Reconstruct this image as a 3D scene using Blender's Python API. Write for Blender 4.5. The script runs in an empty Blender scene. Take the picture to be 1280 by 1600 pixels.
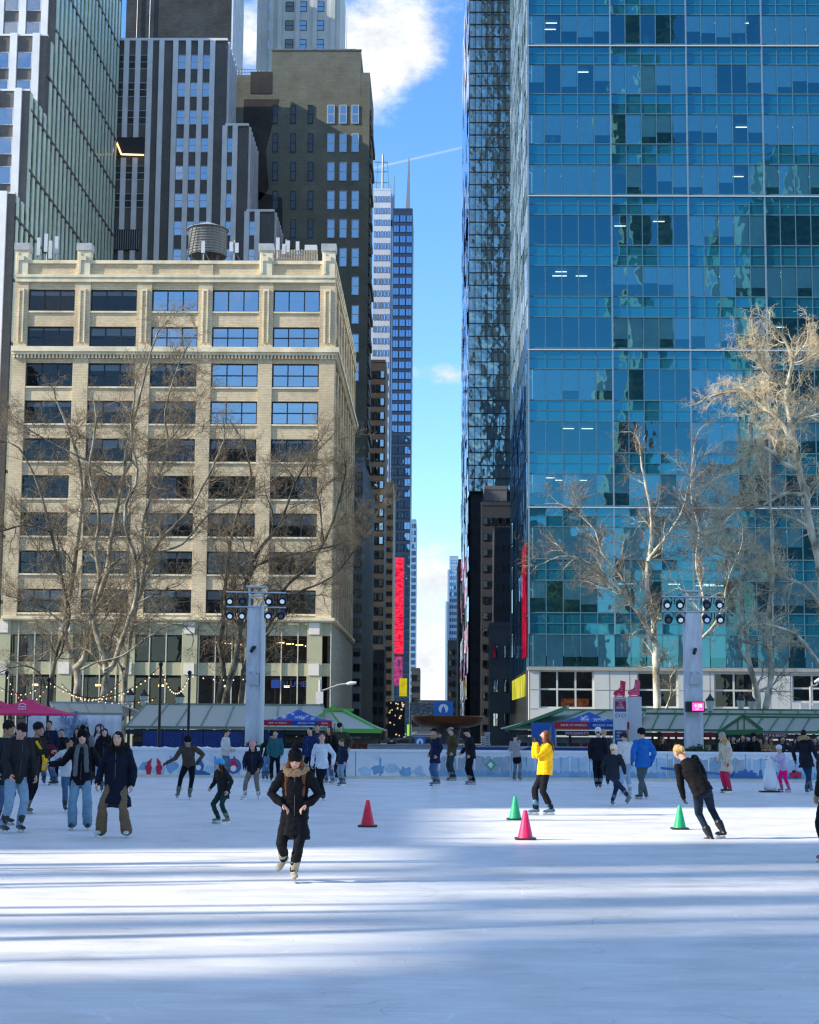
import bpy, math, random
import numpy as np
from mathutils import Vector, Matrix, noise as mnoise
rnd = random.Random(7)
SC = bpy.context.scene
COL = SC.collection
# ------------------------------------------------------------------ camera
FPX = 2600.0
CAM = Vector((0, 0, 1.8))
_rho, _th, _psi = math.radians(0.42), math.radians(7.29), math.radians(0.887)
_f = Vector((-math.sin(_psi)*math.cos(_th), math.cos(_psi)*math.cos(_th), math.sin(_th)))
_r0 = Vector((math.cos(_psi), math.sin(_psi), 0)); _u0 = _r0.cross(_f)
_r = _r0*math.cos(_rho) + _u0*math.sin(_rho)
_u = _u0*math.cos(_rho) - _r0*math.sin(_rho)
cd = bpy.data.cameras.new('camera'); cam = bpy.data.objects.new('camera', cd); COL.objects.link(cam)
cam.matrix_world = Matrix(((_r.x, _u.x, -_f.x, CAM.x), (_r.y, _u.y, -_f.y, CAM.y), (_r.z, _u.z, -_f.z, CAM.z), (0, 0, 0, 1)))
cd.sensor_fit = 'HORIZONTAL'; cd.sensor_width = 36; cd.lens = FPX/1280*36
cd.clip_start = 0.1; cd.clip_end = 6000
SC.camera = cam
def ray(px, py): return (_r*((px-640)/FPX) - _u*((py-800)/FPX) + _f)
def at(px, py, d):
    v = ray(px, py); return CAM + v*(d/v.y)
def gnd(px, py, z=0.0):
    v = ray(px, py); return CAM + v*((z-CAM.z)/v.z)
def X(px, py, d): return at(px, py, d).x
def Z(px, py, d): return at(px, py, d).z
# ------------------------------------------------------------------ tagging
def tag(o, label=None, cat=None, group=None, kind=None):
    if label: o['label'] = label
    if cat: o['category'] = cat
    if group: o['group'] = group
    if kind: o['kind'] = kind
    return o
ORG = {}
def empty(name, loc, label, cat, group=None):
    o = bpy.data.objects.new(name, None); COL.objects.link(o)
    o.location = loc; o.empty_display_size = 0.2; ORG[o.name] = Vector(loc)
    return tag(o, label, cat, group)
def link(name, data, parent=None, loc=None, origin=None):
    o = bpy.data.objects.new(name, data); COL.objects.link(o)
    w = Vector(loc) if loc is not None else (Vector(origin) if origin is not None else (ORG[parent.name] if parent else Vector((0, 0, 0))))
    ORG[o.name] = w
    if parent:
        o.parent = parent; o.location = w - ORG[parent.name]
    else: o.location = w
    return o
class MB:
    def __init__(s): s.v = []; s.f = []; s.m = []; s.sm = []
    def add(s, vs, fs, m=0, smooth=False):
        b = len(s.v); s.v.extend([tuple(p) for p in vs])
        for f in fs: s.f.append(tuple(i+b for i in f)); s.m.append(m); s.sm.append(smooth)
    def box(s, x0, x1, y0, y1, z0, z1, m=0):
        s.add([(x0,y0,z0),(x1,y0,z0),(x1,y1,z0),(x0,y1,z0),(x0,y0,z1),(x1,y0,z1),(x1,y1,z1),(x0,y1,z1)],
              [(0,3,2,1),(4,5,6,7),(0,1,5,4),(1,2,6,5),(2,3,7,6),(3,0,4,7)], m)
    def quad(s, a, b, c, d, m=0): s.add([a,b,c,d], [(0,1,2,3)], m)
    def prism(s, poly, y0, y1, m=0):      # polygon in xz, ccw seen from -y
        n = len(poly)
        vs = [(p[0], y0, p[1]) for p in poly] + [(p[0], y1, p[1]) for p in poly]
        fs = [tuple(range(n)), tuple(range(2*n-1, n-1, -1))] + [(i, i+n, (i+1) % n+n, (i+1) % n) for i in range(n)]
        s.add(vs, fs, m)
    def extr(s, poly, o, u, v, w, t, m=0):  # polygon (a,b) in plane o+a*u+b*v thickness t along w
        n = len(poly); o, u, v, w = Vector(o), Vector(u), Vector(v), Vector(w)
        A = [o+u*a+v*b for a, b in poly]; B = [p+w*t for p in A]
        s.add(A+B, [tuple(range(n)), tuple(range(2*n-1, n-1, -1))] + [(i, i+n, (i+1) % n+n, (i+1) % n) for i in range(n)], m)
    def bar(s, a, b, w, h=None, m=0):
        a, b = Vector(a), Vector(b); h = h or w; d = (b-a)
        if d.length < 1e-6: return
        d.normalize(); up = Vector((0,0,1)) if abs(d.z) < .95 else Vector((0,1,0))
        x = d.cross(up).normalized()*(w/2); y = x.cross(d).normalized()*(h/2)
        vs = [a-x-y, a+x-y, a+x+y, a-x+y, b-x-y, b+x-y, b+x+y, b-x+y]
        s.add(vs, [(0,3,2,1),(4,5,6,7),(0,1,5,4),(1,2,6,5),(2,3,7,6),(3,0,4,7)], m)
    def tube(s, pts, rad, n=8, m=0, cap=True, smooth=True):
        pts = [Vector(p) for p in pts]; k = len(pts)
        if not hasattr(rad, '__len__'): rad = [rad]*k
        t0 = (pts[1]-pts[0]).normalized(); ref = Vector((0,0,1)) if abs(t0.z) < .9 else Vector((1,0,0))
        x = t0.cross(ref).normalized(); vs = []
        for i, p in enumerate(pts):
            t = (pts[min(i+1,k-1)]-pts[max(i-1,0)]).normalized()
            x = (x - t*x.dot(t)).normalized(); y = t.cross(x)
            for j in range(n):
                a = 2*math.pi*j/n; vs.append(p + (x*math.cos(a)+y*math.sin(a))*rad[i])
        fs = [(i*n+j, i*n+(j+1) % n, (i+1)*n+(j+1) % n, (i+1)*n+j) for i in range(k-1) for j in range(n)]
        s.add(vs, fs, m, smooth)
        if cap:
            s.add(vs[:n], [tuple(range(n-1,-1,-1))], m); s.add(vs[-n:], [tuple(range(n))], m)
    def lathe(s, prof, c, n=24, m=0, sx=1, sy=1, smooth=True):
        c = Vector(c); vs = []
        for r, z in prof:
            for j in range(n):
                a = 2*math.pi*j/n; vs.append((c.x+r*sx*math.cos(a), c.y+r*sy*math.sin(a), c.z+z))
        fs = [(i*n+j, i*n+(j+1) % n, (i+1)*n+(j+1) % n, (i+1)*n+j) for i in range(len(prof)-1) for j in range(n)]
        s.add(vs, fs, m, smooth)
    def ball(s, c, rx, ry=None, rz=None, n=12, m=0):
        ry = ry or rx; rz = rz or rx; k = max(4, n//2)
        s_prof = [(max(1e-4, math.sin(math.pi*i/k)), -math.cos(math.pi*i/k)) for i in range(k+1)]
        vs = []
        for r, z in s_prof:
            for j in range(n):
                a = 2*math.pi*j/n; vs.append((c[0]+rx*r*math.cos(a), c[1]+ry*r*math.sin(a), c[2]+rz*z))
        fs = [(i*n+j, i*n+(j+1) % n, (i+1)*n+(j+1) % n, (i+1)*n+j) for i in range(k) for j in range(n)]
        s.add(vs, fs, m, True)
    def data(s, name, mats, origin=(0,0,0)):
        me = bpy.data.meshes.new(name); o = Vector(origin)
        me.from_pydata([(p[0]-o.x, p[1]-o.y, p[2]-o.z) for p in s.v], [], s.f)
        if not isinstance(mats, (list, tuple)): mats = [mats]
        for m in mats: me.materials.append(m)
        me.polygons.foreach_set('material_index', s.m); me.polygons.foreach_set('use_smooth', s.sm)
        me.update(); return me
    def obj(s, name, mats, parent=None, origin=None):
        if origin is None:
            origin = ORG[parent.name] if parent else (np.array(s.v).min(0)+np.array(s.v).max(0))/2
            if not parent: origin = Vector((float(origin[0]), float(origin[1]), float(np.array(s.v)[:,2].min())))
        return link(name, s.data(name, mats, origin), parent, origin=origin)
# ------------------------------------------------------------------ materials
def nn(nt, t, **kw):
    n = nt.nodes.new(t)
    for k, v in kw.items():
        if k.startswith('_'): setattr(n, k[1:], v)
        else: n.inputs[k.replace('_', ' ')].default_value = v
    return n
def newmat(name):
    m = bpy.data.materials.new(name); m.use_nodes = True; nt = m.node_tree; nt.nodes.clear()
    out = nt.nodes.new('ShaderNodeOutputMaterial'); return m, nt, out
def sock(n, name, out=False):
    return (n.outputs if out else n.inputs)[name]
_mc = {}
def mat(name, col, rough=.65, var=.18, scale=2.0, bump=0.0, bscale=None, metal=0.0, spec=.4, stretch=(1,1,1), world=False, coat=0, emit=None, es=0):
    if name in _mc: return _mc[name]
    m, nt, out = newmat(name); L = nt.links.new
    b = nn(nt, 'ShaderNodeBsdfPrincipled', Roughness=rough, Metallic=metal)
    b.inputs['Specular IOR Level'].default_value = spec
    if coat: b.inputs['Coat Weight'].default_value = coat
    tc = nt.nodes.new('ShaderNodeTexCoord'); mp = nt.nodes.new('ShaderNodeMapping'); mp.inputs['Scale'].default_value = stretch
    if world:
        g = nt.nodes.new('ShaderNodeNewGeometry'); L(g.outputs['Position'], mp.inputs['Vector'])
    else: L(tc.outputs['Object'], mp.inputs['Vector'])
    nz = nn(nt, 'ShaderNodeTexNoise', Scale=scale, Detail=6.0, Roughness=.6); L(mp.outputs[0], nz.inputs['Vector'])
    mr = nn(nt, 'ShaderNodeMapRange', From_Min=.3, From_Max=.7, To_Min=1-var, To_Max=1+var); L(nz.outputs[0], mr.inputs[0])
    mx = nn(nt, 'ShaderNodeVectorMath', _operation='SCALE'); mx.inputs[0].default_value = col[:3]; L(mr.outputs[0], mx.inputs['Scale'])
    L(mx.outputs[0], b.inputs['Base Color'])
    if bump:
        n2 = nn(nt, 'ShaderNodeTexNoise', Scale=bscale or scale*6, Detail=4.0); L(mp.outputs[0], n2.inputs['Vector'])
        bp = nn(nt, 'ShaderNodeBump', Strength=bump, Distance=.02); L(n2.outputs[0], bp.inputs['Height']); L(bp.outputs[0], b.inputs['Normal'])
    if emit: b.inputs['Emission Color'].default_value = (*emit, 1); b.inputs['Emission Strength'].default_value = es
    L(b.outputs[0], out.inputs[0]); _mc[name] = m; return m
def glassmat(name, tint=(.5,.6,.65), gl=(.8,.9,1), fac=.35, rough=.01, wob=0.0, wscale=.4, base=None):
    """window glass: a clear tinted sheet (or a solid base) under a mirror-like coat"""
    if name in _mc: return _mc[name]
    m, nt, out = newmat(name); L = nt.links.new
    g = nn(nt, 'ShaderNodeBsdfGlossy', Roughness=rough); g.inputs['Color'].default_value = (*gl, 1)
    if base: t = nn(nt, 'ShaderNodeBsdfDiffuse'); t.inputs['Color'].default_value = (*base, 1)
    else: t = nn(nt, 'ShaderNodeBsdfTransparent'); t.inputs['Color'].default_value = (*tint, 1)
    lw = nn(nt, 'ShaderNodeFresnel', IOR=1.5)
    mr = nn(nt, 'ShaderNodeMapRange', From_Min=.04, From_Max=1.0, To_Min=fac, To_Max=1.0); L(lw.outputs[0], mr.inputs[0])
    mx = nn(nt, 'ShaderNodeMixShader'); L(mr.outputs[0], mx.inputs[0]); L(t.outputs[0], mx.inputs[1]); L(g.outputs[0], mx.inputs[2])
    if wob:
        tc = nt.nodes.new('ShaderNodeNewGeometry')
        nz = nn(nt, 'ShaderNodeTexNoise', Scale=wscale, Detail=2.0); L(tc.outputs['Position'], nz.inputs['Vector'])
        bp = nn(nt, 'ShaderNodeBump', Strength=1.0, Distance=wob); L(nz.outputs[0], bp.inputs['Height']); L(bp.outputs[0], g.inputs['Normal'])
    L(mx.outputs[0], out.inputs[0]); _mc[name] = m; return m
def emat(name, col, s=1.0, pattern=None):
    if name in _mc: return _mc[name]
    m, nt, out = newmat(name); L = nt.links.new
    e = nn(nt, 'ShaderNodeEmission', Strength=s); e.inputs['Color'].default_value = (*col, 1)
    if pattern:
        tc = nt.nodes.new('ShaderNodeTexCoord'); mp = nt.nodes.new('ShaderNodeMapping'); mp.inputs['Scale'].default_value = pattern[0]
        L(tc.outputs['Object'], mp.inputs[0])
        nz = nn(nt, 'ShaderNodeTexNoise', Scale=1.0, Detail=4.0); L(mp.outputs[0], nz.inputs['Vector'])
        cr = nt.nodes.new('ShaderNodeValToRGB'); cr.color_ramp.elements[0].position = .35; cr.color_ramp.elements[1].position = .65
        cr.color_ramp.elements[0].color = (*pattern[1], 1); cr.color_ramp.elements[1].color = (*col, 1)
        L(nz.outputs[0], cr.inputs[0]); L(cr.outputs[0], e.inputs['Color'])
    L(e.outputs[0], out.inputs[0]); _mc[name] = m; return m
def brick(name, col, col2, scale=1.0, mortar=None, var=.15, world=True):
    """coursed masonry on any vertical wall"""
    if name in _mc: return _mc[name]
    m, nt, out = newmat(name); L = nt.links.new
    b = nn(nt, 'ShaderNodeBsdfPrincipled', Roughness=.85); b.inputs['Specular IOR Level'].default_value = .2
    g = nt.nodes.new('ShaderNodeNewGeometry'); sp = nt.nodes.new('ShaderNodeSeparateXYZ'); L(g.outputs['Position'], sp.inputs[0])
    ad = nn(nt, 'ShaderNodeMath', _operation='ADD'); L(sp.outputs[0], ad.inputs[0]); L(sp.outputs[1], ad.inputs[1])
    cb = nt.nodes.new('ShaderNodeCombineXYZ'); L(ad.outputs[0], cb.inputs[0]); L(sp.outputs[2], cb.inputs[1])
    br = nn(nt, 'ShaderNodeTexBrick', Scale=scale, Mortar_Size=.03, Brick_Width=.6, Row_Height=.25); L(cb.outputs[0], br.inputs['Vector'])
    br.inputs['Color1'].default_value = (*col, 1); br.inputs['Color2'].default_value = (*col2, 1)
    br.inputs['Mortar'].default_value = (*(mortar or [c*.75 for c in col]), 1)
    nz = nn(nt, 'ShaderNodeTexNoise', Scale=.25, Detail=6.0, Roughness=.65); L(g.outputs['Position'], nz.inputs['Vector'])
    mr = nn(nt, 'ShaderNodeMapRange', From_Min=.3, From_Max=.7, To_Min=1-var, To_Max=1+var); L(nz.outputs[0], mr.inputs[0])
    mx = nn(nt, 'ShaderNodeVectorMath', _operation='SCALE'); L(br.outputs['Color'], mx.inputs[0]); L(mr.outputs[0], mx.inputs['Scale'])
    L(mx.outputs[0], b.inputs['Base Color']); L(b.outputs[0], out.inputs[0]); _mc[name] = m; return m
def text(body, size, m, parent, o, u=(1,0,0), v=(0,0,1), depth=.004, align='CENTER', name='lettering'):
    c = bpy.data.curves.new('t', 'FONT'); c.body = body; c.size = size; c.align_x = align; c.align_y = 'CENTER'; c.extrude = depth; c.resolution_u = 2
    t = bpy.data.objects.new('t', c); COL.objects.link(t); dg = bpy.context.evaluated_depsgraph_get()
    me = bpy.data.meshes.new_from_object(t.evaluated_get(dg)); bpy.data.objects.remove(t)
    u, v = Vector(u), Vector(v); w = u.cross(v); M = Matrix(((u.x,v.x,w.x,o[0]),(u.y,v.y,w.y,o[1]),(u.z,v.z,w.z,o[2]),(0,0,0,1)))
    me.transform(M); me.materials.clear(); me.materials.append(m)
    og = ORG[parent.name] if parent else Vector(o); me.transform(Matrix.Translation(-og)); me.name = name
    return link(name, me, parent, origin=og)
def copy_tree(o, loc, label=None, parent=None):
    c = o.copy(); COL.objects.link(c)
    if parent: c.parent = parent
    else: c.location = loc
    if label: c['label'] = label
    for ch in list(o.children): copy_tree(ch, None, None, c)
    return c
# ------------------------------------------------------------------ light
SAZ, SEL = math.radians(13), math.radians(30)       # sun to the left of the picture, a little behind the camera
SUN = Vector((-math.cos(SEL)*math.cos(SAZ), -math.cos(SEL)*math.sin(SAZ), math.sin(SEL)))
sl = bpy.data.lights.new('sun', 'SUN'); sl.energy = 3.6; sl.angle = math.radians(.5); sl.color = (1, .91, .77)
so = bpy.data.objects.new('sun', sl); COL.objects.link(so); so.rotation_euler = SUN.to_track_quat('Z', 'Y').to_euler()
so.location = (-60, -20, 60)
wd = bpy.data.worlds.new('World'); SC.world = wd; wd.use_nodes = True; nt = wd.node_tree; nt.nodes.clear(); L = nt.links.new
wo = nt.nodes.new('ShaderNodeOutputWorld'); bg = nt.nodes.new('ShaderNodeBackground'); bg.inputs['Strength'].default_value = .13
sky = nt.nodes.new('ShaderNodeTexSky'); sky.sky_type = 'NISHITA'; sky.sun_disc = False; sky.sun_elevation = SEL
sky.sun_rotation = math.atan2(SUN.x, SUN.y); sky.air_density = 1.0; sky.dust_density = .15; sky.ozone_density = 2.0; sky.altitude = 50
tn = nn(nt, 'ShaderNodeVectorMath', _operation='MULTIPLY'); L(sky.outputs[0], tn.inputs[0]); tn.inputs[1].default_value = (.82,.955,1.11)
hs = nn(nt, 'ShaderNodeHueSaturation', Saturation=1.12, Value=.95); L(tn.outputs[0], hs.inputs['Color'])
tc = nt.nodes.new('ShaderNodeTexCoord')
def blob(px, py, r, sz=1.0, amp=1.0):
    d = ray(px, py).normalized()
    sb = nn(nt, 'ShaderNodeVectorMath', _operation='SUBTRACT'); L(tc.outputs['Generated'], sb.inputs[0]); sb.inputs[1].default_value = d
    ml = nn(nt, 'ShaderNodeVectorMath', _operation='MULTIPLY'); L(sb.outputs[0], ml.inputs[0]); ml.inputs[1].default_value = (1, 1, sz)
    ln = nn(nt, 'ShaderNodeVectorMath', _operation='LENGTH'); L(ml.outputs[0], ln.inputs[0])
    mr = nn(nt, 'ShaderNodeMapRange', From_Min=0.0, From_Max=r/FPX, To_Min=amp, To_Max=0.0); L(ln.outputs[1], mr.inputs[0]); return mr.outputs[0]
def madd(a, b):
    n = nn(nt, 'ShaderNodeMath', _operation='ADD'); L(a, n.inputs[0]); L(b, n.inputs[1]); return n.outputs[0]
acc = None
for bl in [(610,40,125,1,.62), (560,110,100,1,.5), (650,80,60,1,.4), (390,60,90,1,.6), (700,585,75,2.6,.55), (600,580,70,2,.4), (690,385,50,4,.25), (670,1060,230,.8,.75), (680,900,90,1.5,.35), (770,300,60,1,.3)]:
    o_ = blob(*bl); acc = o_ if acc is None else madd(acc, o_)
nz = nn(nt, 'ShaderNodeTexNoise', Scale=22.0, Detail=10.0, Roughness=.68, Lacunarity=2.1)
mp = nt.nodes.new('ShaderNodeMapping'); mp.inputs['Scale'].default_value = (1,1,1.7); mp.inputs['Location'].default_value = (3.1,.4,1.0)
L(tc.outputs['Generated'], mp.inputs[0]); L(mp.outputs[0], nz.inputs['Vector'])
nz2 = nn(nt, 'ShaderNodeTexNoise', Scale=3.0, Detail=5.0); L(mp.outputs[0], nz2.inputs['Vector'])
lf = nn(nt, 'ShaderNodeMapRange', From_Min=.42, From_Max=.75, To_Min=0.0, To_Max=.32); L(nz2.outputs[0], lf.inputs[0])
# the big soft cloud fields live away from the part of the sky the street frames
sx = nt.nodes.new('ShaderNodeSeparateXYZ'); L(tc.outputs['Generated'], sx.inputs[0])
bk = nn(nt, 'ShaderNodeMapRange', From_Min=.85, From_Max=.4, To_Min=0.0, To_Max=1.0); L(sx.outputs[1], bk.inputs[0])
lm = nn(nt, 'ShaderNodeMath', _operation='MULTIPLY'); L(lf.outputs[0], lm.inputs[0]); L(bk.outputs[0], lm.inputs[1])
ov = nn(nt, 'ShaderNodeMapRange', From_Min=.5, From_Max=.72, To_Min=0.0, To_Max=.20); L(sx.outputs[2], ov.inputs[0])  # unseen overhead cloud added to whiten the ambient light
tot = madd(madd(madd(acc, nz.outputs[0]), lm.outputs[0]), ov.outputs[0])
cm = nn(nt, 'ShaderNodeMapRange', _interpolation_type='SMOOTHSTEP', From_Min=.60, From_Max=1.12, To_Min=0.0, To_Max=1.0); L(tot, cm.inputs[0])
dA, dB = ray(560, 268).normalized(), ray(745, 225).normalized(); nrm = dA.cross(dB).normalized(); mid = (dA+dB).normalized()
def vdot(v):
    n = nn(nt, 'ShaderNodeVectorMath', _operation='DOT_PRODUCT'); L(tc.outputs['Generated'], n.inputs[0]); n.inputs[1].default_value = v; return n.outputs['Value']
ab = nn(nt, 'ShaderNodeMath', _operation='ABSOLUTE'); L(vdot(nrm), ab.inputs[0])
ct = nn(nt, 'ShaderNodeMapRange', From_Min=0.0, From_Max=2.6/FPX, To_Min=.30, To_Max=0.0); L(ab.outputs[0], ct.inputs[0])
ce = nn(nt, 'ShaderNodeMapRange', From_Min=math.cos(110/FPX), From_Max=math.cos(60/FPX), To_Min=0.0, To_Max=1.0); L(vdot(mid), ce.inputs[0])
cx_ = nn(nt, 'ShaderNodeMath', _operation='MULTIPLY'); L(ct.outputs[0], cx_.inputs[0]); L(ce.outputs[0], cx_.inputs[1])
cmx = nn(nt, 'ShaderNodeMath', _operation='MAXIMUM'); L(cx_.outputs[0], cmx.inputs[0]); L(cm.outputs[0], cmx.inputs[1]); cm = cmx
mixc = nn(nt, 'ShaderNodeMix', _data_type='RGBA'); L(cm.outputs[0], mixc.inputs['Factor'])
L(hs.outputs[0], mixc.inputs['A'])
sh = nn(nt, 'ShaderNodeMapRange', From_Min=.35, From_Max=.6, To_Min=.72, To_Max=1.0); L(nz.outputs[0], sh.inputs[0])
cc = nn(nt, 'ShaderNodeVectorMath', _operation='SCALE'); cc.inputs[0].default_value = (3.9, 4.05, 4.25); L(sh.outputs[0], cc.inputs['Scale'])
L(cc.outputs[0], mixc.inputs['B'])
L(mixc.outputs['Result'], bg.inputs['Color']); L(bg.outputs[0], wo.inputs[0])
SC.view_settings.view_transform = 'Standard'; SC.view_settings.look = 'None'; SC.view_settings.exposure = 1.1; SC.view_settings.gamma = 1
SC.cycles.use_denoising = True; SC.cycles.denoising_prefilter = 'ACCURATE'; SC.cycles.filter_width = 1.3; SC.cycles.max_bounces = 6; SC.cycles.transparent_max_bounces = 12; SC.cycles.caustics_reflective = False; SC.cycles.sample_clamp_indirect = 4
# ================================================================== CITY
GZ = -0.55     # terrace and street level, a little below the raised ice
m_inter = mat('dim_interior', (.035,.04,.05), .8, .3, 1)
m_wframe = mat('dark_window_frame', (.02,.022,.025), .4, .1)
m_lframe = mat('pale_window_frame', (.5,.55,.6), .4, .1)
m_pane = glassmat('clear_window', (.78,.79,.78), (.62,.65,.68), .07, wob=.004, wscale=.8)
m_pane2 = glassmat('bright_window', (.45,.5,.55), (.85,.92,1), .42, wob=.004, wscale=.8)
m_blind = mat('white_roller_blind', (.62,.64,.66), .8, .06)
m_blindw = mat('cream_roller_blind', (.6,.55,.45), .8, .06)
m_ceil = emat('ceiling_light', (1,.93,.8), 3)
m_warm = emat('warm_ceiling_light', (1,.6,.25), 2.2)
_wc = {}
def window(parent, x0, z0, w, h, y, rows=1, cols=1, fm=None, pane=None, blind=0, axis='x', ft=.07, light=False, bm=None):
    """one window: frame > pane, blind. Seen from -y (axis x) or from +x (axis y: x0 is then the Y of its near edge, y the X of the wall)"""
    fm = fm or m_wframe; pane = pane or m_pane; bm = bm or m_blind
    k = (round(w,2), round(h,2), rows, cols, fm.name, axis, ft)
    def tr(b):
        if axis == 'y': b.v = [(-p[1], p[0], p[2]) for p in b.v]; b.f = [f for f in b.f]
        return b
    if k not in _wc:
        b = MB()
        b.box(0, w, 0, .1, 0, ft); b.box(0, w, 0, .1, h-ft, h); b.box(0, ft, 0, .1, ft, h-ft); b.box(w-ft, w, 0, .1, ft, h-ft)
        for i in range(1, cols): b.box(w*i/cols-ft/2, w*i/cols+ft/2, .005, .095, ft, h-ft)
        for j in range(1, rows): b.box(ft, w-ft, .01, .09, h*j/rows-ft/2, h*j/rows+ft/2)
        _wc[k] = tr(b).data('window', fm)
        p = MB(); p.quad((ft,.05,ft),(w-ft,.05,ft),(w-ft,.05,h-ft),(ft,.05,h-ft)); _wc[k+('p',)] = tr(p).data('pane', pane)
    loc = (x0, y, z0) if axis == 'x' else (y, x0, z0)
    f = link('window', _wc[k], parent, loc=loc)
    pk = k+('p', pane.name)
    if pk not in _wc:
        _wc[pk] = _wc[k+('p',)].copy(); _wc[pk].materials.clear(); _wc[pk].materials.append(pane)
    p = link('pane', _wc[pk], f, loc=loc)
    p.rotation_euler = (rnd.uniform(-.006,.006), rnd.uniform(-.0,.0), rnd.uniform(-.006,.006))
    if blind > 0:
        b = MB(); b.box(ft, w-ft, .14, .16, h*(1-blind), h-ft*.5); me = tr(b).data('blind', bm); link('blind', me, f, loc=loc)
    return f
def walls(b, X0, X1, Y0, Y1, Z0, Z1, m=0, th=.3, roof=True):
    b.box(X0, X1, Y0, Y1, Z0, Z1, m)
# ---------- A: the beige building on the corner
D = 155.0
m_beige = brick('buff_brick', (.78,.63,.40), (.65,.52,.33), 1.6, mortar=(.5,.42,.28), var=.2)
m_lime = mat('weathered_limestone', (.82,.72,.50), .85, .25, .6, bump=.3, world=True)
m_green = mat('sage_metal_panel', (.50,.48,.30), .45, .1, .5, world=True)
m_whitesq = mat('white_stone_square', (.85,.78,.66), .7, .05)
XL, XR = X(14, 700, D), X(521, 700, D)
zc = lambda py: Z(270, py, D)
bayx = [(X(a, 468, D), X(a+73, 468, D)) for a in (44, 141, 237, 332, 427)]
rows = [(452,486), (510,543), (567,604), (626,662), (685,721), (743,779), (801,838), (861,897), (921,958)]
A = empty('office_building', (0.5*(XL+XR), D, GZ), 'buff brick corner office building twelve storeys tall with limestone cornices', 'building')
YB = 196.0
b = MB(); d_in = .45
px_ = [XL] + [v for p in bayx for v in p] + [XR]
ztop, zlow = zc(412), zc(968)
for i in range(0, 12, 2):   # piers
    b.box(px_[i], px_[i+1], D, D+.8, zlow, ztop, 0)
rz_ = [(zc(q), zc(p)) for p, q in rows]
for (x0, x1) in bayx:
    prev = ztop
    for (z0, z1) in rz_:
        b.box(x0, x1, D+.14, D+.8, z1, prev, 0)
        prev = z0
    b.box(x0, x1, D+.14, D+.8, zlow, prev, 0)
    for (z0, z1) in rz_: b.box(x0-.02, x1+.02, D+.02, D+.5, z0-.16, z0-.003, 1)    # sills
# side wall facing the street, with openings
sy = [D+.8 + 1.6 + k*4.9 for k in range(8)]
side_rows = rz_
prevy = D+.8
for k, y0 in enumerate(sy):
    b.box(XR-.6, XR, prevy, y0, zlow, ztop, 0); prevy = y0+3.4
    pv = ztop
    for (z0, z1) in side_rows: b.box(XR-.6, XR-.14, y0, y0+3.4, z1, pv, 0); pv = z0
    b.box(XR-.6, XR-.14, y0, y0+3.4, zlow, pv, 0)
b.box(XR-.6, XR, prevy, YB, zlow, ztop, 0)
b.box(XL, XL+.5, D+.8, YB, zlow, ztop, 0); b.box(XL+.5, XR-.6, YB-.5, YB, zlow, ztop, 0)
wallA = b.obj('wall', [m_beige, m_lime], A)
b = MB(); b.box(XL+.5, XR-.6, D+.8, YB-.5, ztop-.9, ztop-.5); b.obj('roof', mat('roof_gravel', (.2,.2,.2)), A)
b = MB()
for (z0, z1) in rz_:
    b.box(XL+.5, XR-.75, D+.9, YB-.6, z0-.5, z0-.3, 0)
b.box(XL+.5, XR-1, D+4.5, D+4.7, zlow, ztop-1, 0)
for q in range(1, 5): b.box(bayx[q][0]-.8, bayx[q][0]-.7, D+.9, D+4.5, zlow, ztop-1, 0)
b.box(XR-4.5, XR-4.4, D+5, YB-1, zlow, ztop-1, 0)
b.obj('interior', m_inter, A)
# parapet and crown piers
b = MB()
b.box(XL+.02, XR-.02, D-.12, D+.5, zc(441), zc(434), 1); b.box(XL+.02, XR-.02, D-.2, D+.5, zc(434), zc(430), 1)
b.box(XR-.5, XR+.12, D+.5, YB, zc(441), zc(434), 1); b.box(XR-.5, XR+.2, D+.5, YB, zc(434), zc(430), 1)
b.box(XL-.03, XR+.03, D-.05, D+.55, ztop, zc(407), 1); b.box(XR-.55, XR+.05, D+.55, YB, ztop, zc(407), 1)
for a in (35, 132, 416, 514):
    x0, x1 = X(a-10, 390, D), X(a+10, 390, D)
    b.box(x0, x1, D-.16, D+1.1, zc(430), zc(392), 1); b.box(x0-.1, x1+.1, D-.26, D+1.2, zc(392), zc(381), 2)
    xm = (x0+x1)/2; b.box(xm-.25, xm+.25, D-.26, D-.16, zc(408), zc(401), 1); b.box(xm-.45, xm-.25, D-.24, D-.16, zc(428), zc(396), 1)
b.obj('parapet', [m_beige, m_lime, mat('lead_cap', (.5,.5,.48), .5)], A)
# recessed panels on the top piers
for i in range(0, 12, 2):
    b = MB(); x0, x1 = px_[i], px_[i+1]; x0 = max(x0, x1-1.35) if i == 0 else x0
    w = x1-x0
    b.box(x0+w*.3, x0+w*.38, D-.1, D, zc(535), zc(452), 0); b.box(x1-w*.38, x1-w*.3, D-.1, D, zc(535), zc(452), 0)
    b.box(x0+w*.38, x1-w*.38, D-.1, D, zc(455), zc(452), 0)
    b.obj('pilaster_trim', m_lime, A)
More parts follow.
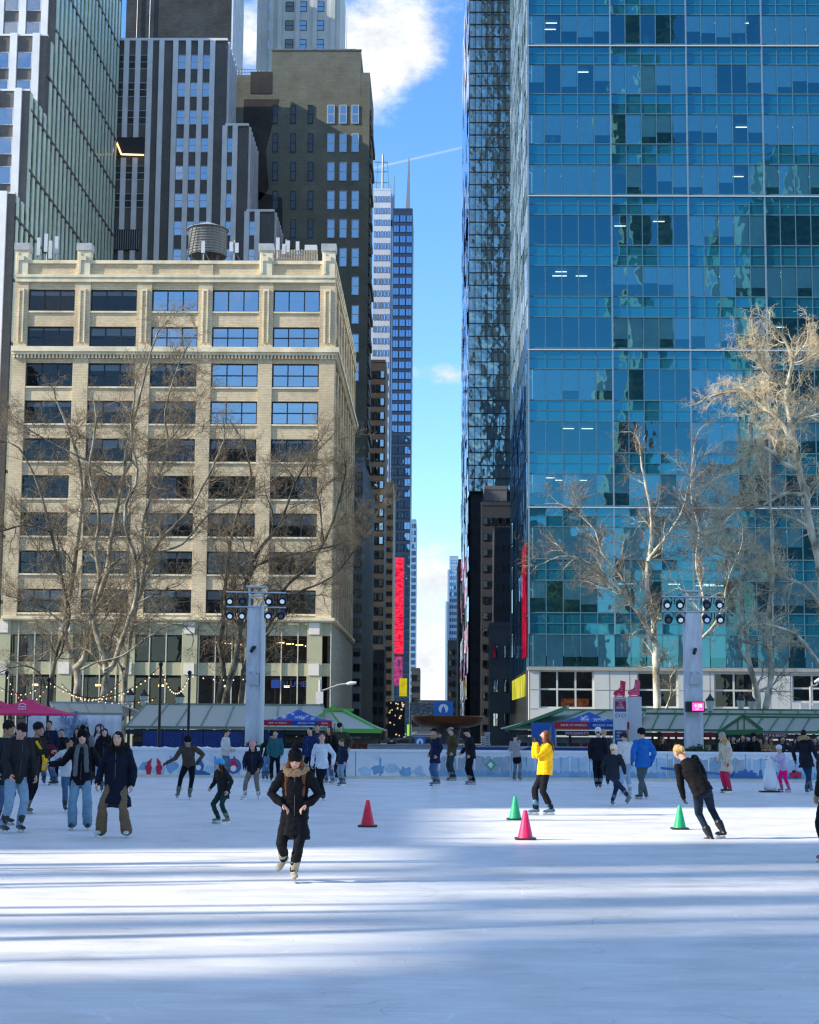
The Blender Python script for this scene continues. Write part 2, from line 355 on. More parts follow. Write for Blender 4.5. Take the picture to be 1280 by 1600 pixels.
# mid cornice with dentils
def cornice(pt, pb, out, dent=True):
    b = MB(); zt, zb = zc(pt), zc(pb); h = zt-zb
    b.box(XL-.05, XR+out, D-out, D-.001, zb+h*.55, zt, 0); b.box(XR+.001, XR+out, D-.001, YB, zb+h*.55, zt, 0)
    b.box(XL-.05, XR+out*.6, D-out*.6, D-.001, zb+h*.3, zb+h*.55-.003, 0); b.box(XR+.001, XR+out*.6, D-.001, YB, zb+h*.3, zb+h*.55-.003, 0)
    if dent:
        n = 90
        for i in range(n):
            x = XL+(XR-XL)*(i+.5)/n; b.box(x-.08, x+.08, D-out*.5, D-.001, zb, zb+h*.3-.002, 0)
        for i in range(100): b.box(XR+.001, XR+out*.5, D+i*.4, D+i*.4+.2, zb, zb+h*.3-.002, 0)
    return b.obj('cornice', m_lime, A)
cornice(543, 560, .42); cornice(964, 974, .32, False)
for bi, (x0, x1) in enumerate(bayx):
    for ri, (z0, z1) in enumerate(rz_):
        w = x1-x0; bright = (ri < 4 and bi > 2) or (ri < 2 and bi == 2) or rnd.random() < .06
        bl = rnd.choice([0,.25,.4,.3,.15,.5]) if ri != 5 else rnd.choice([0,0,.3])
        f = window(A, x0+.02, z0+.01, w-.04, z1-z0-.02, D+.34, rows=2 if ri else 1, cols=3, pane=m_pane2 if bright else m_pane, blind=bl, ft=.11)
for k, y0 in enumerate(sy):
    for ri, (z0, z1) in enumerate(side_rows[:6]):
        window(A, y0+.05, z0, 3.3, z1-z0, XR-.34, 2, 3, axis='y', ft=.1)
# glazed lower storeys
ARC = [X(a, 1000, D) for a in (8, 26, 108, 122, 206, 218, 300, 314, 398, 412, 497, 515)]
b = MB(); zf = lambda p: zc(p)
XLL, XRR = X(2, 1020, D), X(518, 1020, D)
b.box(XL, XR, D+.25, D+.75, zf(992), zlow-.004, 0); b.box(XL, XR, D+.25, D+.75, zf(1055), zf(1035), 0)
for i in range(6):
    xa = X(4+97.5*i, 1010, D); b.box(xa-.7, xa+.7, D+.02, D+.7, GZ, zlow-.006, 0)
    for (t, bo) in ((972,990), (1036,1054)): b.box(xa-.55, xa+.45, D-.05, D+.02, zf(bo), zf(t), 1)
for i in range(21):
    xa = XL+(XR-XL)*i/20.; b.box(xa-.05, xa+.05, D+.12, D+.25, GZ, zlow-.01, 2)
b.box(XR-.35, XR+.0, D+.76, YB, GZ, zlow-.01, 3)
for k in range(26): b.box(XR+.003, XR+.1, D+1.5+k*1.5, D+1.7+k*1.5, GZ, zlow-.02, 2)
b.obj('shopfront', [m_green, m_whitesq, mat('pale_mullion', (.6,.58,.45), .5), mat('bronze_panel', (.10,.085,.07), .35, .2, .5, metal=.4)], A)
for bi in range(5):
    xa, xb = X(4+97.5*bi, 1010, D)+.72, X(4+97.5*(bi+1), 1010, D)-.72
    window(A, xa, zf(1034), xb-xa, zf(993)-zf(1034), D+.3, 1, 3, pane=m_pane, ft=.09)
    window(A, xa, zf(1125), xb-xa, zf(1058)-zf(1125), D+.3, 1, 3, pane=m_pane, ft=.09)
b = MB(); b.box(XL+.5, XR-.6, D+4.5, D+4.6, GZ, zlow, 0); b.box(XL+.5, XR-.6, D+.9, D+4.5, zf(1048), zf(1042), 1); b.box(XL+.5, XR-.6, D+.9, D+4.5, zf(985), zf(980), 1)
for bi in (3, 4):
    for q in range(5):
        xa = X(330+98*(bi-3)+15*q, 1000, D); b.box(xa, xa+.7, D+3.0, D+3.1, zf(1000)-.1*q-.1, zf(1000)-.1*q, 2)
for q in range(9):
    xa = X(40+50*q, 1070, D); b.box(xa, xa+.5, D+2.6, D+2.8, zf(1072), zf(1069), 2)
b.obj('shop_interior', [m_inter, mat('ceiling_tan', (.35,.3,.22)), m_warm], A)
b = MB()   # hung blue shop sign
b.box(X(424,1068,D), X(437,1068,D), D-.05, D+.1, zf(1074), zf(1061)); sgn = b.obj('shop_sign', mat('sign_blue', (.02,.06,.30), .4, .02), A)
text('SALUMERIA', .75, mat('sign_blue_letters', (.05,.10,.32), .4, .02), A, (X(465,1068,D), D+.2, zf(1068)))
# rooftop things
def tank(px, py_top, py_bot, d, r, label):
    c = at(px, py_bot, d); h = Z(px, py_top, d)-c.z
    t = empty('water_tank', c, label, 'water tank')
    b = MB(); b.lathe([(r*1.0,.8),(r*1.0,h*.8)], c, 28)
    wood = mat('weathered_tank_wood', (.22,.23,.21), .85, .4, 1.2, stretch=(6,6,.3), bump=.5)
    b.obj('barrel', wood, t)
    b = MB(); [b.lathe([(r*1.02, z),(r*1.035, z+.04),(r*1.035,z+.1),(r*1.02,z+.14)], c, 28) for z in [.9+q*(h*.8-1.1)/9 for q in range(10)]]; b.obj('hoop', mat('tank_hoop', (.12,.12,.11), .5), t)
    b = MB(); b.lathe([(r*1.12,h*.8-.05),(r*1.12,h*.8),(.25,h*.97),(.01,h)], c, 20, smooth=False); b.obj('roof', mat('tank_roof', (.30,.32,.33), .6, .2, 1), t)
    for a in range(6):
        q = math.pi/3*a+.3; b = MB(); b.box(c.x+math.cos(q)*r*.8-.12, c.x+math.cos(q)*r*.8+.12, c.y+math.sin(q)*r*.8-.12, c.y+math.sin(q)*r*.8+.12, c.z-2.4, c.z+.8); b.obj('leg', mat('tank_steel', (.1,.1,.1), .5, metal=.5), t)
    b = MB(); b.bar((c.x-r*.9, c.y-r*.9, c.z-2), (c.x-r*.45, c.y-r*1.02, c.z+h*.8), .1, .05); b.bar((c.x-r*.9-.4, c.y-r*.9, c.z-2), (c.x-r*.45-.4, c.y-r*1.0, c.z+h*.8), .1, .05); b.obj('ladder', mat('tank_steel', (.1,.1,.1)), t)
    return t
tank(324, 346, 412, 176, 2.05, 'round wooden water tank with a conical cap on the buff office roof')
m_ant = mat('antenna_white', (.62,.64,.66), .4, .05); m_stl = mat('galvanised_steel', (.28,.29,.3), .45, .15, metal=.6)
def antenna(px, pyb, pyt, d, heads, label):
    c = at(px, pyb, d); t = empty('rooftop_antenna', c, label, 'antenna', 'mobile antennas on the buff office roof')
    h = Z(px, pyt, d)-c.z; b = MB(); b.tube([c, c+Vector((0,0,h))], .06); b.bar(c+Vector((-.5,0,0)), c+Vector((.5,0,0)), .1); b.bar(c+Vector((0,0,h*.5)), c+Vector((.6,0,.1)), .05)
    b.obj('mast', m_stl, t)
    for dx, z0, z1 in heads:
        b = MB(); b.box(c.x+dx-.17, c.x+dx+.17, c.y-.2, c.y-.07, c.z+h*z0, c.z+h*z1); b.bar((c.x, c.y, c.z+h*.5), (c.x+dx, c.y-.08, c.z+h*.5), .06); b.obj('panel', m_ant, t)
zr = 409
antenna(60, zr, 372, 157, [(0,.25,1)], 'single tall white antenna panel nearest the left roof corner')
antenna(73, zr, 366, 158, [(-.1,.35,1), (.35,.1,.75)], 'twin white antenna panels left of the second roof pier')
antenna(88, zr, 370, 157.5, [(0,.3,1)], 'white antenna panel right beside the second roof pier')
antenna(318, zr, 376, 158, [(-.05,.4,.95)], 'white antenna panel in front of the round water tank')
antenna(366, zr, 375, 158, [(-.3,.45,.9), (.25,.4,.85)], 'pair of white antenna panels right of the water tank')
antenna(434, 405, 372, 158, [(0,.4,1)], 'white antenna beside the third roof pier')
antenna(447, 400, 374, 159, [(-.2,.1,.7), (.2,.2,.9)], 'double antenna above the cooling unit on the roof')
antenna(465, 398, 378, 158, [(0,.3,1)], 'short white antenna over the roof fence')
c = at(463, 406, 160); t = empty('cooling_unit', c, 'ribbed tan rooftop plant screen with a white box on top', 'rooftop unit')
b = MB(); b.box(c.x-2, c.x+2, c.y, c.y+2, c.z-.5, c.z+1.0); [b.box(c.x-2+q*.25, c.x-1.9+q*.25, c.y-.08, c.y, c.z-.4, c.z+1.05) for q in range(17)]; b.obj('casing', mat('tan_louvre', (.5,.42,.3)), t)
b = MB(); b.box(c.x+.8, c.x+2.0, c.y+.2, c.y+1, c.z+1.0, c.z+1.6); b.obj('fan_box', m_ant, t)
# ---------- D: stepped tower on the far left
m_pier = mat('white_marble_pier', (.80,.80,.80), .6, .1, .4, world=True)
m_dspan = brick('dark_spandrel', (.17,.16,.15), (.13,.125,.12), 1.5)
m_gpier = mat('pale_green_pier', (.78,.86,.70), .5, .12, .2, world=True)  # green light thrown back by the glass tower, coloured into the piers
m_gdark = glassmat('green_dark_glazing', gl=(.6,.8,.65), fac=.2, base=(.10,.13,.09), wob=.02, wscale=.3)
XD = X(23, 303, 200)
Dt = empty('skyscraper', (XD-8, 205, GZ), 'tall stepped tower of white vertical piers at the left edge of the photo', 'skyscraper')
b = MB(); zd = lambda py, y: Z(40, py, y)
steps = [(200, zd(303, 200)), (205.2, zd(142, 205.2)), (213.5, zd(56, 213.5)), (217.5, 123)]
YD1 = 262
for i, (y, zt) in enumerate(steps):
    y1 = YD1 if i == 3 else steps[i+1][0]
    b.box(XD-30, XD, y, y1, GZ, zt, 0)
    p = 3.05
    for k in range(10):
        xe = XD-.9-k*p; b.box(xe-.95, xe, y-.35, y, GZ, zt+.3, 1)
    b.box(XD-30, XD+.1, y-.1, y+.5, zt, zt+.25, 1)
b.obj('wall', [m_dspan, m_pier], Dt)
for i, (y, zt) in enumerate(steps):
    zb = steps[i-1][1] if i else zt-14
    nf = int((zt-zb)/3.9)
    for f in range(min(nf, 4) if i < 3 else 6):
        zz = (zt-4.6-3.9*f) if i < 3 else zb+1.4+3.9*f
        if zz < zb-.5 and i: continue
        for k in range(3):
            xe = XD-.9-.95-k*3.05; window(Dt, xe-2.0, zz, 1.9, 2.3, y-.12, 1, 1, fm=m_lframe, pane=m_pane2, ft=.08, blind=rnd.choice([0,0,.3]))
b = MB()
b.box(XD+.001, XD+.1, 200.5, YD1, GZ, steps[0][1]-1, 1)
k = 0; y = 200.6
while y < YD1:
    zt = [s[1] for s in steps if s[0] <= y+.1][-1]
    b.box(XD, XD+.2, y, y+1.0, GZ, zt, 0); b.box(XD+.002, XD+.08, y+1.0, y+2.5, GZ, zt-.6, 1)
    y += 2.5
for z in range(0, 122, 8): b.box(XD+.003, XD+.22, max(200.5, [s[0] for s in steps if s[1] > z][0]+.5), YD1, z, z+.4, 2)
b.obj('fin_wall', [m_gpier, m_gdark, m_dspan], Dt)
# ---------- C: striped setback tower behind the buff building
YC = 263.0
xc = lambda px, py=200: X(px, py, YC); zC = lambda py: Z(260, py, YC)
Ct = empty('skyscraper', (xc(260), YC, GZ), 'dark brick tower with white vertical piers stepping down to the right', 'skyscraper')
blk = [(168, 350, 64, YC+10.5), (350, 386, 197, YC+30), (386, 429, 331, YC+24)]
b = MB(); prev = xc(168)
for i, (a, c_, t_, yb) in enumerate(blk):
    x0, x1 = prev, xc(c_, 300); prev = x1
    b.box(x0, x1, YC, yb, GZ, zC(t_), 0); b.box(x0, x1+.1, YC-.35, YC+.4, zC(t_), zC(t_)+.4, 1)
    y = YC+.8; n = 0
    while y < yb: b.box(x1, x1+.35, y, y+.8, GZ, zC(t_)+.2, 1); y += 2.3; n += 1
piersC = [173, 193, 212, 232, 249, 271, 291, 310, 329, 345] + [364, 382] + [386+4, 406, 427]
for a in (176, 195, 213, 232, 250, 272, 292, 311, 330): b.box(xc(a)-.42, xc(a)+.42, YC-.4, YC, GZ, zC(64), 1)
for a in (352, 368): b.box(xc(a)-.42, xc(a)+.42, YC-.4, YC, GZ, zC(197), 1)
for a in (389, 405): b.box(xc(a)-.42, xc(a)+.42, YC-.4, YC, GZ, zC(331), 1)
b.obj('wall', [m_dspan, m_pier], Ct)
for r in range(8):
    for ci, a in enumerate((185.5, 204, 222.5, 282, 301.5, 320.5, 359, 396.5)):
        py = 86+43.3*r
        if ci == 6 and r < 3: continue
        if ci == 7 and r < 6: continue
        if ci < 3 and r in (3, 6, 7): continue
        x0 = xc(a)-.75
        window(Ct, x0, zC(py+22), 1.5, zC(py)-zC(py+22), YC-.12, 2, 1, fm=m_lframe, pane=m_pane2 if ci > 2 else m_pane, ft=.09, blind=rnd.choice([0,.5,.3,0]))
b = MB()   # loggia with warm cove light and louvred storey
b.box(xc(180), xc(228), YC-.5, YC-.41, zC(247), zC(216), 0); b.bar((xc(181), YC-.55, zC(217)), (xc(192), YC-.55, zC(243)), .25, .25, 1); b.bar((xc(192), YC-.55, zC(243)), (xc(227), YC-.55, zC(244)), .3, .2, 1)
log_m = [mat('louvre_shadow', (.03,.03,.035)), emat('cove_light', (1,.55,.2), 1.6), mat('louvre_steel', (.3,.32,.33))]
b.obj('loggia', log_m, Ct); b = MB()
b.box(xc(176), xc(224), YC-.5, YC-.41, zC(392), zC(360), 0)
for q in range(14): b.box(xc(177+q*3.5), xc(178+q*3.5), YC-.56, YC-.5, zC(391), zC(361), 2)
b.obj('louvre_storey', log_m, Ct)
# ---------- black tower and pale tower behind
YE = 345.0
b = MB(); T = empty('skyscraper', (X(280,60,YE), YE, GZ), 'black windowless tower wall rising behind the striped tower', 'skyscraper')
b.box(X(196,60,YE), X(361,60,YE), YE, YE+22, GZ, 175, 0)
b.obj('wall', brick('black_brick', (.06,.065,.07), (.045,.05,.055), .6, var=.3), T)
b = MB(); b.box(X(361,60,YE), X(361,60,YE)+.15, YE, YE+21, GZ, 175); [b.box(X(361,60,YE)+.15, X(361,60,YE)+.35, YE+q*2.6, YE+q*2.6+.4, GZ, 175, 1) for q in range(8)]; b.obj('glazed_side', [mat('pale_blue_side', (.4,.5,.62), .3), m_pier], T)
b = MB(); b.tube([(X(213,60,YE), YE-.3, 60), (X(216,0,YE), YE-.3, 175)], .12, 5); b.tube([(X(232,60,YE), YE-.3, 60), (X(236,0,YE), YE-.3, 175)], .12, 5); b.obj('cable', m_stl, T)
YP = 365.0
m_pst = mat('pale_grey_stone', (.50,.52,.50), .8, .15, .15, world=True)
T = empty('skyscraper', (X(468,60,YP), YP, GZ), 'pale stone tower with dark windows above the grey brown block', 'skyscraper')
b = MB(); b.box(X(404,60,YP), X(531,60,YP), YP, YP+22, GZ, 175, 0)
for a in (405, 424, 437, 465, 492, 520): b.box(X(a,60,YP)-.5, X(a,60,YP)+.5, YP-.5, YP, GZ, 175, 0)
b.obj('wall', [m_pst], T)
for r in range(5):
    for ci, a in enumerate((452, 472.5, 499.5)):
        z0 = Z(460, 77-29.5*r, YP); window(T, X(a,60,YP)-.95, z0, 1.9, 2.4, YP-.1, 2, 1, fm=m_wframe, pane=m_pane if ci == 0 else m_pane2, ft=.12)
    z0 = Z(460, 77-29.5*r, YP); window(T, X(418,60,YP), z0, .9, 2.4, YP-.1, 2, 1, fm=m_lframe, pane=m_pane2, ft=.1)
# ---------- B: grey brown block
YBk = 276.0
m_gb = brick('grey_brown_brick', (.20,.20,.155), (.17,.17,.13), 1.0, var=.22)
m_gbd = brick('sooty_brick', (.07,.065,.06), (.06,.055,.05), 1.0, var=.3)
T = empty('apartment_block', (X(480,300,YBk), YBk, GZ), 'tall grey brown brick block with patched walls and paired sash windows', 'building')
xb = lambda p: X(p, 300, YBk); zb = lambda p: Z(480, p, YBk)
b = MB(); XBr = X(573, 600, YBk)
b.box(xb(421), X(563,200,YBk), YBk+.0, YBk+17, zb(150), zb(79), 0); b.box(xb(362), XBr, YBk, YBk+17.5, GZ, zb(150)-.003, 0)
b.box(X(563,200,YBk), XBr, YBk+.02, YBk+17.5, zb(150), zb(113), 0); b.box(xb(362), xb(421), YBk+.02, YBk+17, zb(150), zb(117), 0)
b.box(xb(388), xb(421)-.01, YBk-.06, YBk-.001, zb(146), zb(112), 1)
b.extr([(0,0),(6,0),(5.2,-4),(4.0,-9),(4.6,-16),(3.2,-18),(1.5,-19),(0,-22)], (xb(378), YBk-.05, zb(155)), (1,0,0), (0,0,1), (0,1,0), .048, 1)
b.extr([(0,0),(4,-1),(4.2,-8),(2,-12),(0,-11)], (xb(405), YBk-.05, zb(300)), (1,0,0), (0,0,1), (0,1,0), .048, 1)
b.box(xb(421)-.1, X(563,200,YBk)+.1, YBk-.1, YBk+.3, zb(79), zb(77), 2)
for q in range(60):   # ornate quoined street side
    z = 3+q*1.75; b.box(XBr+.001, XBr+.3+.25*(q % 3 == 0), YBk+.3+(q % 2)*.6, YBk+3+(q*7 % 5)*2.6, z, z+1.1, 2)
b.obj('wall', [m_gb, m_gbd, mat('soot_limestone', (.16,.15,.13), .85, .3)], T)
for r in range(12):
    py = 164+44.7*r
    for ci, (a, w) in enumerate(((430,9), (458,9), (485,9), (517,12), (536,12), (555,12))):
        if ci < 3 and r > 5: continue
        if ci > 2 and r > 9: continue
        if ci == 3 and r > 4 or ci == 4 and r > 5: continue
        ww = w*YBk/FPX
        window(T, X(a+.4, py, YBk)-ww/2, zb(py+29), ww, zb(py)-zb(py+29), YBk-.13, 2, 1, fm=m_lframe if ci > 2 else m_wframe, pane=m_pane2 if ci > 2 else m_pane, ft=.13, blind=rnd.choice([0,0,.5]))
b = MB()
for q in range(12): b.tube([(xb(362+q*5), YBk+.4, zb(117)), (xb(362+q*5), YBk+.4, zb(107))], .05, 4)
b.bar((xb(362), YBk+.4, zb(107)), (xb(417), YBk+.4, zb(107)), .08); b.bar((xb(362), YBk+.4, zb(112)), (xb(417), YBk+.4, zb(112)), .08)
b.bar((xb(425), YBk+.4, zb(75)), (xb(553), YBk+.4, zb(75)), .08); [b.bar((xb(425+q*16), YBk+.4, zb(75)), (xb(425+q*16), YBk+.4, zb(79)), .08) for q in range(9)]
b.tube([(xb(537), YBk+3, zb(79)), (xb(537), YBk+3, zb(12))], .06, 4)
b.obj('railing', m_stl, T)
# ---------- street wall further down on the left
def slab(name, label, cat, p0, p1, ptop, y, depth, wallm, winm=None, rows=0, cols=0, wh=.55, ww=.7, pyx=None, group=None, frame=None, side=True, zt=None):
    """a block seen down the street: wall > real window recesses as parts"""
    pm = pyx or (ptop+1133)/2
    x0, x1 = X(p0, pm, y), X(p1, pm, y); zt = zt or Z((p0+p1)/2, ptop, y)
    t = empty(name, ((x0+x1)/2, y, GZ), label, cat, group)
    b = MB(); b.box(x0, x1, y, y+depth, GZ, zt); b.box(x0-.02, x1+.02, y-.05, y+depth, zt, zt+.5)
    b.obj('wall', wallm, t)
    if rows:
        W = (x1-x0)/cols; H = (zt-GZ-2)/rows; n = 0; extra = MB()
        for r in range(rows):
            for c in range(cols):
                wx, wz = x0+W*(c+.5-ww/2), zt-1-H*(r+1)+H*(1-wh)/2
                if n < 96: window(t, wx, wz, W*ww, H*wh, y-.09, 1, 2 if W > 1.2 else 1, fm=frame or m_wframe, pane=winm or m_pane2, ft=.08)
                else:
                    extra.box(wx, wx+W*ww, y-.09, y-.01, wz, wz+H*wh)
                n += 1
        if extra.v: tag(extra.obj('window', winm or m_pane2, t), kind='stuff')
    return t, x0, x1, zt
slab('brick_building', 'narrow dark stone block wedged beside the grey brown block down the street', 'building', 572, 600, 566, 300, 16, mat('street_dark_stone', (.085,.08,.075), .8, .25, .3, world=True), None, 26, 3)
slab('brick_building', 'bronze brown building in the street just left of the red screen', 'building', 598, 613, 757, 318, 20, mat('bronze_brown_wall', (.10,.075,.045), .6, .25, .3, world=True), m_pane, 22, 3, .35, .6)
slab('brick_building', 'blue grey narrow building beside the buff office down the side street', 'building', 551, 566, 720, 210, 40, mat('blue_grey_wall', (.10,.13,.17), .6, .2, .3, world=True), None, 18, 1)
slab('brick_building', 'low dark building in the side street under the brown block', 'building', 563, 600, 1020, 262, 12, mat('street_dark_stone', (.085,.08,.075)), m_pane, 5, 4)
m_blueg = glassmat('blue_curtain_wall', gl=(.45,.65,.95), fac=.45, base=(.03,.08,.16), wob=.02, wscale=.3)
m_palem = mat('pale_lattice', (.6,.62,.66), .6, .1, .2, world=True)
t, x0, x1, zt = slab('skyscraper', 'pale latticed tower with an antenna mast on its roof beside the blue tower', 'skyscraper', 580, 607, 297, 500, 30, m_palem, glassmat('pale_tower_glass', gl=(.6,.75,1), fac=.5, base=(.25,.3,.38)), 44, 5, .5, .62)
b = MB(); xm = (x0+x1)/2
b.tube([(xm, 502, zt), (xm, 502, Z(593,238,500))], .35, 6)
for py in (250, 265, 282): b.bar((X(585,py,500), 502, Z(593,py,500)), (X(606,py,500), 502, Z(593,py,500)), .3)
b.bar((xm-2, 502, zt), (xm-1.5, 502, Z(593,250,500)), .2); b.bar((xm+2, 502, zt), (xm+1.5, 502, Z(593,250,500)), .2)
b.obj('mast', m_stl, t)
b = MB(); b.prism([(X(607,300,505), zt-10), (X(617,300,505), zt-10), (X(616,300,505), Z(612,268,505)), (X(614,300,505), Z(612,310,505)), (X(610,300,505), Z(612,285,505))], 505, 512); b.box(X(606,400,505), X(613,400,505), 505, 515, GZ, zt-8); b.obj('stair_tower', mat('steel_blue_wall', (.28,.38,.5), .5), t)
t, x0, x1, zt = slab('skyscraper', 'slim dark blue glass tower with a tapering spire down the street', 'skyscraper', 611, 642, 328, 470, 25, mat('navy_frame', (.03,.05,.09), .4, .1), m_blueg, 48, 3, .68, .88)
b = MB(); b.prism([(X(634,320,471), zt), (X(641,320,471), zt), (X(640,250,471), Z(638,246,471)), (X(638.6,250,471), Z(638,246,471))], 471, 475); b.obj('spire', mat('spire_metal', (.3,.3,.32), .4, metal=.4), t)
slab('skyscraper', 'thin light blue tower beyond the dark blue spire tower', 'skyscraper', 640, 649.5, 813, 720, 40, mat('light_blue_wall', (.2,.36,.55), .5, .1), glassmat('light_blue_glass', gl=(.5,.7,1), fac=.5, base=(.1,.25,.45)), 30, 3, .6, .8)
slab('brick_building', 'small dark rooftop silhouette at the end of the street left of the bright sky', 'building', 643, 656, 1046, 560, 30, mat('far_dark_brick', (.06,.06,.06)), m_pane, 5, 3)
slab('brick_building', 'low dark building closing the far end of the street', 'building', 628, 700, 1096, 620, 40, mat('far_dark_brick', (.06,.06,.06)), m_pane, 3, 14)
# ---------- red and yellow screens
def screen(name, label, p0, p1, t_, b_, y, m, depth=1.0, cat='screen'):
    x0, x1 = X(p0,(t_+b_)/2,y), X(p1,(t_+b_)/2,y); e = empty(name, ((x0+x1)/2, y, Z((p0+p1)/2,b_,y)), label, cat)
    z0, z1 = Z((p0+p1)/2,b_,y), Z((p0+p1)/2,t_,y)
    b = MB(); b.box(x0-.1, x1+.1, y, y+depth, z0-.1, z1+.1); b.obj('housing', m_wframe, e)
    b = MB(); b.box(x0, x1, y-.05, y-.003, z0, z1); b.obj('display', m, e)
    b = MB(); n = max(1, int((z1-z0)/3))
    for q in range(1, n): b.box(x0, x1, y-.07, y-.052, z0+(z1-z0)*q/n, z0+(z1-z0)*q/n+.12)
    if b.v: b.obj('seam', m_wframe, e)
    return e
screen('led_screen', 'tall narrow red screen on the left side of the far street', 615, 631, 871, 1022, 430, emat('led_red', (1,.05,.09), .55, ((.9,1,1.6), (.62,.0,.05))))
screen('led_screen', 'pink and violet lower screen hanging under the tall red one', 614, 629, 1026, 1072, 428, emat('led_violet', (.95,.08,.3), .35, ((1,1,1.2), (.06,.05,.2))))
screen('led_screen', 'small yellow lit sign beside the pink screen', 624, 636, 1060, 1088, 420, emat('led_yellow', (.9,.85,.06), .32, ((.8,1,.5), (.7,.5,0))))
screen('led_screen', 'magenta street level screen near the theatre lights', 619, 632, 1104, 1140, 300, emat('led_magenta', (1,.1,.3), .32, ((.6,1,.6), (.6,.05,.3))))
screen('led_screen', 'small green lit sign low at the left of the fountain bowl', 636, 643, 1132, 1150, 250, emat('led_green', (.4,.9,.15), .4), .5)
screen('lit_sign', 'tall cream lit panel above the right part of the fountain bowl', 723, 734, 1071, 1112, 300, emat('cream_panel', (.9,.68,.42), .22), .6, 'sign')
# ---------- G: the glass tower
DG = 155.0
zg = lambda py: Z(1050, py, DG)
GX0 = X(826, 500, DG); GXs = [GX0, X(957,500,DG), X(1078,500,DG), X(1198.5,500,DG), X(1319,500,DG), X(1440,500,DG)]
ZTOP = zg(741)+5.02*20
G = empty('skyscraper', ((GX0+GXs[-1])/2, DG, GZ), 'broad teal glass office tower with pale stone base right of the street', 'skyscraper')
m_tglass = glassmat('teal_vision_glass', tint=(.60,.92,.98), gl=(.20,.68,.86), fac=.24, wob=.012, wscale=.35)
m_span = glassmat('teal_spandrel_glass', gl=(.14,.58,.74), fac=.26, base=(.008,.10,.15), wob=.012, wscale=.35)
m_mull = mat('aluminium_mullion', (.26,.34,.39), .35, .08, metal=.5); m_thin = mat('thin_teal_mullion', (.08,.18,.22), .4)
m_wline = mat('white_string_course', (.52,.60,.66), .4, .04)
bays = []
for i in range(5):
    x0, x1 = GXs[i], GXs[i+1]; n = 5
    bays.append((x0, x1, n))
FZ = [(zg(741)+5.03*k) for k in range(-3, 20)]
YG2 = 192.0
b = MB(); bt = MB(); bs = MB()
for (x0, x1, n) in bays:
    b.box(x0-.065, x0+.065, DG-.18, DG+.02, FZ[0], ZTOP, 0)
    for j in range(1, n): bt.box(x0+(x1-x0)*j/n-.035, x0+(x1-x0)*j/n+.035, DG-.06, DG+.05, FZ[0]-2, ZTOP, 0)
for k, zt in enumerate(FZ):
    # window band zt-3.0 .. zt ; spandrel above zt .. zt+2.03
    bs_y = DG
    bt.box(GX0, GXs[-1], DG-.07, DG+.04, zt-.05, zt+.05); bt.box(GX0, GXs[-1], DG-.07, DG+.04, zt-3.02-.05, zt-3.02+.05); bt.box(GX0, GXs[-1], DG-.05, DG+.04, zt+.98, zt+1.04)
    if k % 3 == 0: b.box(GX0-.05, GXs[-1], DG-.2, DG-.0, zt-3.02-.24, zt-3.02-.13, 1)
b.obj('mullion', [m_mull, m_wline], G); bt.obj('transom', m_thin, G)
for (x0, x1, n) in bays[:4]:
    for k, zt in enumerate(FZ[:-1]):
        s = MB()
        for j in range(n):
            w = (x1-x0)/n; xa = x0+w*j+.03; xe = x0+w*(j+1)-.03
            for (za, ze) in ((zt+.05, zt+.98), (zt+1.04, zt+1.97)):
                t1, t2 = rnd.uniform(-.007,.007), rnd.uniform(-.007,.007)
                s.quad((xa, DG+t1, za), (xe, DG-t1, za), (xe, DG-t1+t2, ze), (xa, DG+t1+t2, ze))
        if zt < 84: s.obj('spandrel', m_span, G)
m_blindG = mat('pale_blue_blind', (.72,.80,.84), .8, .06)
m_ceilG = emat('office_strip_light', (1,.93,.8), 1.0)
for k, zt in enumerate(FZ[:19]):
    if zt > 85: break
    for bi, (x0, x1, n) in enumerate(bays[:4]):
        me = MB(); w = (x1-x0)/n
        for j in range(n):
            t1, t2 = rnd.uniform(-.008,.008), rnd.uniform(-.008,.008); xa, xe = x0+w*j+.03, x0+w*(j+1)-.03
            me.quad((xa, DG+t1, zt-2.97), (xe, DG-t1, zt-2.97), (xe, DG-t1+t2, zt-.05), (xa, DG+t1+t2, zt-.05))
        f = me.obj('window', m_tglass, G)
        bl = MB(); mode = rnd.random(); py_row = 741-84.3*(k-3)
        for j in range(n):
            if mode < .18: l = 0
            elif mode < .6: l = 1.0 if rnd.random() < .75 else .7
            else: l = rnd.choice([0, .55, .6, .75, .6, 1.0])
            if k in (4, 6) and bi == 0: l = 0
            if l: bl.box(x0+w*j+.05, x0+w*(j+1)-.05, DG+.15, DG+.17, zt-.05-2.9*l, zt-.05)
        if bl.v: bl.obj('blind', m_blindG, f)
        if rnd.random() < (.75 if zt > 55 else .35):
            c = MB()
            for q in range(rnd.randint(2, 4)):
                xx = x0+rnd.uniform(.4, w*n-1.6); yy = DG+rnd.choice([1.5, 3.0]); c.box(xx, xx+1.1, yy, yy+.12, zt-.2, zt-.14)
            c.obj('strip_light', m_ceilG, f)
b = MB()
for zt in FZ[:19]: b.box(GX0+.3, GXs[-1], DG+.12, DG+5, zt+.01, zt+1.95, 0)
b.box(GX0+.3, GXs[-1], DG+5, DG+5.2, FZ[0]-3, ZTOP, 0)
for g in GXs[1:]: b.box(g-.08, g+.08, DG+.4, DG+5, FZ[0]-3, ZTOP, 1)
for q in range(40):
    xx = GX0+1+q*1.15; zt = FZ[rnd.randint(0, 17)]; b.box(xx, xx+.5, DG+.8, DG+1.4, zt-3, zt-3+rnd.uniform(.9,1.6), 1)
b.obj('interior', [mat('office_interior', (.035,.06,.08), .8, .2), mat('office_partition', (.10,.12,.14))], G)
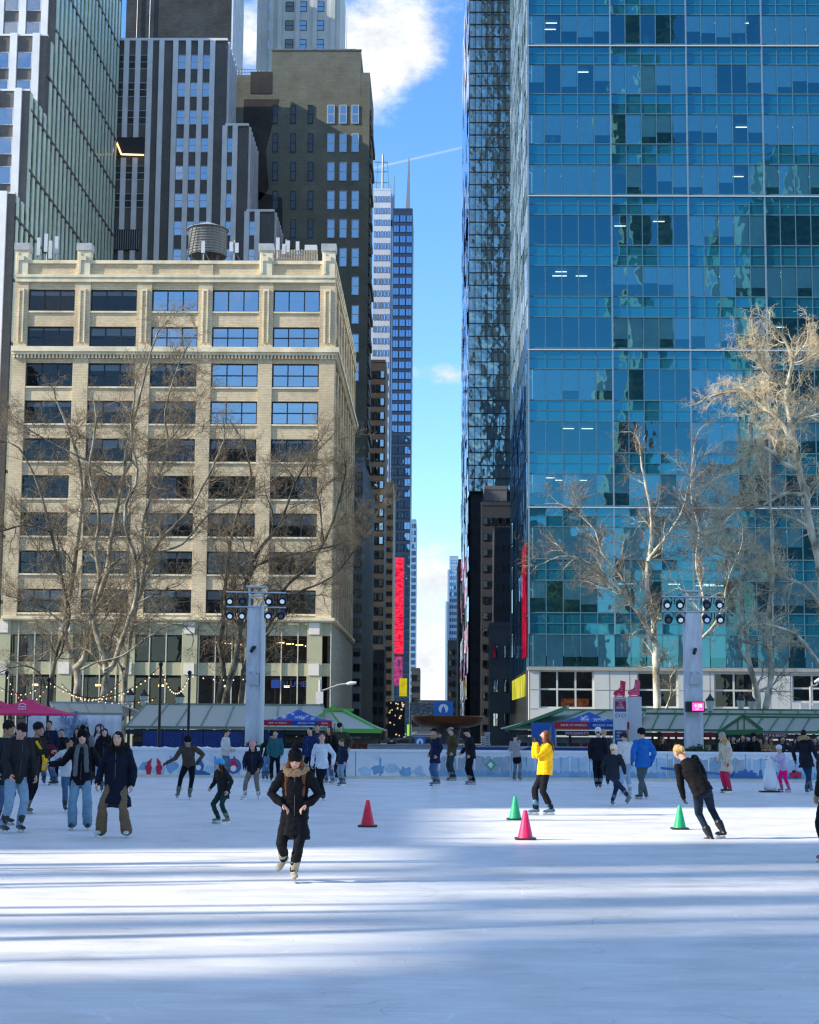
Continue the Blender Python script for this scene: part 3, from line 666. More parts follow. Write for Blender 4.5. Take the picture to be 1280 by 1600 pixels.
b = MB(); b.box(GX0+.2, GXs[-1], YG2-.3, YG2, GZ, ZTOP); b.box(GX0+.3, GXs[-1], DG+5.2, YG2-.3, ZTOP-.5, ZTOP); b.box(GXs[-1], GXs[-1]+.3, DG, YG2, GZ, ZTOP); b.obj('rear_wall', m_dspan, G)
# street side: mirror glass, its reflections partly painted into the base colours
s = MB(); zz = 7.0
m_mir = glassmat('silver_blue_mirror_glass', gl=(.8,.9,1), fac=.35, base=(.72,.80,.92), wob=.05, wscale=.25)  # pale base stands in for bright clouds mirrored in the upper panes
m_mir2 = glassmat('deep_blue_mirror_glass', gl=(.35,.55,.85), fac=.45, base=(.17,.26,.42), wob=.05, wscale=.25)  # blue base stands in for the deeper reflection of the lower panes
while zz < ZTOP:
    yy = DG+.05
    while yy < YG2-1:
        t1, t2 = rnd.uniform(-.03,.03), rnd.uniform(-.03,.03)
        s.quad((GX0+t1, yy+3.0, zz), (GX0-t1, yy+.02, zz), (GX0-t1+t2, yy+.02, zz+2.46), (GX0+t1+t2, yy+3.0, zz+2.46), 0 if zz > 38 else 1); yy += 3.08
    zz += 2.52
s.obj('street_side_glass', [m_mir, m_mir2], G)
b = MB(); zz = 7
while zz < ZTOP: b.box(GX0-.1, GX0-.04, DG, YG2, zz-.04, zz+.02); zz += 5.04
for q in range(13): b.box(GX0-.09, GX0-.03, DG+q*3.08-.04, DG+q*3.08+.04, 7, ZTOP)
b.obj('street_side_mullion', m_thin, G)
# pale stone base
m_base = mat('pale_stone_panel', (.55,.56,.52), .6, .1, .3, world=True)
ZB = FZ[0]-3.35
gz = lambda py: Z(1000, py, DG)
ops = []   # (px0, px1, pytop, pybot)
for (a, c_, t_, bo) in [(842,928,1048,1108), (995,1059,1050,1106), (1115,1178,1050,1106), (1237,1300,1052,1096)]: ops.append((X(a,1075,DG), X(c_,1075,DG), gz(bo), gz(t_)))
b = MB(); xp = GX0-.05
for (x0, x1, z0, z1) in ops:
    b.box(xp, x0, DG-.3, DG+.6, GZ, ZB, 0); b.box(x0, x1, DG-.3, DG+.6, z1, ZB, 0); b.box(x0, x1, DG-.3, DG+.6, GZ, z0, 0); xp = x1
b.box(xp, GXs[-1], DG-.3, DG+.6, GZ, ZB, 0)
for q in range(24):
    xx = GX0+q*1.85
    if not any(x0-.05 < xx < x1+.05 for x0, x1, _, _ in ops): b.box(xx-.025, xx+.025, DG-.312, DG-.3, GZ, ZB, 1)
for py in (1046, 1079, 1109): b.box(GX0, GX0+.8, DG-.312, DG-.3, gz(py)-.03, gz(py)+.03, 1); b.box(ops[0][1]+.1, ops[1][0]-.1, DG-.312, DG-.3, gz(py)-.03, gz(py)+.03, 1); b.box(ops[1][1]+.1, ops[2][0]-.1, DG-.312, DG-.3, gz(py)-.03, gz(py)+.03, 1); b.box(ops[2][1]+.1, ops[3][0]-.1, DG-.312, DG-.3, gz(py)-.03, gz(py)+.03, 1)
b.box(GX0-.2, GXs[-1], DG-.45, DG+.2, ZB+.003, ZB+.3, 2)
b.box(GX0-.05, GX0+.4, DG+.6, YG2, GZ, 6.98, 3)
b.obj('stone_base', [m_base, mat('stone_joint', (.2,.2,.2)), mat('base_coping', (.35,.34,.3)), mat('dark_side_base', (.03,.04,.06), .25)], G)
for i, (x0, x1, z0, z1) in enumerate(ops):
    window(G, x0, z0, x1-x0, z1-z0, DG-.1, 2, 2 if i else 3, fm=m_base, pane=m_pane, ft=.16)
    bb = MB(); bb.box(x0-.3, x1+.3, DG+3, DG+3.2, GZ, z1+.5); bb.obj('lobby_wall', m_inter, G)
b = MB(); b.box(ops[0][0]+2.2, ops[0][1]-.3, DG+2.0, DG+2.1, gz(1104), gz(1092), 0); b.obj('lobby_display', emat('lobby_orange', (.9,.25,.08), .12, ((2,1,2), (.1,.03,.02))), G)
b = MB(); b.box(GX0-.14, GX0-.07, 160, 186, 4.6, 6.7); b.obj('lit_panel', emat('yellow_lobby', (.9,.85,.1), .5, ((1,1,.3), (.3,.3,.02))), G)  # yellow reflection in the side glass, built as a glowing panel
b = MB(); b.box(GX0-.22, GX0-.12, 157.5, 163.0, 8.3, 19.0); b.obj('red_light_strip', emat('red_strip_glow', (.75,.02,.06), .42, ((1.5,1.5,.9), (.18,.0,.03))), G)  # reflection of the red screen, built as a glowing strip on the glass
# ---------- H: dark mosaic glass tower
YH = 222.0
HX0, HX1 = X(733, 400, YH), X(800, 400, YH); ZH0, ZH1 = Z(765, 768, YH), 118
H = empty('skyscraper', ((HX0+HX1)/2, YH, GZ), 'dark mirror glass tower with mosaic reflections next to the street gap', 'skyscraper')
m_mos = glassmat('dark_mirror_glass', gl=(.50,.68,.70), rough=.07, fac=.36, base=(.11,.18,.21), wob=.16, wscale=.55)
m_mos2 = glassmat('silver_mirror_glass', gl=(.85,.9,1), fac=.75, base=(.1,.14,.2), wob=.06, wscale=.3)
s = MB(); nx = 7; w = (HX1-HX0)/nx; hz = 1.78; z = ZH0
while z < ZH1:
    for j in range(nx):
        t1, t2 = rnd.uniform(-.012,.012), rnd.uniform(-.014,.014)
        s.quad((HX0+w*j+.02, YH+t1, z+.03), (HX0+w*(j+1)-.02, YH-t1, z+.03), (HX0+w*(j+1)-.02, YH-t1+t2, z+hz-.03), (HX0+w*j+.02, YH+t1+t2, z+hz-.03))
    z += hz
s.obj('curtain_wall', m_mos, H)
b = MB(); z = ZH0
while z < ZH1: b.box(HX0, HX1, YH-.2, YH-.12, z-.05, z+.05); z += hz
for j in range(nx+1): b.box(HX0+w*j-.04, HX0+w*j+.04, YH-.2, YH-.12, ZH0, ZH1)
b.obj('mullion', mat('dark_mullion', (.03,.035,.04), .3), H)
s = MB(); z = 2; YH2 = YH*(733-678)/(721-678)
while z < ZH1:
    for q in range(14):
        y0 = YH+(YH2-YH)*q/14; y1 = YH+(YH2-YH)*(q+1)/14-.1; t1 = rnd.uniform(-.09,.09); t2 = rnd.uniform(-.03,.03)
        s.quad((HX0-t1, y1, z), (HX0+t1, y0, z), (HX0+t1+t2, y0, z+3.3), (HX0-t1+t2, y1, z+3.3), 0)
    z += 3.4
s.obj('side_glass', m_mos2, H)
b = MB(); b.box(HX0+.3, HX1, YH+.5, YH2, GZ, ZH1)
b.obj('core', m_inter, H)
slab('brick_building', 'grey stone block rising in the street below the mosaic tower', 'building', 752, 800, 790, 212, 9, mat('grey_stepped_stone', (.05,.055,.065), .8, .2, .3, world=True), m_pane, 14, 4, .45, .7)
slab('brick_building', 'grey stone upper storeys set back under the mosaic glass', 'building', 757, 792, 765, 214, 7, mat('grey_stepped_stone2', (.16,.16,.17)), m_pane, 18, 4, .45, .7)
slab('brick_building', 'dark navy block beside the glass tower corner', 'building', 773, 800, 830, 203, 8, mat('navy_stone', (.035,.045,.065), .6, .2, .3, world=True), m_pane, 10, 3, .4, .4)
slab('brick_building', 'low slate grey building in front of the navy block', 'building', 766, 800, 979, 199, 6, mat('slate_wall', (.09,.11,.13), .6, .2, .3, world=True), None, 3, 2, .4, .5)
slab('brick_building', 'dark street wall building under the mirror glass side', 'building', 716, 747, 878, 300, 20, mat('street_dark_stone2', (.05,.055,.06), .7, .25, .3, world=True), m_pane, 16, 4, .4, .6)
slab('brick_building', 'black low building at the right side of the far street', 'building', 700, 724, 1004, 360, 20, mat('far_dark_brick', (.06,.06,.06)), m_pane, 8, 4)
t, x0, x1, zt = slab('skyscraper', 'pale blue stepped tower far down the street on the right', 'skyscraper', 702, 716, 870, 880, 40, mat('far_blue_wall', (.3,.42,.55), .6, .1), glassmat('light_blue_glass', fac=.5), 26, 4, .5, .8)
b = MB(); b.box(X(699,1000,876), x0, 878, 900, GZ, Z(700,890,878)); b.box(X(696,1000,876), X(699,1000,876), 877, 900, GZ, Z(700,940,878))
b.obj('lower_block', mat('far_blue_wall', (.3,.42,.55)), t)
# ---------- unseen blocks added to band the ice with light; towers for the reflections
cs, sn = math.cos(SAZ), math.sin(SAZ)
tanE = math.tan(SEL)
SKEW = sn/cs
def shade_block(v0, v1, z0, z1, L0, th, name, label, t=None, m=None):
    """box aligned with the sun's azimuth so that it shades v0<v<v1 on the ground, at distance L0 toward the sun"""
    def pt(s, v): return (s*cs - v*sn, s*sn + v*cs)
    b = MB(); q = [pt(-L0+v0*SKEW, v0), pt(-L0+v1*SKEW, v1), pt(-L0-th+v1*SKEW, v1), pt(-L0-th+v0*SKEW, v0)]
    vs = [(x, y, z0) for x, y in q]+[(x, y, z1) for x, y in q]
    b.add(vs, [(0,1,2,3),(7,6,5,4),(0,4,5,1),(1,5,6,2),(2,6,7,3),(3,7,4,0)])
    return b
m_off = brick('off_frame_masonry', (.3,.25,.2), (.26,.22,.18), .5)  # brick of the added unseen blocks
SH = empty('office_block', (-105, -20, GZ), 'stone office blocks joined above open arcades south of the rink outside the picture', 'building')  # unseen blocks, fins and columns added to cut light bands on the ice
Hh = lambda s: (s+105)*tanE    # height at L=105 whose shadow edge falls at s on the ground
parts = []
parts.append((35.6, 92, GZ, 88)); parts.append((-70, 12.5, GZ, 90)); parts.append((24.4, 25.0, GZ, 90))
parts.append((25.0, 35.6, GZ, Hh(.3)))                 # low added block: light clears it to the right of the street axis
for a, c_ in ((12.5,14.3), (14.5,15.55), (15.9,17.45), (17.9,18.05), (18.3,18.65), (18.95,20.35), (20.6,24.4)): parts.append((a, c_, Hh(.3), 90))
for a, c_ in ((20.2,21.1), (15.0,16.0), (13.2,13.5)): parts.append((a, c_, GZ, Hh(.3)))
for (a, c_, z0, z1) in parts: shade_block(a, c_, z0, z1, 105, 12 if z0 < 0 else .8, '', '').obj('wing', m_off, SH)  # each wing is an added unseen block
def far_tower(x, y, w, dp, h, m, label):
    e = empty('tower_block', (x, y, GZ), label, 'building'); b = MB(); b.box(x-w/2, x+w/2, y-dp, y, GZ, h)
    b.box(x-w/3, x+w/3, y-dp*.8, y-.2*dp, h, h*1.12); b.obj('wall', m, e)
    b = MB()
    for f in range(int(h/4)): b.box(x-w/2+1, x+w/2-1, y, y+.1, 2+4*f, 4+4*f)
    tag(b.obj('window', mat('reflected_window_band', (.22,.28,.29), .3), e), kind='stuff'); return e
m_off2 = brick('reflected_tower', (.36,.44,.40), (.33,.40,.36), .5); m_off3 = brick('reflected_pale_tower', (.55,.5,.4), (.5,.46,.38), .5)
far_tower(118, -150, 60, 30, 150, m_off2, 'wide greenish tower east of the park outside the picture')
far_tower(60, -170, 9, 9, 230, m_off3, 'slim pale tower east of the park outside the picture')
far_tower(36, -190, 30, 20, 60, m_off3, 'stocky pale block east of the park outside the picture')
far_tower(-60, -200, 40, 20, 80, m_off3, 'pale block southeast of the park outside the picture')
far_tower(190, -140, 50, 30, 120, m_off3, 'pale block northeast of the park outside the picture')
# ================================================================== GROUND
def sheet(name, x0, x1, y0, y1, z, m, h=None):
    b = MB()
    if h: b.box(x0, x1, y0, y1, z-h, z)
    else: b.quad((x0,y0,z),(x1,y0,z),(x1,y1,z),(x0,y1,z))
    return tag(b.obj(name, m, origin=((x0+x1)/2,(y0+y1)/2,z)), kind='structure')
sheet('ground', -2500, 2500, -2500, 2500, GZ, mat('paving', (.22,.21,.2), .85, .15, .5, world=True))
sheet('avenue_road', -300, 300, 133, 150, GZ+.02, mat('asphalt', (.05,.05,.052), .85, .2, 1, bump=.3, world=True))
sheet('street_road', -5.2, 1.6, 150, 700, GZ+.024, mat('asphalt', (.05,.05,.052)))
sheet('pavement', -300, 300, 129, 133, GZ+.14, mat('kerb_paving', (.3,.3,.29), .8, .1), .14)
sheet('pavement', -300, 300, 150, 154.6, GZ+.14, mat('kerb_paving', (.3,.3,.29)), .14)
b = MB(); [b.box(-150+q*8, -147+q*8, 141.4, 141.55, GZ+.024, GZ+.028) for q in range(38)]; tag(b.obj('road_marking', mat('road_paint', (.7,.7,.68))), kind='structure')
# ice
m, nt, out = newmat('skated_ice'); L = nt.links.new
b_ = nn(nt, 'ShaderNodeBsdfPrincipled', Roughness=.42); b_.inputs['Specular IOR Level'].default_value = .35
g = nt.nodes.new('ShaderNodeNewGeometry')
def nz_(scale, st, det=6, rough=.6, dist=0.0):
    mp = nt.nodes.new('ShaderNodeMapping'); mp.inputs['Scale'].default_value = st[:3]; mp.inputs['Rotation'].default_value = (0,0,st[3] if len(st) > 3 else 0)
    L(g.outputs['Position'], mp.inputs[0]); n = nn(nt, 'ShaderNodeTexNoise', Scale=scale, Detail=det, Roughness=rough, Distortion=dist); L(mp.outputs[0], n.inputs['Vector']); return n.outputs[0]
def mrn(s, a, b, c, d):
    n = nn(nt, 'ShaderNodeMapRange', From_Min=a, From_Max=b, To_Min=c, To_Max=d); L(s, n.inputs[0]); return n.outputs[0]
def mth(op, a, b=None):
    n = nn(nt, 'ShaderNodeMath', _operation=op); L(a, n.inputs[0])
    if b is not None:
        if isinstance(b, (int, float)): n.inputs[1].default_value = b
        else: L(b, n.inputs[1])
    return n.outputs[0]
big = mrn(nz_(.35, (1,1.6,1)), .3, .7, .93, 1.05)
scr = []
for k, (an, sc_) in enumerate(((.15, 1.0), (-.25, 1.3), (.9, .8), (-1.1, .9), (.02, 2.0))):
    v = nz_(3.0*sc_, (.35, 7, 1, an), 2, .5, 1.6)
    q = mth('ABSOLUTE', mth('SUBTRACT', v, .5)); scr.append(mrn(q, 0, .012, 1.0, 0.0))
sc_all = scr[0]
for s_ in scr[1:]: sc_all = mth('MAXIMUM', sc_all, s_)
sc_all = mth('MULTIPLY', sc_all, mrn(nz_(.6, (1,1,1)), .36, .55, 0, 1))
for k, (an, sc_, st_) in enumerate(((.3,.55,(1,1.8,1)),(1.4,.7,(1,1.5,1)),(2.2,.45,(1.2,1,1)),(.8,.9,(1,2.2,1)))):
    q = mth('ABSOLUTE', mth('SUBTRACT', nz_(sc_, (*st_, an), 1, .3, .4), .5)); sc_all = mth('MAXIMUM', sc_all, mth('MULTIPLY', mrn(q, 0, .0032, 1.0, 0.0), 1.0))
tone = mth('MULTIPLY', big, mrn(nz_(3.5, (.4,2.4,1)), .3, .7, .93, 1.05))
tone = mth('ADD', tone, mth('MULTIPLY', sc_all, mrn(nz_(.9, (1,1,1), 2), .42, .58, -.28, .2)))
grit = mth('MULTIPLY', mrn(nz_(45, (.6,1.4,1), 4), .3, .7, .94, 1.06), mrn(nz_(9, (.3,2.2,1), 4), .3, .7, .95, 1.05))
tone = mth('MULTIPLY', tone, grit)
cv = nn(nt, 'ShaderNodeVectorMath', _operation='SCALE'); cv.inputs[0].default_value = (.81,.80,.785); L(tone, cv.inputs['Scale']); L(cv.outputs[0], b_.inputs['Base Color'])
L(mrn(nz_(1.2, (.5,2,1)), .35, .65, .30, .55), b_.inputs['Roughness'])
bp = nn(nt, 'ShaderNodeBump', Strength=.35, Distance=.004); L(mth('ADD', nz_(14, (.6,2,1), 5), mth('MULTIPLY', sc_all, -.6)), bp.inputs['Height']); L(bp.outputs[0], b_.inputs['Normal'])
L(b_.outputs[0], out.inputs[0])
YR = 56.2
sheet('ice', -32, 32, -6, YR, 0, m, .12)
# ================================================================== RINK BOARDS
m_bwhite = mat('board_white', (.72,.76,.80), .45, .06, 1.5)
m_bpale = mat('board_pale_blue', (.42,.57,.70), .45, .18, 1.2, stretch=(1,1,2))
m_bgrey = mat('board_frost_grey', (.36,.42,.48), .5, .22, 2.5)
m_bblue = mat('mural_blue', (.05,.15,.38), .45, .15, 2); m_bmid = mat('mural_mid_blue', (.20,.38,.56), .45, .2, 3); m_red = mat('mural_red', (.55,.015,.05), .45, .1)
m_mwhite = mat('mural_white', (.8,.83,.86), .5, .03); m_mgreen = mat('mural_green', (.12,.35,.22), .5, .1)
R = empty('rink_barrier', (0, YR, 0), 'long white and frosty blue mural boards with a white cap rail round the ice', 'rink boards')
BH = .90; rr = random.Random(3)
def blobpoly(cx, cz, rx, rz, n=14, jit=.25): return [(cx+rx*math.cos(2*math.pi*i/n)*(1+rr.uniform(-jit,jit)), cz+rz*math.sin(2*math.pi*i/n)*(1+rr.uniform(-jit,jit))) for i in range(n)]
for q in range(-11, 12):
    x0, x1 = q*2.6, q*2.6+2.58; pxm = 678+(x0+1.3)*FPX/YR
    b = MB(); b.box(x0, x1, YR, YR+.12, .09, BH, 0); y = YR-.004
    if pxm < 640 and pxm > 130:      # white panels with blue shrubs
        for i in range(5): b.prism([(p[0], p[1]) for p in blobpoly(x0+.3+i*.45, .22+rr.uniform(0,.15), .22, .16, 12, .4)], y, YR-.001, 2 if i % 2 else 1)
        tx = x0+rr.uniform(.4,2.1)
        b.prism([(tx-.03,.1),(tx+.03,.1),(tx+.03,.7),(tx-.03,.7)], y-.002, YR-.001, 2)
        for i in range(7): b.bar((tx, y-.003, .3+i*.06), (tx+rr.uniform(-.3,.3), y-.003, .45+i*.06), .02, .004, 2)
    else:
        pts = [(x0+.02, .1), (x1-.02, .1)] + [(x1-.02-(x1-x0-.04)*i/24, .74+rr.uniform(-.05,.07)) for i in range(25)]
        b.prism(pts, y, YR-.001, 1 if q % 3 else 4)
        pts = [(x0+.03, .1), (x1-.03, .1)] + [(x1-.03-(x1-x0-.06)*i/30, .22+abs(math.sin(i*1.3))*.12) for i in range(31)]
        b.prism(pts, y-.003, y-.0005, 2 if pxm < 1080 else 5)
        for i in range(8):
            tx = x0+.2+i*.29; hh = rr.uniform(.2,.45); pts = [(tx-.012, .7-hh), (tx+.012, .7-hh), (tx+.03, .76), (tx-.03, .76)]; b.prism(pts, y-.006, y-.004, 2 if i % 2 else 0)
        for i in range(4):
            tx = x0+.4+i*.6
            for k2 in range(5): b.bar((tx, y-.005, .15+k2*.1), (tx+rr.uniform(-.25,.25), y-.005, .3+k2*.11), .016, .003, 0)
    b.obj('panel', [m_bwhite, m_bpale, m_bmid, m_bblue, m_bgrey, m_bmid], R)
b = MB(); b.box(-29, 29, YR-.05, YR+.18, BH+.001, BH+.08); b.obj('cap_rail', mat('cap_rail_white', (.78,.80,.82), .35, .04), R)
b = MB(); b.box(-29, 29, YR-.02, YR+.0, 0, .085); b.obj('kick_plate', mat('kick_plate', (.68,.66,.55), .5, .1), R)
def mural(px, py, polys, s=1.0):
    """flat painted figure on the boards; polygon points in metres round (px,py)"""
    c = at(px, py, YR); b = MB(); mats = []
    for k, (poly, m_) in enumerate(polys):
        if m_ not in mats: mats.append(m_)
        b.prism([(c.x+a*s, c.z+z*s) for a, z in poly], YR-.016-.004*k, YR-.009-.004*k, mats.index(m_))
    return b.obj('mural', mats, R)
def circ(cx, cz, r, n=16, sq=1): return [(cx+r*math.cos(2*math.pi*i/n), cz+sq*r*math.sin(2*math.pi*i/n)) for i in range(n)]
for px, fl in ((232, 1), (249, -1)):   # two red skating silhouettes
    mural(px, 1200, [([(-.05*fl,-.32),(.06*fl,-.32),(.12*fl,.02),(0,.1),(-.08*fl,0)] if fl > 0 else [(.05,-.32),(.08,0),(0,.1),(-.12,.02),(-.06,-.32)], m_red), (circ(.02*fl,.17,.07), m_red), (circ(0,.02,.11), m_red),
                     ([(.02,.22),(.1*fl+.02,.34),(.09*fl,.2)] if fl < 0 else [(.09*fl,.2),(.1*fl+.02,.34),(.0,.22)], m_red)])
mural(311, 1203, [([(-.42,-.32),(.42,-.32),(.38,-.12),(.1,.0),(-.15,-.02),(-.36,-.16)], m_bblue), (circ(.0,.12,.17), m_bblue), (circ(-.02,.08,.09), m_mwhite), ([(-.16,.16),(.16,.16),(.08,.34),(-.06,.36)], m_bblue), (circ(-.01,.38,.05), m_mwhite)])
mural(365, 1197, [(circ(0,0,.26), m_bblue), (circ(-.04,.0,.19), m_red), (circ(-.0,-.08,.1), m_mwhite), ([(-.03,.24),(.06,.24),(.02,.36)], m_red)])
mural(767, 1195, [([(0,-.22),(.22,0),(0,.22),(-.22,0)], m_mgreen), ([(0,-.12),(.08,0),(0,.1),(-.1,0)], m_mwhite)])
text('OASIS', .07, m_bblue, R, (at(767,1207,YR).x, YR-.012, .2))
sk = []; x = 0
for i in range(26): hh = rr.uniform(.06,.3); sk += [(x, hh), (x+.1, hh)]; x += .1
mural(1130, 1216, [([(0,0),(2.6,0)]+sk[::-1], m_bblue)])
mural(1108, 1213, [([(-1.6,.3),(-1.6,.22),(.8,0),(.8,.08)], m_bblue)])
mural(1243, 1212, [(circ(0,.05,.13), m_red), ([(-.2,-.05),(.2,-.05),(.2,.1),(-.2,.1)], m_red)])
mural(1118, 1196, [([(0,-.2),(.1,-.05),(.2,.1),(.05,.15),(0,.3),(-.08,.12),(-.2,.05),(-.08,-.05)], m_bmid)])
# ================================================================== BEHIND THE BOARDS
def beamrail(name, label, pa, pb, y, z0, z1, m, cat='barrier'):
    b = MB(); xa, xe = X(pa,1170,y), X(pb,1170,y); t = empty(name, ((xa+xe)/2, y, GZ), label, cat)
    b.box(xa, xe, y, y+.1, z0, z1); b.obj('panel', m, t)
    b = MB(); b.box(xa, xe, y-.03, y+.13, z1+.001, z1+.05)
    n = int((xe-xa)/1.5)
    for i in range(n+1): xx = xa+(xe-xa)*i/n; b.box(xx-.03, xx+.03, y+.1, y+.16, GZ, z1)
    b.obj('rail', m_stl, t); return t
m_rb = mat('royal_blue_panel', (.01,.045,.30), .4, .12, 1)
beamrail('low_barrier', 'royal blue low barrier behind the rink boards', 722, 940, 60.5, .7, 1.02, m_rb)
beamrail('low_barrier', 'grey low barrier panels left of the fountain bowl', 575, 722, 61, .4, 1.05, mat('barrier_grey', (.30,.34,.38), .6, .2, 2))
# snow heaps
sp = MB()
for k in range(34):
    px = 205+k*6.6; c = at(px, 1172, 59); sp.ball((c.x, 59+rr.uniform(-.2,.2), .82), .3, .3, .12+rr.uniform(0,.06), 8)
sp.box(X(205,1172,59), X(430,1172,59), 58.8, 59.3, GZ, .84)
tag(sp.obj('snow_bank', mat('snow', (.8,.83,.86), .8, .05)), kind='stuff')
# blue fence with snowflake print under the left roof
def fence_blue(pa, pb, y, z0, z1):
    xa, xe = X(pa,1160,y), X(pb,1160,y); t = empty('blue_fence', ((xa+xe)/2, y, GZ), 'dark blue screened fence with pale snowflake print under the grey glass roof', 'fence')
    n = 7
    for i in range(n):
        a, c_ = xa+(xe-xa)*i/n+.02, xa+(xe-xa)*(i+1)/n-.02
        b = MB(); b.box(a, c_, y, y+.06, z0, z1, 0); r2 = random.Random(i)
        for k in range(3):
            cx, cz = r2.uniform(a+.3, c_-.3), r2.uniform(z0+.3, z1-.3); rad = r2.uniform(.12,.35)
            for j in range(6):
                an = math.pi/3*j; b.bar((cx, y-.006, cz), (cx+rad*math.cos(an), y-.006, cz+rad*math.sin(an)), .02, .006, 1)
                for s_ in (-.5,.5): b.bar((cx+rad*.6*math.cos(an), y-.006, cz+rad*.6*math.sin(an)), (cx+rad*.85*math.cos(an+s_*.6), y-.006, cz+rad*.85*math.sin(an+s_*.6)), .015, .006, 1)
        b.obj('panel', [mat('fence_navy_mesh', (.012,.04,.20), .5, .3, 1.5), mat('fence_print', (.07,.17,.42), .5, .1)], t)
    for i in range(n+1):
        b = MB(); xx = xa+(xe-xa)*i/n; b.box(xx-.03, xx+.03, y+.065, y+.13, GZ, z1+.1); b.obj('post', m_wframe, t)
fence_blue(222, 445, 68, GZ, Z(330,1143,68))
# kiosks with glazed roofs
m_roofg = glassmat('cloudy_roof_glass', tint=(.5,.55,.5), gl=(.85,.9,.85), fac=.04, rough=.3, base=(.50,.50,.42))
m_grn = mat('kiosk_green_steel', (.03,.15,.055), .4, .12, 1); m_grnl = mat('kiosk_bright_green', (.16,.50,.08), .4, .1, 1)
m_alu = mat('weathered_roof_metal', (.36,.38,.36), .5, .15, 1)
def shed_roof(name, label, pa, pb, pa2, pb2, pye, pyr, y0, dy, n, wall=None, ends=None, slabm=None, rib=None, cat='kiosk', wtop=None):
    """long kiosk: sloping glazed roof (eave pye at y0, ridge pyr at y0+dy), ribs, posts and a counter wall"""
    y1 = y0+dy; xe0, xe1 = X(pa,pye,y0), X(pb,pye,y0); xr0, xr1 = X(pa2,pyr,y1), X(pb2,pyr,y1)
    ze = at((pa+pb)/2,pye,y0).z; zr = at((pa2+pb2)/2,pyr,y1).z
    t = empty(name, ((xe0+xe1)/2, y0, GZ), label, cat)
    A_, B_, C_, D_ = Vector((xe0,y0,ze)), Vector((xe1,y0,ze)), Vector((xr1,y1,zr)), Vector((xr0,y1,zr)); up = Vector((0,0,.06))
    b = MB(); b.add([A_,B_,C_,D_,A_+up,B_+up,C_+up,D_+up], [(3,2,1,0),(4,5,6,7),(0,1,5,4),(1,2,6,5),(2,3,7,6),(3,0,4,7)])
    # rear slope
    R0, R1 = Vector((xr0,y1+.01,zr)), Vector((xr1,y1+.01,zr)); S0, S1 = Vector((xe0,y1+dy,ze)), Vector((xe1,y1+dy,ze))
    b.add([R0,R1,S1,S0,R0+up,R1+up,S1+up,S0+up], [(3,2,1,0),(4,5,6,7),(0,1,5,4),(1,2,6,5),(2,3,7,6),(3,0,4,7)])
    b.obj('roof', slabm or m_roofg, t)
    b = MB(); up2 = Vector((0,0,.10))
    for i in range(n+1):
        f = i/n; b.bar(A_.lerp(B_, f)+up2, D_.lerp(C_, f)+up2, .045, .05)
    b.bar(A_+up2, B_+up2, .06, .07); b.bar(D_+up2, C_+up2, .07, .07)
    b.obj('roof_frame', rib or m_grn, t)
    b = MB()
    for i in range(n+1):
        xx = xe0+.1+(xe1-xe0-.2)*i/n; b.box(xx-.05, xx+.05, y0+.15, y0+.25, GZ, ze-.02)
    b.box(xe0, xe1, y0+.1, y0+.3, ze-.22, ze-.02); b.obj('post', m_wframe, t)
    if wall:
        b = MB(); b.box(xe0+.2, xe1-.2, y0+.6, y0+.7, GZ, ze-.3, 0); b.box(xe0+.1, xe1-.1, y0+.5, y0+.75, GZ, GZ+1.0, 1); r2 = random.Random(5)
        nwin = n*2
        for i in range(nwin):
            a = xe0+.3+(xe1-xe0-.6)*i/nwin; c_ = a+(xe1-xe0-.6)/nwin*.8; mm = r2.choice([2,2,3,4,2,5]); b.box(a, c_, y0+.55, y0+.598, GZ+1.15, ze-.55, mm)
        b.obj('counter_wall', [wall, mat('counter_grey', (.12,.13,.13)), m_inter, mat('shop_green', (.05,.12,.09)), mat('shop_cream', (.45,.43,.36)), mat('shop_red', (.25,.03,.03))], t)
    return t, (xe0, xe1, ze, xr0, xr1, zr, y0, y1)
shed_roof('market_kiosk', 'long market kiosk with pale ribbed glass roof above the dark blue fence', 196, 508, 228, 505, 1140, 1104, 72, 5, 8, wall=mat('kiosk_wood', (.18,.13,.08)), rib=mat('grey_green_rib', (.22,.27,.2)))
shed_roof('market_kiosk', 'market kiosk with grey panelled roof behind the white snowflake banner', 88, 192, 78, 188, 1118, 1101, 76, 4, 4, wall=mat('kiosk_wood', (.18,.13,.08)), rib=m_alu)
t, g_ = shed_roof('market_kiosk', 'bright green framed corner kiosk under a hipped glass roof left of the street', 425, 596, 478, 536, 1143, 1114, 74, 4, 3, wall=mat('kiosk_wood', (.18,.13,.08)), rib=m_grnl)
b = MB(); b.bar((g_[1]-.0, 73.95, g_[2]+.05), (g_[4], 78, g_[5]+.12), .14, .12); b.bar((g_[0], 73.95, g_[2]+.02), (g_[1], 73.95, g_[2]+.02), .1, .16); b.bar((g_[3], 78, g_[5]+.15), (g_[4]+.5, 78, g_[5]+.15), .12); b.bar((X(492,1118,74), 74.5, g_[5]-.3), (X(524,1100,74), 74.5, g_[5]+.35), .12); b.obj('gable_frame', m_grnl, t)
b = MB()
for px, m_ in ((486,0),(500,1),(513,0)): b.box(X(px-6,1160,72.9), X(px+6,1160,72.9), 73.6, 73.65, GZ, Z(500,1146,73.6), m_)
b.box(X(480,1160,73), X(540,1160,73), 73.55, 73.59, Z(500,1153,73.5), Z(500,1146,73.5), 0); b.obj('print_panel', [mat('kiosk_blue_print', (.03,.2,.55), .4, .2, 2), m_bwhite], t)
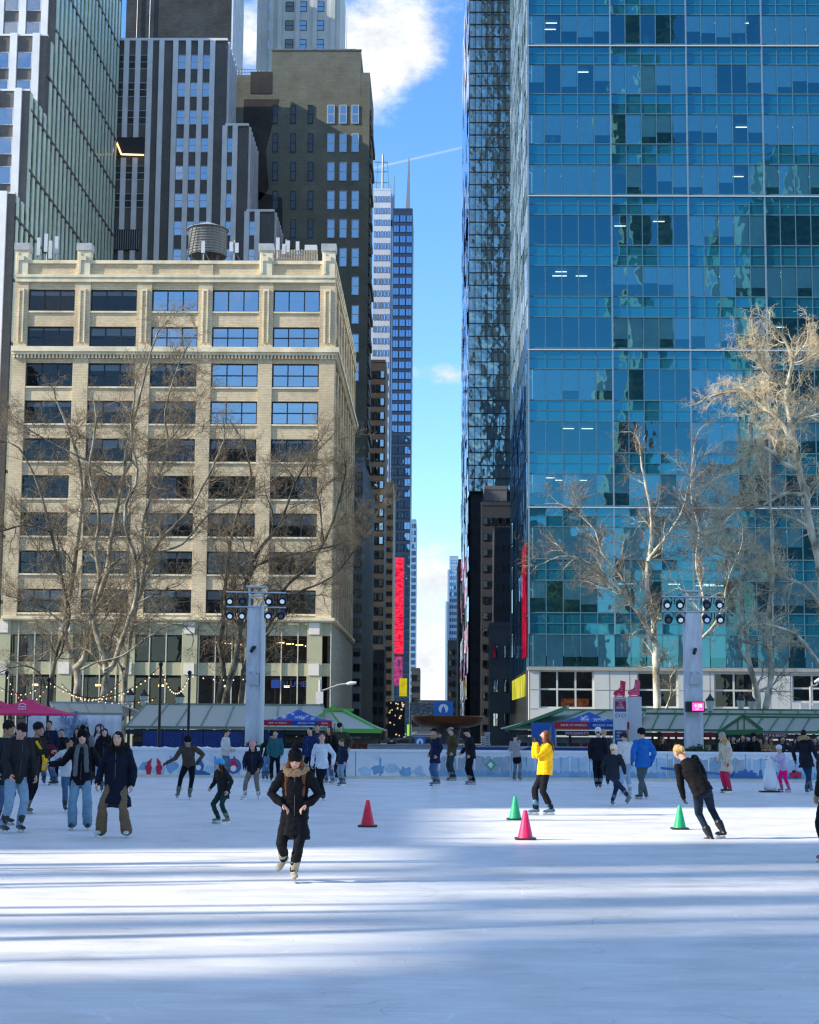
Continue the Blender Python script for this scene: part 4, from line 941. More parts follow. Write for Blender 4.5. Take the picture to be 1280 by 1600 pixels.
# right side kiosks
t, g_ = shed_roof('market_kiosk', 'green framed kiosk with a long sloping green awning edge behind the yellow jacket skater', 797, 986, 885, 1010, 1141, 1113, 72, 5, 4, wall=mat('kiosk_grey_wall', (.3,.3,.3)), rib=m_grn)
b = MB(); A_, B_ = Vector((X(790,1143,71), 71.5, Z(790,1143,71.5))), Vector((X(893,1109,71), 73.5, Z(893,1109,73.5))); b.add([A_, A_+Vector((.5,2.5,0)), B_+Vector((.3,2.5,.05)), B_, A_+Vector((0,0,.1)), A_+Vector((.5,2.5,.1)), B_+Vector((.3,2.5,.2)), B_+Vector((0,0,.18))], [(0,3,2,1),(4,5,6,7),(0,1,5,4),(1,2,6,5),(2,3,7,6),(3,0,4,7)]); b.obj('awning', m_grn, t)
b = MB(); b.box(X(833,1160,70), X(871,1160,70), 70.6, 71.2, GZ, Z(850,1129,70.8)); b.obj('blue_panel', mat('panel_mid_blue', (.02,.13,.45), .45, .08), t)
b = MB(); b.box(X(885,1148,72), X(919,1148,72), 71.8, 71.9, Z(900,1150,72), Z(900,1142,72)); b.obj('sign', mat('kiosk_sign_red', (.22,.01,.02)), t)
text('DOUGHNUTS', .16, m_bwhite, t, (X(902,1146,71.7), 71.78, Z(902,1146,71.8)))
t, g_ = shed_roof('market_kiosk', 'long green ribbed glass roofed kiosk behind the right light column', 992, 1150, 1003, 1165, 1144, 1119, 73, 5, 6, wall=mat('kiosk_wood', (.18,.13,.08)), rib=m_grn)
for a, c_ in ((1033,1075),(1100,1118)):
    b = MB(); b.box(X(a,1148,73), X(c_,1148,73), 72.8, 72.9, Z(1050,1151,73), Z(1050,1145,73)); b.obj('sign', mat('kiosk_sign_red', (.22,.01,.02)), t)
t, g_ = shed_roof('market_kiosk', 'green ribbed glass roofed kiosk at the right edge above the spectators', 1150, 1330, 1168, 1340, 1147, 1124, 74, 5, 7, wall=mat('kiosk_wood', (.18,.13,.08)), rib=m_grn)
b = MB(); b.box(X(1193,1150,74), X(1230,1150,74), 73.8, 73.9, Z(1210,1153,74), Z(1210,1146,74)); b.obj('sign', mat('kiosk_sign_red', (.22,.01,.02)), t)
text('SOUP & BREAD', .15, m_bwhite, t, (X(1211,1150,73.7), 73.78, Z(1211,1149.5,73.8)))
t = empty('glass_gable_booth', at(1163, 1143, 71), 'small green gabled glass booth between the two right kiosks', 'kiosk')
b = MB(); P_ = lambda px, py: at(px, py, 71)
b.bar(P_(1122,1145), P_(1162,1118), .12); b.bar(P_(1162,1118), P_(1192,1141), .12); b.bar(P_(1122,1145), P_(1192,1143), .14, .2)
for px in (1153, 1163): b.bar(P_(px,1124 if px < 1160 else 1119), P_(px,1145), .05)
b.obj('frame', m_grn, t)
b = MB(); b.extr([(0,0),(1.85,.02),(1.05,.68)], P_(1123,1144.5), (1,0,0), (0,0,1), (0,1,0), .03); b.obj('glass', m_roofg, t)
b = MB(); [b.bar((X(px,1145,71), 71, GZ), (X(px,1145,71), 71, Z(px,1145,71)), .07) for px in (1124,1141,1163,1190)]; b.obj('post', m_wframe, t)
t, g_ = shed_roof('roof_strip', 'upper glass clerestory strip running above the right kiosks', 1000, 1330, 1000, 1330, 1119, 1112, 79, 2, 12, rib=m_grn, cat='roof')
# ------------------------------------------------------------------ light columns
m_tarp = mat('white_tarpaulin', (.66,.68,.71), .6, .26, 2.6, stretch=(1,1,.35), bump=1.0, bscale=5)
m_lamp = emat('spotlight_lens', (.5,.72,1), .40); m_lampoff = mat('spotlight_dull_lens', (.12,.14,.17), .15); m_lampb = emat('spotlight_dim_lens', (.25,.42,1), .5)
m_blk = mat('spotlight_black', (.008,.010,.02), .4)
def light_column(pxb, pxt, pyb, pyt, label, lamps, wpx, d, bar_px, bar_py, extra=None):
    base = at(pxb, pyb, d); x = (X(pxb,pyb,d)+X(pxt,pyt,d))/2; w = wpx*d/FPX
    t = empty('light_column', (x, d, GZ), label, 'light tower', 'floodlight columns beside the rink')
    zt = Z(pxt, pyt, d); b = MB(); z = GZ; n = 14; dz = (zt-GZ)/n; r2 = random.Random(int(pxb)); prof = []
    nx = 6
    vs = []; fs = []
    for i in range(n*3+1):
        zz = GZ+(zt-GZ)*i/(n*3)
        ring = []
        for sx, sy in [(-1,-1)]*1: pass
        for k in range(24):
            a = k/24*4; side = int(a); f = a-side
            q = [(-1+2*f,-1),(1,-1+2*f),(1-2*f,1),(-1,1-2*f)][side]
            j = .012*math.sin(zz*3.1+k*1.7)+.01*math.sin(k*2.3+zz*7)
            ring.append((x+q[0]*w/2*(1+j), d+.3+q[1]*.3*(1+j), zz))
        vs += ring
    m_ = 24
    fs = [(i*m_+j, i*m_+(j+1) % m_, (i+1)*m_+(j+1) % m_, (i+1)*m_+j) for i in range(n*3) for j in range(m_)]
    b.add(vs, fs, 0); b.add(vs[-m_:], [tuple(range(m_))], 0); b.obj('column_cover', m_tarp, t)
    b = MB()  # truss head
    zz1 = Z(pxt, bar_py[0]-8, d)
    for sx in (-1,1):
        for sy in (0,.5): b.tube([(x+sx*w*.42, d+.05+sy, zt-.02), (x+sx*w*.42, d+.05+sy, zz1)], .025, 6)
    for zz in (zz1, zz1-.3, zt): b.bar((x-w*.42, d+.05, zz), (x+w*.42, d+.05, zz), .04); b.bar((x-w*.42, d+.55, zz), (x+w*.42, d+.55, zz), .04)
    b.bar((x-w*.42, d+.05, zz1-.3), (x+w*.42, d+.05, zt), .03); b.box(x-w*.6, x+w*.6, d-.02, d+.6, zz1, zz1+.05)
    for py in bar_py: b.tube([at(bar_px[0], py, d), at(bar_px[1], py+1.5, d)], .035, 8)
    b.obj('truss', mat('truss_aluminium', (.55,.58,.6), .35, .1, metal=.6), t)
    for (px, py, st) in lamps:
        c = at(px, py, d-.1); b = MB(); ax = Vector((rnd.uniform(-.1,.1), -1, -.45)).normalized()
        p0 = c-ax*.42; b.tube([p0, p0+ax*.12, p0+ax*.3, c], [.08,.13,.15,.15], 12, 0)
        top = Vector((c.x, d, c.z+.40)); b.bar(top, (c.x-.19, d, c.z+.25), .03); b.bar(top, (c.x+.19, d, c.z+.25), .03); b.bar((c.x-.19, d, c.z+.25), (c.x-.18, d+.12, c.z+.05), .03); b.bar((c.x+.19, d, c.z+.25), (c.x+.18, d+.12, c.z+.05), .03)
        l = b.obj('spotlight', m_blk, t); b = MB(); b.tube([c, c+ax*.01], [.085,.085], 14); b.obj('lens', [m_lampoff, m_lamp, m_lampb][st], l)
    return t, x, w, zt
L1 = [(359,940,1),(379,940,0),(420,940,1),(441,940,1),(359,963,1),(378,963,1),(419,963,1),(439,963,0)]
t, x, w, zt = light_column(394.5, 400, 1158, 947, 'white wrapped light column with eight spotlights on the left', L1, 25.5, 61, (354,447), (925,948))
def colbits(t, x, d, w, pyc, pxc):
    b = MB(); c = at(pxc, pyc, d-.1); b.tube([(c.x+.05, d, c.z+.1), (c.x, d-.15, c.z+.05), (c.x-.06, d-.3, c.z-.08)], [.05,.08,.06], 8); b.obj('camera_unit', m_blk, t)
    b = MB(); z = Z(pxc, 1070, d); z2 = Z(pxc, 1054, d); b.box(x-w*.28, x+w*.32, d-.16, d-.01, z, z2)
    for s_ in (-.2,.22): b.ball((x+w*s_, d-.1, z2+.08), .06, n=8)
    b.obj('junction_box', mat('box_grey', (.5,.53,.57), .5), t)
colbits(t, x, 61, w, 1015, 396)
b = MB(); b.box(x+w*.40, x+w*.56, 60.9, 61.5, GZ, zt+.02); b.obj('corner_flap', mat('flap_white', (.75,.76,.74), .6, .05), t)
L2 = [(1043,946,1),(1063,946,1),(1105,946,0),(1125,946,1),(1045,969,0),(1064,969,1),(1105,969,2),(1126,969,1)]
t, x, w, zt = light_column(1087.5, 1082.5, 1163, 957, 'white wrapped light column with a pink screen and spotlights on the right', L2, 26, 61, (1034,1130), (932,955))
colbits(t, x, 61, w, 1018, 1086)
b = MB(); q0, q1 = X(1074,1104,60.6), X(1099.5,1104,60.6); z0, z1 = Z(1087,1110.5,60.6), Z(1087,1098,60.6); b.box(q0-.04, q1+.04, 60.55, 60.9, z0-.04, z1+.04); s_ = b.obj('clock_screen', m_blk, t)
b = MB(); b.box(q0+.17, q1, 60.53, 60.545, z0, z1); b.obj('display', emat('pink_display', (1,.08,.35), 1.1), s_)
text('4:28', .17, emat('pink_pale', (1,.65,.8), 1.5), t, ((q0+q1)/2+.09, 60.52, (z0+z1)/2+.03)); text('LIVE', .06, emat('pink_pale', (1,.65,.8)), t, ((q0+q1)/2+.05, 60.52, z0+.05))
# ------------------------------------------------------------------ shrubs at the column feet
m_leaf = mat('evergreen_leaf', (.035,.075,.03), .6, .5, 6)
def shrub(px0, px1, pyt, d, label, dens=900, cz=None):
    x0, x1 = X(px0,1165,d), X(px1,1165,d); zt = Z((px0+px1)/2, pyt, d); t = empty('evergreen_shrub', ((x0+x1)/2, d, GZ), label, 'shrub', 'planter shrubs behind the boards')
    b = MB(); r2 = random.Random(int(px0)); 
    for i in range(dens):
        u = r2.random(); xx = x0+(x1-x0)*u; top = zt-.25*abs(u-.5)*2-.12*abs(math.sin(u*17)); z = .6+(top-.6)*math.sqrt(r2.random()); y = d+r2.uniform(-.35,.35)
        a = r2.uniform(0,6.28); s_ = r2.uniform(.03,.07); v = Vector((math.cos(a), math.sin(a)*.6, r2.uniform(-.2,.9))).normalized()*s_*1.6; w_ = v.cross(Vector((r2.uniform(-1,1), r2.uniform(-1,1), .3))).normalized()*s_*.5; p = Vector((xx,y,z))
        b.add([p-w_, p+w_, p+v+w_*.3, p+v-w_*.3], [(0,1,2,3)])
    b.obj('foliage', m_leaf, t)
    b = MB(); b.box(x0, x1, d-.3, d+.3, GZ, .75); b.obj('planter', mat('planter_black', (.02,.02,.02)), t)
shrub(366, 424, 1158, 60.0, 'dark green planter shrub at the foot of the left light column')
shrub(1062, 1118, 1162, 60.0, 'dark green planter shrub at the foot of the right light column')
shrub(556, 575, 1166, 61.5, 'small planter shrub beside the green corner kiosk', 300)
# ------------------------------------------------------------------ fountain bowl
c = at(700.5, 1119, 78); c.z = 0; t = empty('fountain_bowl', (c.x, 78, GZ), 'wide shallow bronze fountain bowl on a pedestal in front of the street', 'fountain')
zt = Z(700, 1118.5, 78); rb = (757-644)/2*78/FPX; zbm = Z(700, 1138, 78); h = zt-zbm
m_brz = mat('bronze_patina', (.22,.07,.02), .3, .45, 1.5, metal=.25, spec=.6, bump=.2, stretch=(1,1,3))
b = MB(); b.lathe([(.4,0),(rb*.55,.03),(rb*.82,h*.25),(rb*.95,h*.55),(rb,h*.93),(rb*1.01,h),(rb*.97,h),(rb*.9,h*.6),(.3,h*.3)], (c.x, 78, zbm), 48); b.obj('bowl', m_brz, t)
b = MB(); b.lathe([(1.3,0),(1.2,.15),(.5,.3),(.35,.8),(.4,1.2),(.6,zbm-GZ+.02)], (c.x, 78, GZ), 24); b.obj('pedestal', mat('granite_pedestal', (.12,.11,.11), .4), t)
# blue booth sign behind bowl, small blue sign
m_sblue = mat('sign_bright_blue', (.02,.16,.50), .4, .04)
def sign_board(name, label, p0, p1, t_, b_, d, cat='sign'):
    x0, x1 = X(p0,(t_+b_)/2,d), X(p1,(t_+b_)/2,d); z0, z1 = Z((p0+p1)/2,b_,d), Z((p0+p1)/2,t_,d)
    e = empty(name, ((x0+x1)/2, d, GZ), label, cat); b = MB(); b.box(x0, x1, d, d+.12, z0, z1); b.obj('board', m_sblue, e)
    b = MB(); b.box(x0+.05, x0+.11, d+.13, d+.19, GZ, z1-.02); b.box(x1-.11, x1-.05, d+.13, d+.19, GZ, z1-.02); b.obj('post', m_stl, e)
    b = MB(); cx, cz = (x0+x1)/2, (z0+z1)/2; r_ = min(x1-x0, z1-z0)*.33
    b.extr([(math.cos(a)*r_, math.sin(a)*r_) for a in [math.pi*2*i/20 for i in range(20)]], (cx, d-.008, cz), (1,0,0), (0,0,1), (0,1,0), .006, 0)
    b.extr([(-r_*.5,-r_*.95),(r_*.5,-r_*.95),(r_*.35,-.1*r_),(0,r_*.55),(-r_*.35,-.1*r_)], (cx, d-.014, cz), (1,0,0), (0,0,1), (0,1,0), .005, 1); b.obj('emblem', [m_mwhite, m_sblue], e); return e
sign_board('park_sign', 'square blue sign with a white round emblem above the fountain bowl', 677.5, 708.5, 1096, 1119, 84)
sign_board('park_sign', 'small blue square sign low on the barrier left of the navy parka skater', 648, 664.5, 1151, 1168, 62)
e = empty('screen_frame', at(656, 1130, 100), 'dark grey mesh stage frame behind the blue emblem sign', 'stage frame')
b = MB(); x0, x1 = X(640,1110,100), X(680,1110,100); z0, z1 = Z(660,1120,100), Z(660,1098,100); b.box(x0, x1, 100, 100.2, z0, z1); r2 = random.Random(2)
for q in range(60): xx, zz = r2.uniform(x0,x1-.2), r2.uniform(z0,z1); b.box(xx, xx+.15, 99.95, 99.99, zz, zz+.04, 1)
b.box(x0, x0+.1, 100, 100.2, GZ, z0-.001); b.box(x1-.1, x1, 100, 100.2, GZ, z0-.001); b.obj('panel', [mat('mesh_grey', (.09,.11,.13)), m_stl], e)
# ------------------------------------------------------------------ tents
def flake(b, c, u, v, r, n, m):
    c, u, v = Vector(c), Vector(u), Vector(v); w_ = u.cross(v).normalized()
    for j in range(3):
        a = math.pi/3*j; d_ = (u*math.cos(a)+v*math.sin(a))*r; b.bar(c-d_+w_*n, c+d_+w_*n, r*.16, .012, m)
def tent(px, w_px, pyt, pyv, pyb, d, label, txt):
    x = X(px, pyv, d); w = w_px/2*d/FPX; zt, zv, zb_ = Z(px,pyt,d), Z(px,pyv,d), Z(px,pyb,d)
    t = empty('canopy_tent', (x, d, GZ), label, 'canopy tent', 'blue snowflake tents'); y = d+w
    cs_ = [(x-w,d),(x,d-.35),(x+w,d),(x+w,d+2*w),(x-w,d+2*w)]
    ap = Vector((x, d+w*.8, zt)); b = MB(); k = 8
    ring = [Vector((p[0], p[1], zv)) for p in cs_]
    for i in range(5):
        a, c_ = ring[i], ring[(i+1) % 5]
        pts = [[a.lerp(ap, f)-Vector((0,0,.10*math.sin(f*math.pi))) for f in (0,.33,.66,1)], [c_.lerp(ap, f)-Vector((0,0,.10*math.sin(f*math.pi))) for f in (0,.33,.66,1)]]
        for q in range(3): b.add([pts[0][q], pts[1][q], pts[1][q+1], pts[0][q+1]], [(0,1,2,3)], 0)
    b.obj('canopy', mat('tent_blue', (.01,.07,.38), .55, .12, 1.2), t)
    b = MB(); r2 = random.Random(int(px)); n1 = Vector((0,-1,.9)).normalized()
    for q in range(16):
        fx, fz = r2.uniform(-.8,.8), r2.uniform(.08,.7)
        if abs(fx) > 1-fz: continue
        base = Vector((x+fx*w, d-.35*(1-abs(fx)), zv)); p = base.lerp(Vector((x+fx*w*.3, ap.y, zt)), fz)+Vector((0,-.02,.06)); p.z -= .10*math.sin(fz*math.pi)
        flake(b, p, (1,0,0), (0,.6,.6), r2.uniform(.05,.14), .01, 0)
    b.obj('snowflake_print', m_mwhite, t)
    b = MB(); ya = d-.35
    def strip(f0, f1, m, off=0):
        P0 = lambda f: (x-w+2*w*f, d-.35*(1-abs(2*f-1)) - off)
        a, c_ = P0(f0), P0(f1); n = 6
        b.add([(a[0],a[1],zb_),(c_[0],c_[1],zb_),(c_[0],c_[1],zv),(a[0],a[1],zv),(a[0],a[1]+.015,zb_),(c_[0],c_[1]+.015,zb_),(c_[0],c_[1]+.015,zv),(a[0],a[1]+.015,zv)], [(0,1,2,3),(7,6,5,4),(0,4,5,1),(3,2,6,7),(0,3,7,4),(1,5,6,2)], m)
    strip(0,.44,0); strip(.44,.5,1); strip(.5,.80,1); strip(.80,1,0)
    b.obj('valance', [mat('valance_red', (.50,.01,.03), .5, .06), mat('tent_blue', (.01,.07,.38))], t)
    ht = (zv-zb_)
    text('BANK OF AMERICA', ht*.42, m_mwhite, t, (x-w*.50, d-.28, (zv+zb_)/2), u=(1,-.19,0)); text('BRYANT PARK', ht*.5, m_mwhite, t, (x+w*.30, d-.30, (zv+zb_)/2), u=(1,.2,0)); text('BOFA', ht*.5, m_mwhite, t, (x+w*.8, d-.12, (zv+zb_)/2), u=(1,.2,0))
    b = MB(); [b.tube([(xx, yy, GZ), (xx, yy, zb_+.1)], .03, 6) for xx, yy in ((x-w+.05,d+.05),(x+w-.05,d+.05),(x-w+.05,d+2*w),(x+w-.05,d+2*w))]; b.tube([ap, ap+Vector((0,0,.12))], .02, 5); b.obj('pole', m_alu, t)
tent(463, 111, 1108, 1126, 1134, 66, 'blue snowflake tent with red valance right of the left light column', '')
tent(925, 116, 1112, 1128, 1139, 63, 'blue snowflake tent with red valance beside the skate totems', '')
# pink parasols
m_pink = mat('magenta_canvas', (.72,.01,.12), .55, .08, 1)
def parasol(px, pyt, pye, hw, d, label, logo=True):
    x, zt, ze = X(px,pyt,d), Z(px,pyt,d), Z(px,pye,d); w = hw*d/FPX; t = empty('parasol', (x, d, GZ), label, 'parasol', 'magenta parasols at the left edge')
    b = MB(); rim = []; k = 4
    for i in range(4):
        a = math.pi/4+math.pi/2*i; rim.append(Vector((x+w*1.41*math.cos(a), d+w*1.41*math.sin(a)*.8, ze)))
    ap = Vector((x, d, zt))
    for i in range(4):
        a, c_ = rim[i], rim[(i+1) % 4]
        for q in range(4):
            f0, f1 = q/4, (q+1)/4; sg = lambda f: Vector((0,0,-.07*math.sin(f*math.pi)))
            b.add([a.lerp(ap,f0)+sg(f0), c_.lerp(ap,f0)+sg(f0), c_.lerp(ap,f1)+sg(f1), a.lerp(ap,f1)+sg(f1)], [(0,1,2,3)])
        b.add([a, c_, c_-Vector((0,0,.07)), a-Vector((0,0,.07))], [(0,1,2,3)])
    b.obj('canopy', m_pink, t)
    b = MB(); b.tube([(x, d, GZ), (x, d, zt-.05)], .025, 8); [b.tube([ap-Vector((0,0,.25)), r_], .008, 4) for r_ in rim]; [b.tube([(x, d, ze-.12), r_.lerp(ap,.45)], .008, 4) for r_ in rim]; b.obj('pole', m_wframe, t)
    if logo:
        y_ = d-w*.8*.64-.04; zz = ze+(zt-ze)*.36; b = MB()
        for i in range(9):
            a0, a1 = math.pi*(.1+.8*i/9), math.pi*(.1+.8*(i+1)/9); b.bar((x+.13*math.cos(a0), y_, zz+.05+.10*math.sin(a0)), (x+.13*math.cos(a1), y_, zz+.05+.10*math.sin(a1)), .025, .02)
        b.bar((x-.13, y_, zz+.05), (x+.13, y_, zz+.03), .018, .02); b.obj('logo', m_mwhite, t); text('EVIAN', .10, m_mwhite, t, (x, y_-.05, zz-.04), v=(0,.3,.95))
parasol(44, 1091, 1115, 66, 57.8, 'magenta parasol with a white emblem standing nearest the white banner')
parasol(-4, 1093, 1113, 62, 59.6, 'magenta parasol cut off by the left edge of the photo')
# white banner
def banner():
    d = 64; x0, x1 = X(40,1140,d), X(189,1140,d); z0, z1 = GZ+.3, Z(120,1117,d); t = empty('banner', ((x0+x1)/2, d, GZ), 'white printed banner with a blue snowflake and small round mascot badge', 'banner')
    b = MB(); n = 60; vs = []
    for i in range(n+1):
        for j in range(9):
            xx = x0+(x1-x0)*i/n; zz = z0+(z1-z0)*j/8; vs.append((xx, d+.04*math.sin(i*1.1)*(1-abs(j-4)/8)+.02*math.sin(i*.43+j), zz))
    b.add(vs, [(i*9+j, (i+1)*9+j, (i+1)*9+j+1, i*9+j+1) for i in range(n) for j in range(8)], 0, True); s_ = b.obj('cloth', mat('banner_cloth', (.70,.73,.78), .7, .06), t)
    md = s_.modifiers.new('thickness', 'SOLIDIFY'); md.thickness = .01
    b = MB(); c = at(113, 1136, d-.1)
    for j in range(6):
        a = math.pi/3*j+.3; e = Vector((math.cos(a),0,math.sin(a))); L_ = .62
        b.bar(c, c+e*L_, .11, .01, 0)
        for f in (.35,.6,.85):
            for s2 in (-1,1): e2 = Vector((math.cos(a+s2*.9),0,math.sin(a+s2*.9))); b.bar(c+e*L_*f, c+e*L_*f+e2*.2, .07, .01, 0)
    c = at(155.5, 1138, d-.1); b.extr(circ(0,0,.18), c, (1,0,0), (0,0,1), (0,1,0), .012, 1); b.extr(circ(.02,-.03,.11), c+Vector((0,-.004,0)), (1,0,0), (0,0,1), (0,1,0), .004, 2); b.extr([(-.05,.08),(.06,.1),(.02,.22)], c+Vector((0,-.006,0)), (1,0,0), (0,0,1), (0,1,0), .004, 3)
    c = at(117, 1150, d-.1); b.extr([(-.14,-.25),(.14,-.3),(.12,.1),(.1,.42),(-.06,.1)], c, (1,0,0), (0,0,1), (0,1,0), .012, 3); b.extr([(-.12,-.05),(-.02,-.05),(.0,.1),(-.08,.08)], c+Vector((0,-.004,0)), (1,0,0), (0,0,1), (0,1,0), .004, 2)
    c = at(168, 1152, d-.1); b.extr([(-.35,-.3),(.5,-.3),(.5,.15),(.1,.1)], c, (1,0,0), (0,0,1), (0,1,0), .01, 4)
    b.obj('print', [mat('flake_blue', (.14,.30,.55), .6, .3, 4), m_bblue, m_mwhite, m_red, m_bpale], t)
    b = MB(); [b.tube([(xx, d+.1, GZ), (xx, d+.1, z1+.1)], .03, 6) for xx in (x0, (x0+x1)/2, x1)]; b.obj('post', m_alu, t)
banner()
# totems with skates
m_skred = mat('skate_sign_red', (.75,.01,.07), .4, .05); m_skpink = mat('skate_sign_pink', (.85,.10,.18), .4, .05)
boot = [(-.20,0),(.20,0),(.20,.12),(.23,.55),(.04,.60),(.01,.32),(-.06,.24),(-.20,.18),(-.25,.1)]
def totem(px0, px1, pyt, pyb, d, label, skm, info):
    x0, x1 = X(px0,1130,d), X(px1,1130,d); zt = Z((px0+px1)/2, pyt, d); w = x1-x0; xm = (x0+x1)/2
    t = empty('totem_sign', (xm, d, GZ), label, 'sign totem', 'skate topped totems'); b = MB(); b.box(x0, x1, d, d+.45, GZ, zt); b.obj('pillar', mat('totem_white', (.68,.70,.74), .45, .05), t)
    b = MB(); s_ = w*2.0
    b.extr([(a*s_, z*s_) for a, z in boot], (xm, d+.16, zt+.07), (1,0,0), (0,0,1), (0,1,0), .12); b.box(xm-w*.45, xm+w*.45, d+.2, d+.24, zt+.003, zt+.04); b.bar((xm-w*.3, d+.22, zt+.03), (xm-w*.3, d+.22, zt+.1), .04); b.bar((xm+w*.3, d+.22, zt+.03), (xm+w*.3, d+.22, zt+.1), .04); b.obj('skate_emblem', skm, t)
    b = MB(); [b.extr(circ(xm-w*.1+.02*i, zt+.12+.0*i, .022, 8), (0, d+.15, 0), (1,0,0), (0,0,1), (0,1,0), .008) for i in range(3)]; [b.bar((xm+w*.02, d+.15, zt+.28+.09*i), (xm+w*.18, d+.15, zt+.25+.09*i), .02, .01) for i in range(3)]; b.obj('laces', m_mwhite, t)
    if info:
        zz = lambda py: Z(970, py, d); y = d-.006; b = MB()
        b.box(x0+.03, x1-.03, y, d-.001, zz(1109), zz(1092), 0); b.box(x0+.03, x1-.03, y, d-.001, zz(1112), zz(1109)-.002, 1); b.box(x0+.02, x1-.02, y, d-.001, zz(1164), zz(1141), 1)
        for cx in (-.11,.11): 
            for i in range(12):
                a0, a1 = math.pi*i/6, math.pi*(i+1)/6; b.bar((xm+cx+.07*math.cos(a0), y, zz(1118)+.07*math.sin(a0)), (xm+cx+.07*math.cos(a1), y, zz(1118)+.07*math.sin(a1)), .025, .01, 1)
        b.extr(circ(0,0,.1), (xm, y, zz(1170)), (1,0,0), (0,0,1), (0,1,0), .004, 1)
        b.obj('panel_print', [mat('totem_red', (.45,.01,.08), .4), mat('totem_navy', (.015,.06,.25), .4)], t)
        for i, (s2, sz) in enumerate((('WELCOME', .10), ('TO', .09), ('THE', .09), ('RINK', .13))): text(s2, sz, m_mwhite, t, (xm, d-.012, zz(1094.5+3.8*i)))
        for i, s2 in enumerate(('RENTAL', 'SKATES', 'LOCKERS', 'LODGE')): text(s2, .085, m_mwhite, t, (xm, d-.012, zz(1145+4.8*i)))
totem(960, 980, 1090, 1180, 62, 'red and navy printed totem topped with a deep red skate', m_skred, True)
totem(982.5, 1003, 1089, 1180, 63.5, 'plain white totem topped with a coral pink skate', m_skpink, False)
# ------------------------------------------------------------------ poles with string lights
m_bulb = emat('warm_bulb', (1,.78,.42), .8); m_bulbr = emat('red_bulb', (1,.25,.12), .7); m_iron = mat('black_iron', (.012,.012,.014), .4)
def pole(px, pyt, pyb, d, label):
    c = at(px, pyb, d); zt = Z(px, pyt, d); t = empty('light_pole', (c.x, d, GZ), label, 'pole', 'slim black poles for the bulb strings')
    b = MB(); b.tube([(c.x, d, GZ), (c.x, d, zt)], .055, 8); b.obj('shaft', m_iron, t); b = MB(); b.ball((c.x, d, zt+.05), .09, n=8); b.obj('finial', m_iron, t); b = MB(); b.lathe([(.13,0),(.13,.3),(.07,.4)], (c.x, d, GZ), 10); b.obj('base', m_iron, t); return Vector((c.x, d, zt))
pA = pole(248, 1040, 1172, 64, 'taller slim black pole in front of the blue fence'); pB = pole(293.5, 1053, 1172, 66, 'shorter slim black pole right of the taller one'); pC = pole(73.5, 1064, 1150, 62, 'slim black pole beside the nearer magenta parasol'); pD = pole(9, 1053, 1100, 66, 'slim black pole near the left edge above the parasols')
def string(a, b_, sag, n, label, red=.3, bul=.026):
    t = empty('string_light', a, label, 'string light', 'strings of bulbs over the left terrace'); pts = []
    for i in range(n*3+1):
        f = i/(n*3); p = Vector(a).lerp(Vector(b_), f); p.z -= sag*4*f*(1-f); pts.append(p)
    b = MB(); b.tube(pts, .012, 4); b.obj('cable', m_iron, t)
    for i in range(1, n*3, 3):
        p = pts[i]; b = MB(); b.ball((p.x, p.y, p.z-.07), bul, bul, bul*1.2, 8, 0); b.tube([p, p-Vector((0,0,.04))], .02, 5, 1); b.obj('bulb', [m_bulbr if rnd.random() < red else m_bulb, m_iron], t)
string(pA, pB, .85, 16, 'string of warm bulbs sagging between the two black poles', 0)
string(pB, at(420,1052,70), .2, 8, 'string of bulbs running from the shorter pole to the light column', 0)
string(pC, pA, .9, 26, 'long low string of bulbs between the parasol pole and the taller pole')
string(pD, pC, .9, 14, 'string of bulbs at the left edge over the parasols')
string(at(96,1068,68), at(190,1062,68), .7, 16, 'string of bulbs hanging in front of the left tree trunks')
string(at(-6,1070,70), at(60,1074,70), .3, 9, 'short string of bulbs at the far left over the magenta canvas')
string(at(120,1086,75), at(245,1090,75), .25, 12, 'lowest string of bulbs above the kiosk roof on the left')
# lanterns
m_lglass = mat('lantern_glass', (.5,.52,.45), .3, .1)
def lantern(px, py, d, label, arm=None):
    c = at(px, py, d); t = empty('street_lamp', (c.x, d, GZ), label, 'street lamp', 'old style lantern posts in the park')
    b = MB(); b.tube([(c.x, d, GZ), (c.x, d, c.z-.32)], .045, 8); b.obj('post', m_iron, t)
    b = MB(); b.lathe([(.08,-.32),(.13,-.28),(.22,.18)], c, 8, smooth=False); b.obj('lamp_glass', m_lglass, t); b = MB(); b.lathe([(.25,.18),(.2,.26),(.08,.40),(.03,.5),(.01,.52)], c, 8, smooth=False); b.obj('cap', m_iron, t)
lantern(225, 1093, 84, 'lantern post seen beyond the kiosk roof left of the taller pole'); lantern(281, 1095, 80, 'lantern post standing between the two black poles'); lantern(203.5, 1092, 82, 'lantern post at the gable of the banner kiosk')
lantern(1110, 1101, 80, 'dark green lantern just right of the right light column'); lantern(1158, 1100, 86, 'pale lantern left of the forked plane tree'); lantern(1175, 1101, 90, 'lantern close against the forked plane tree trunk')
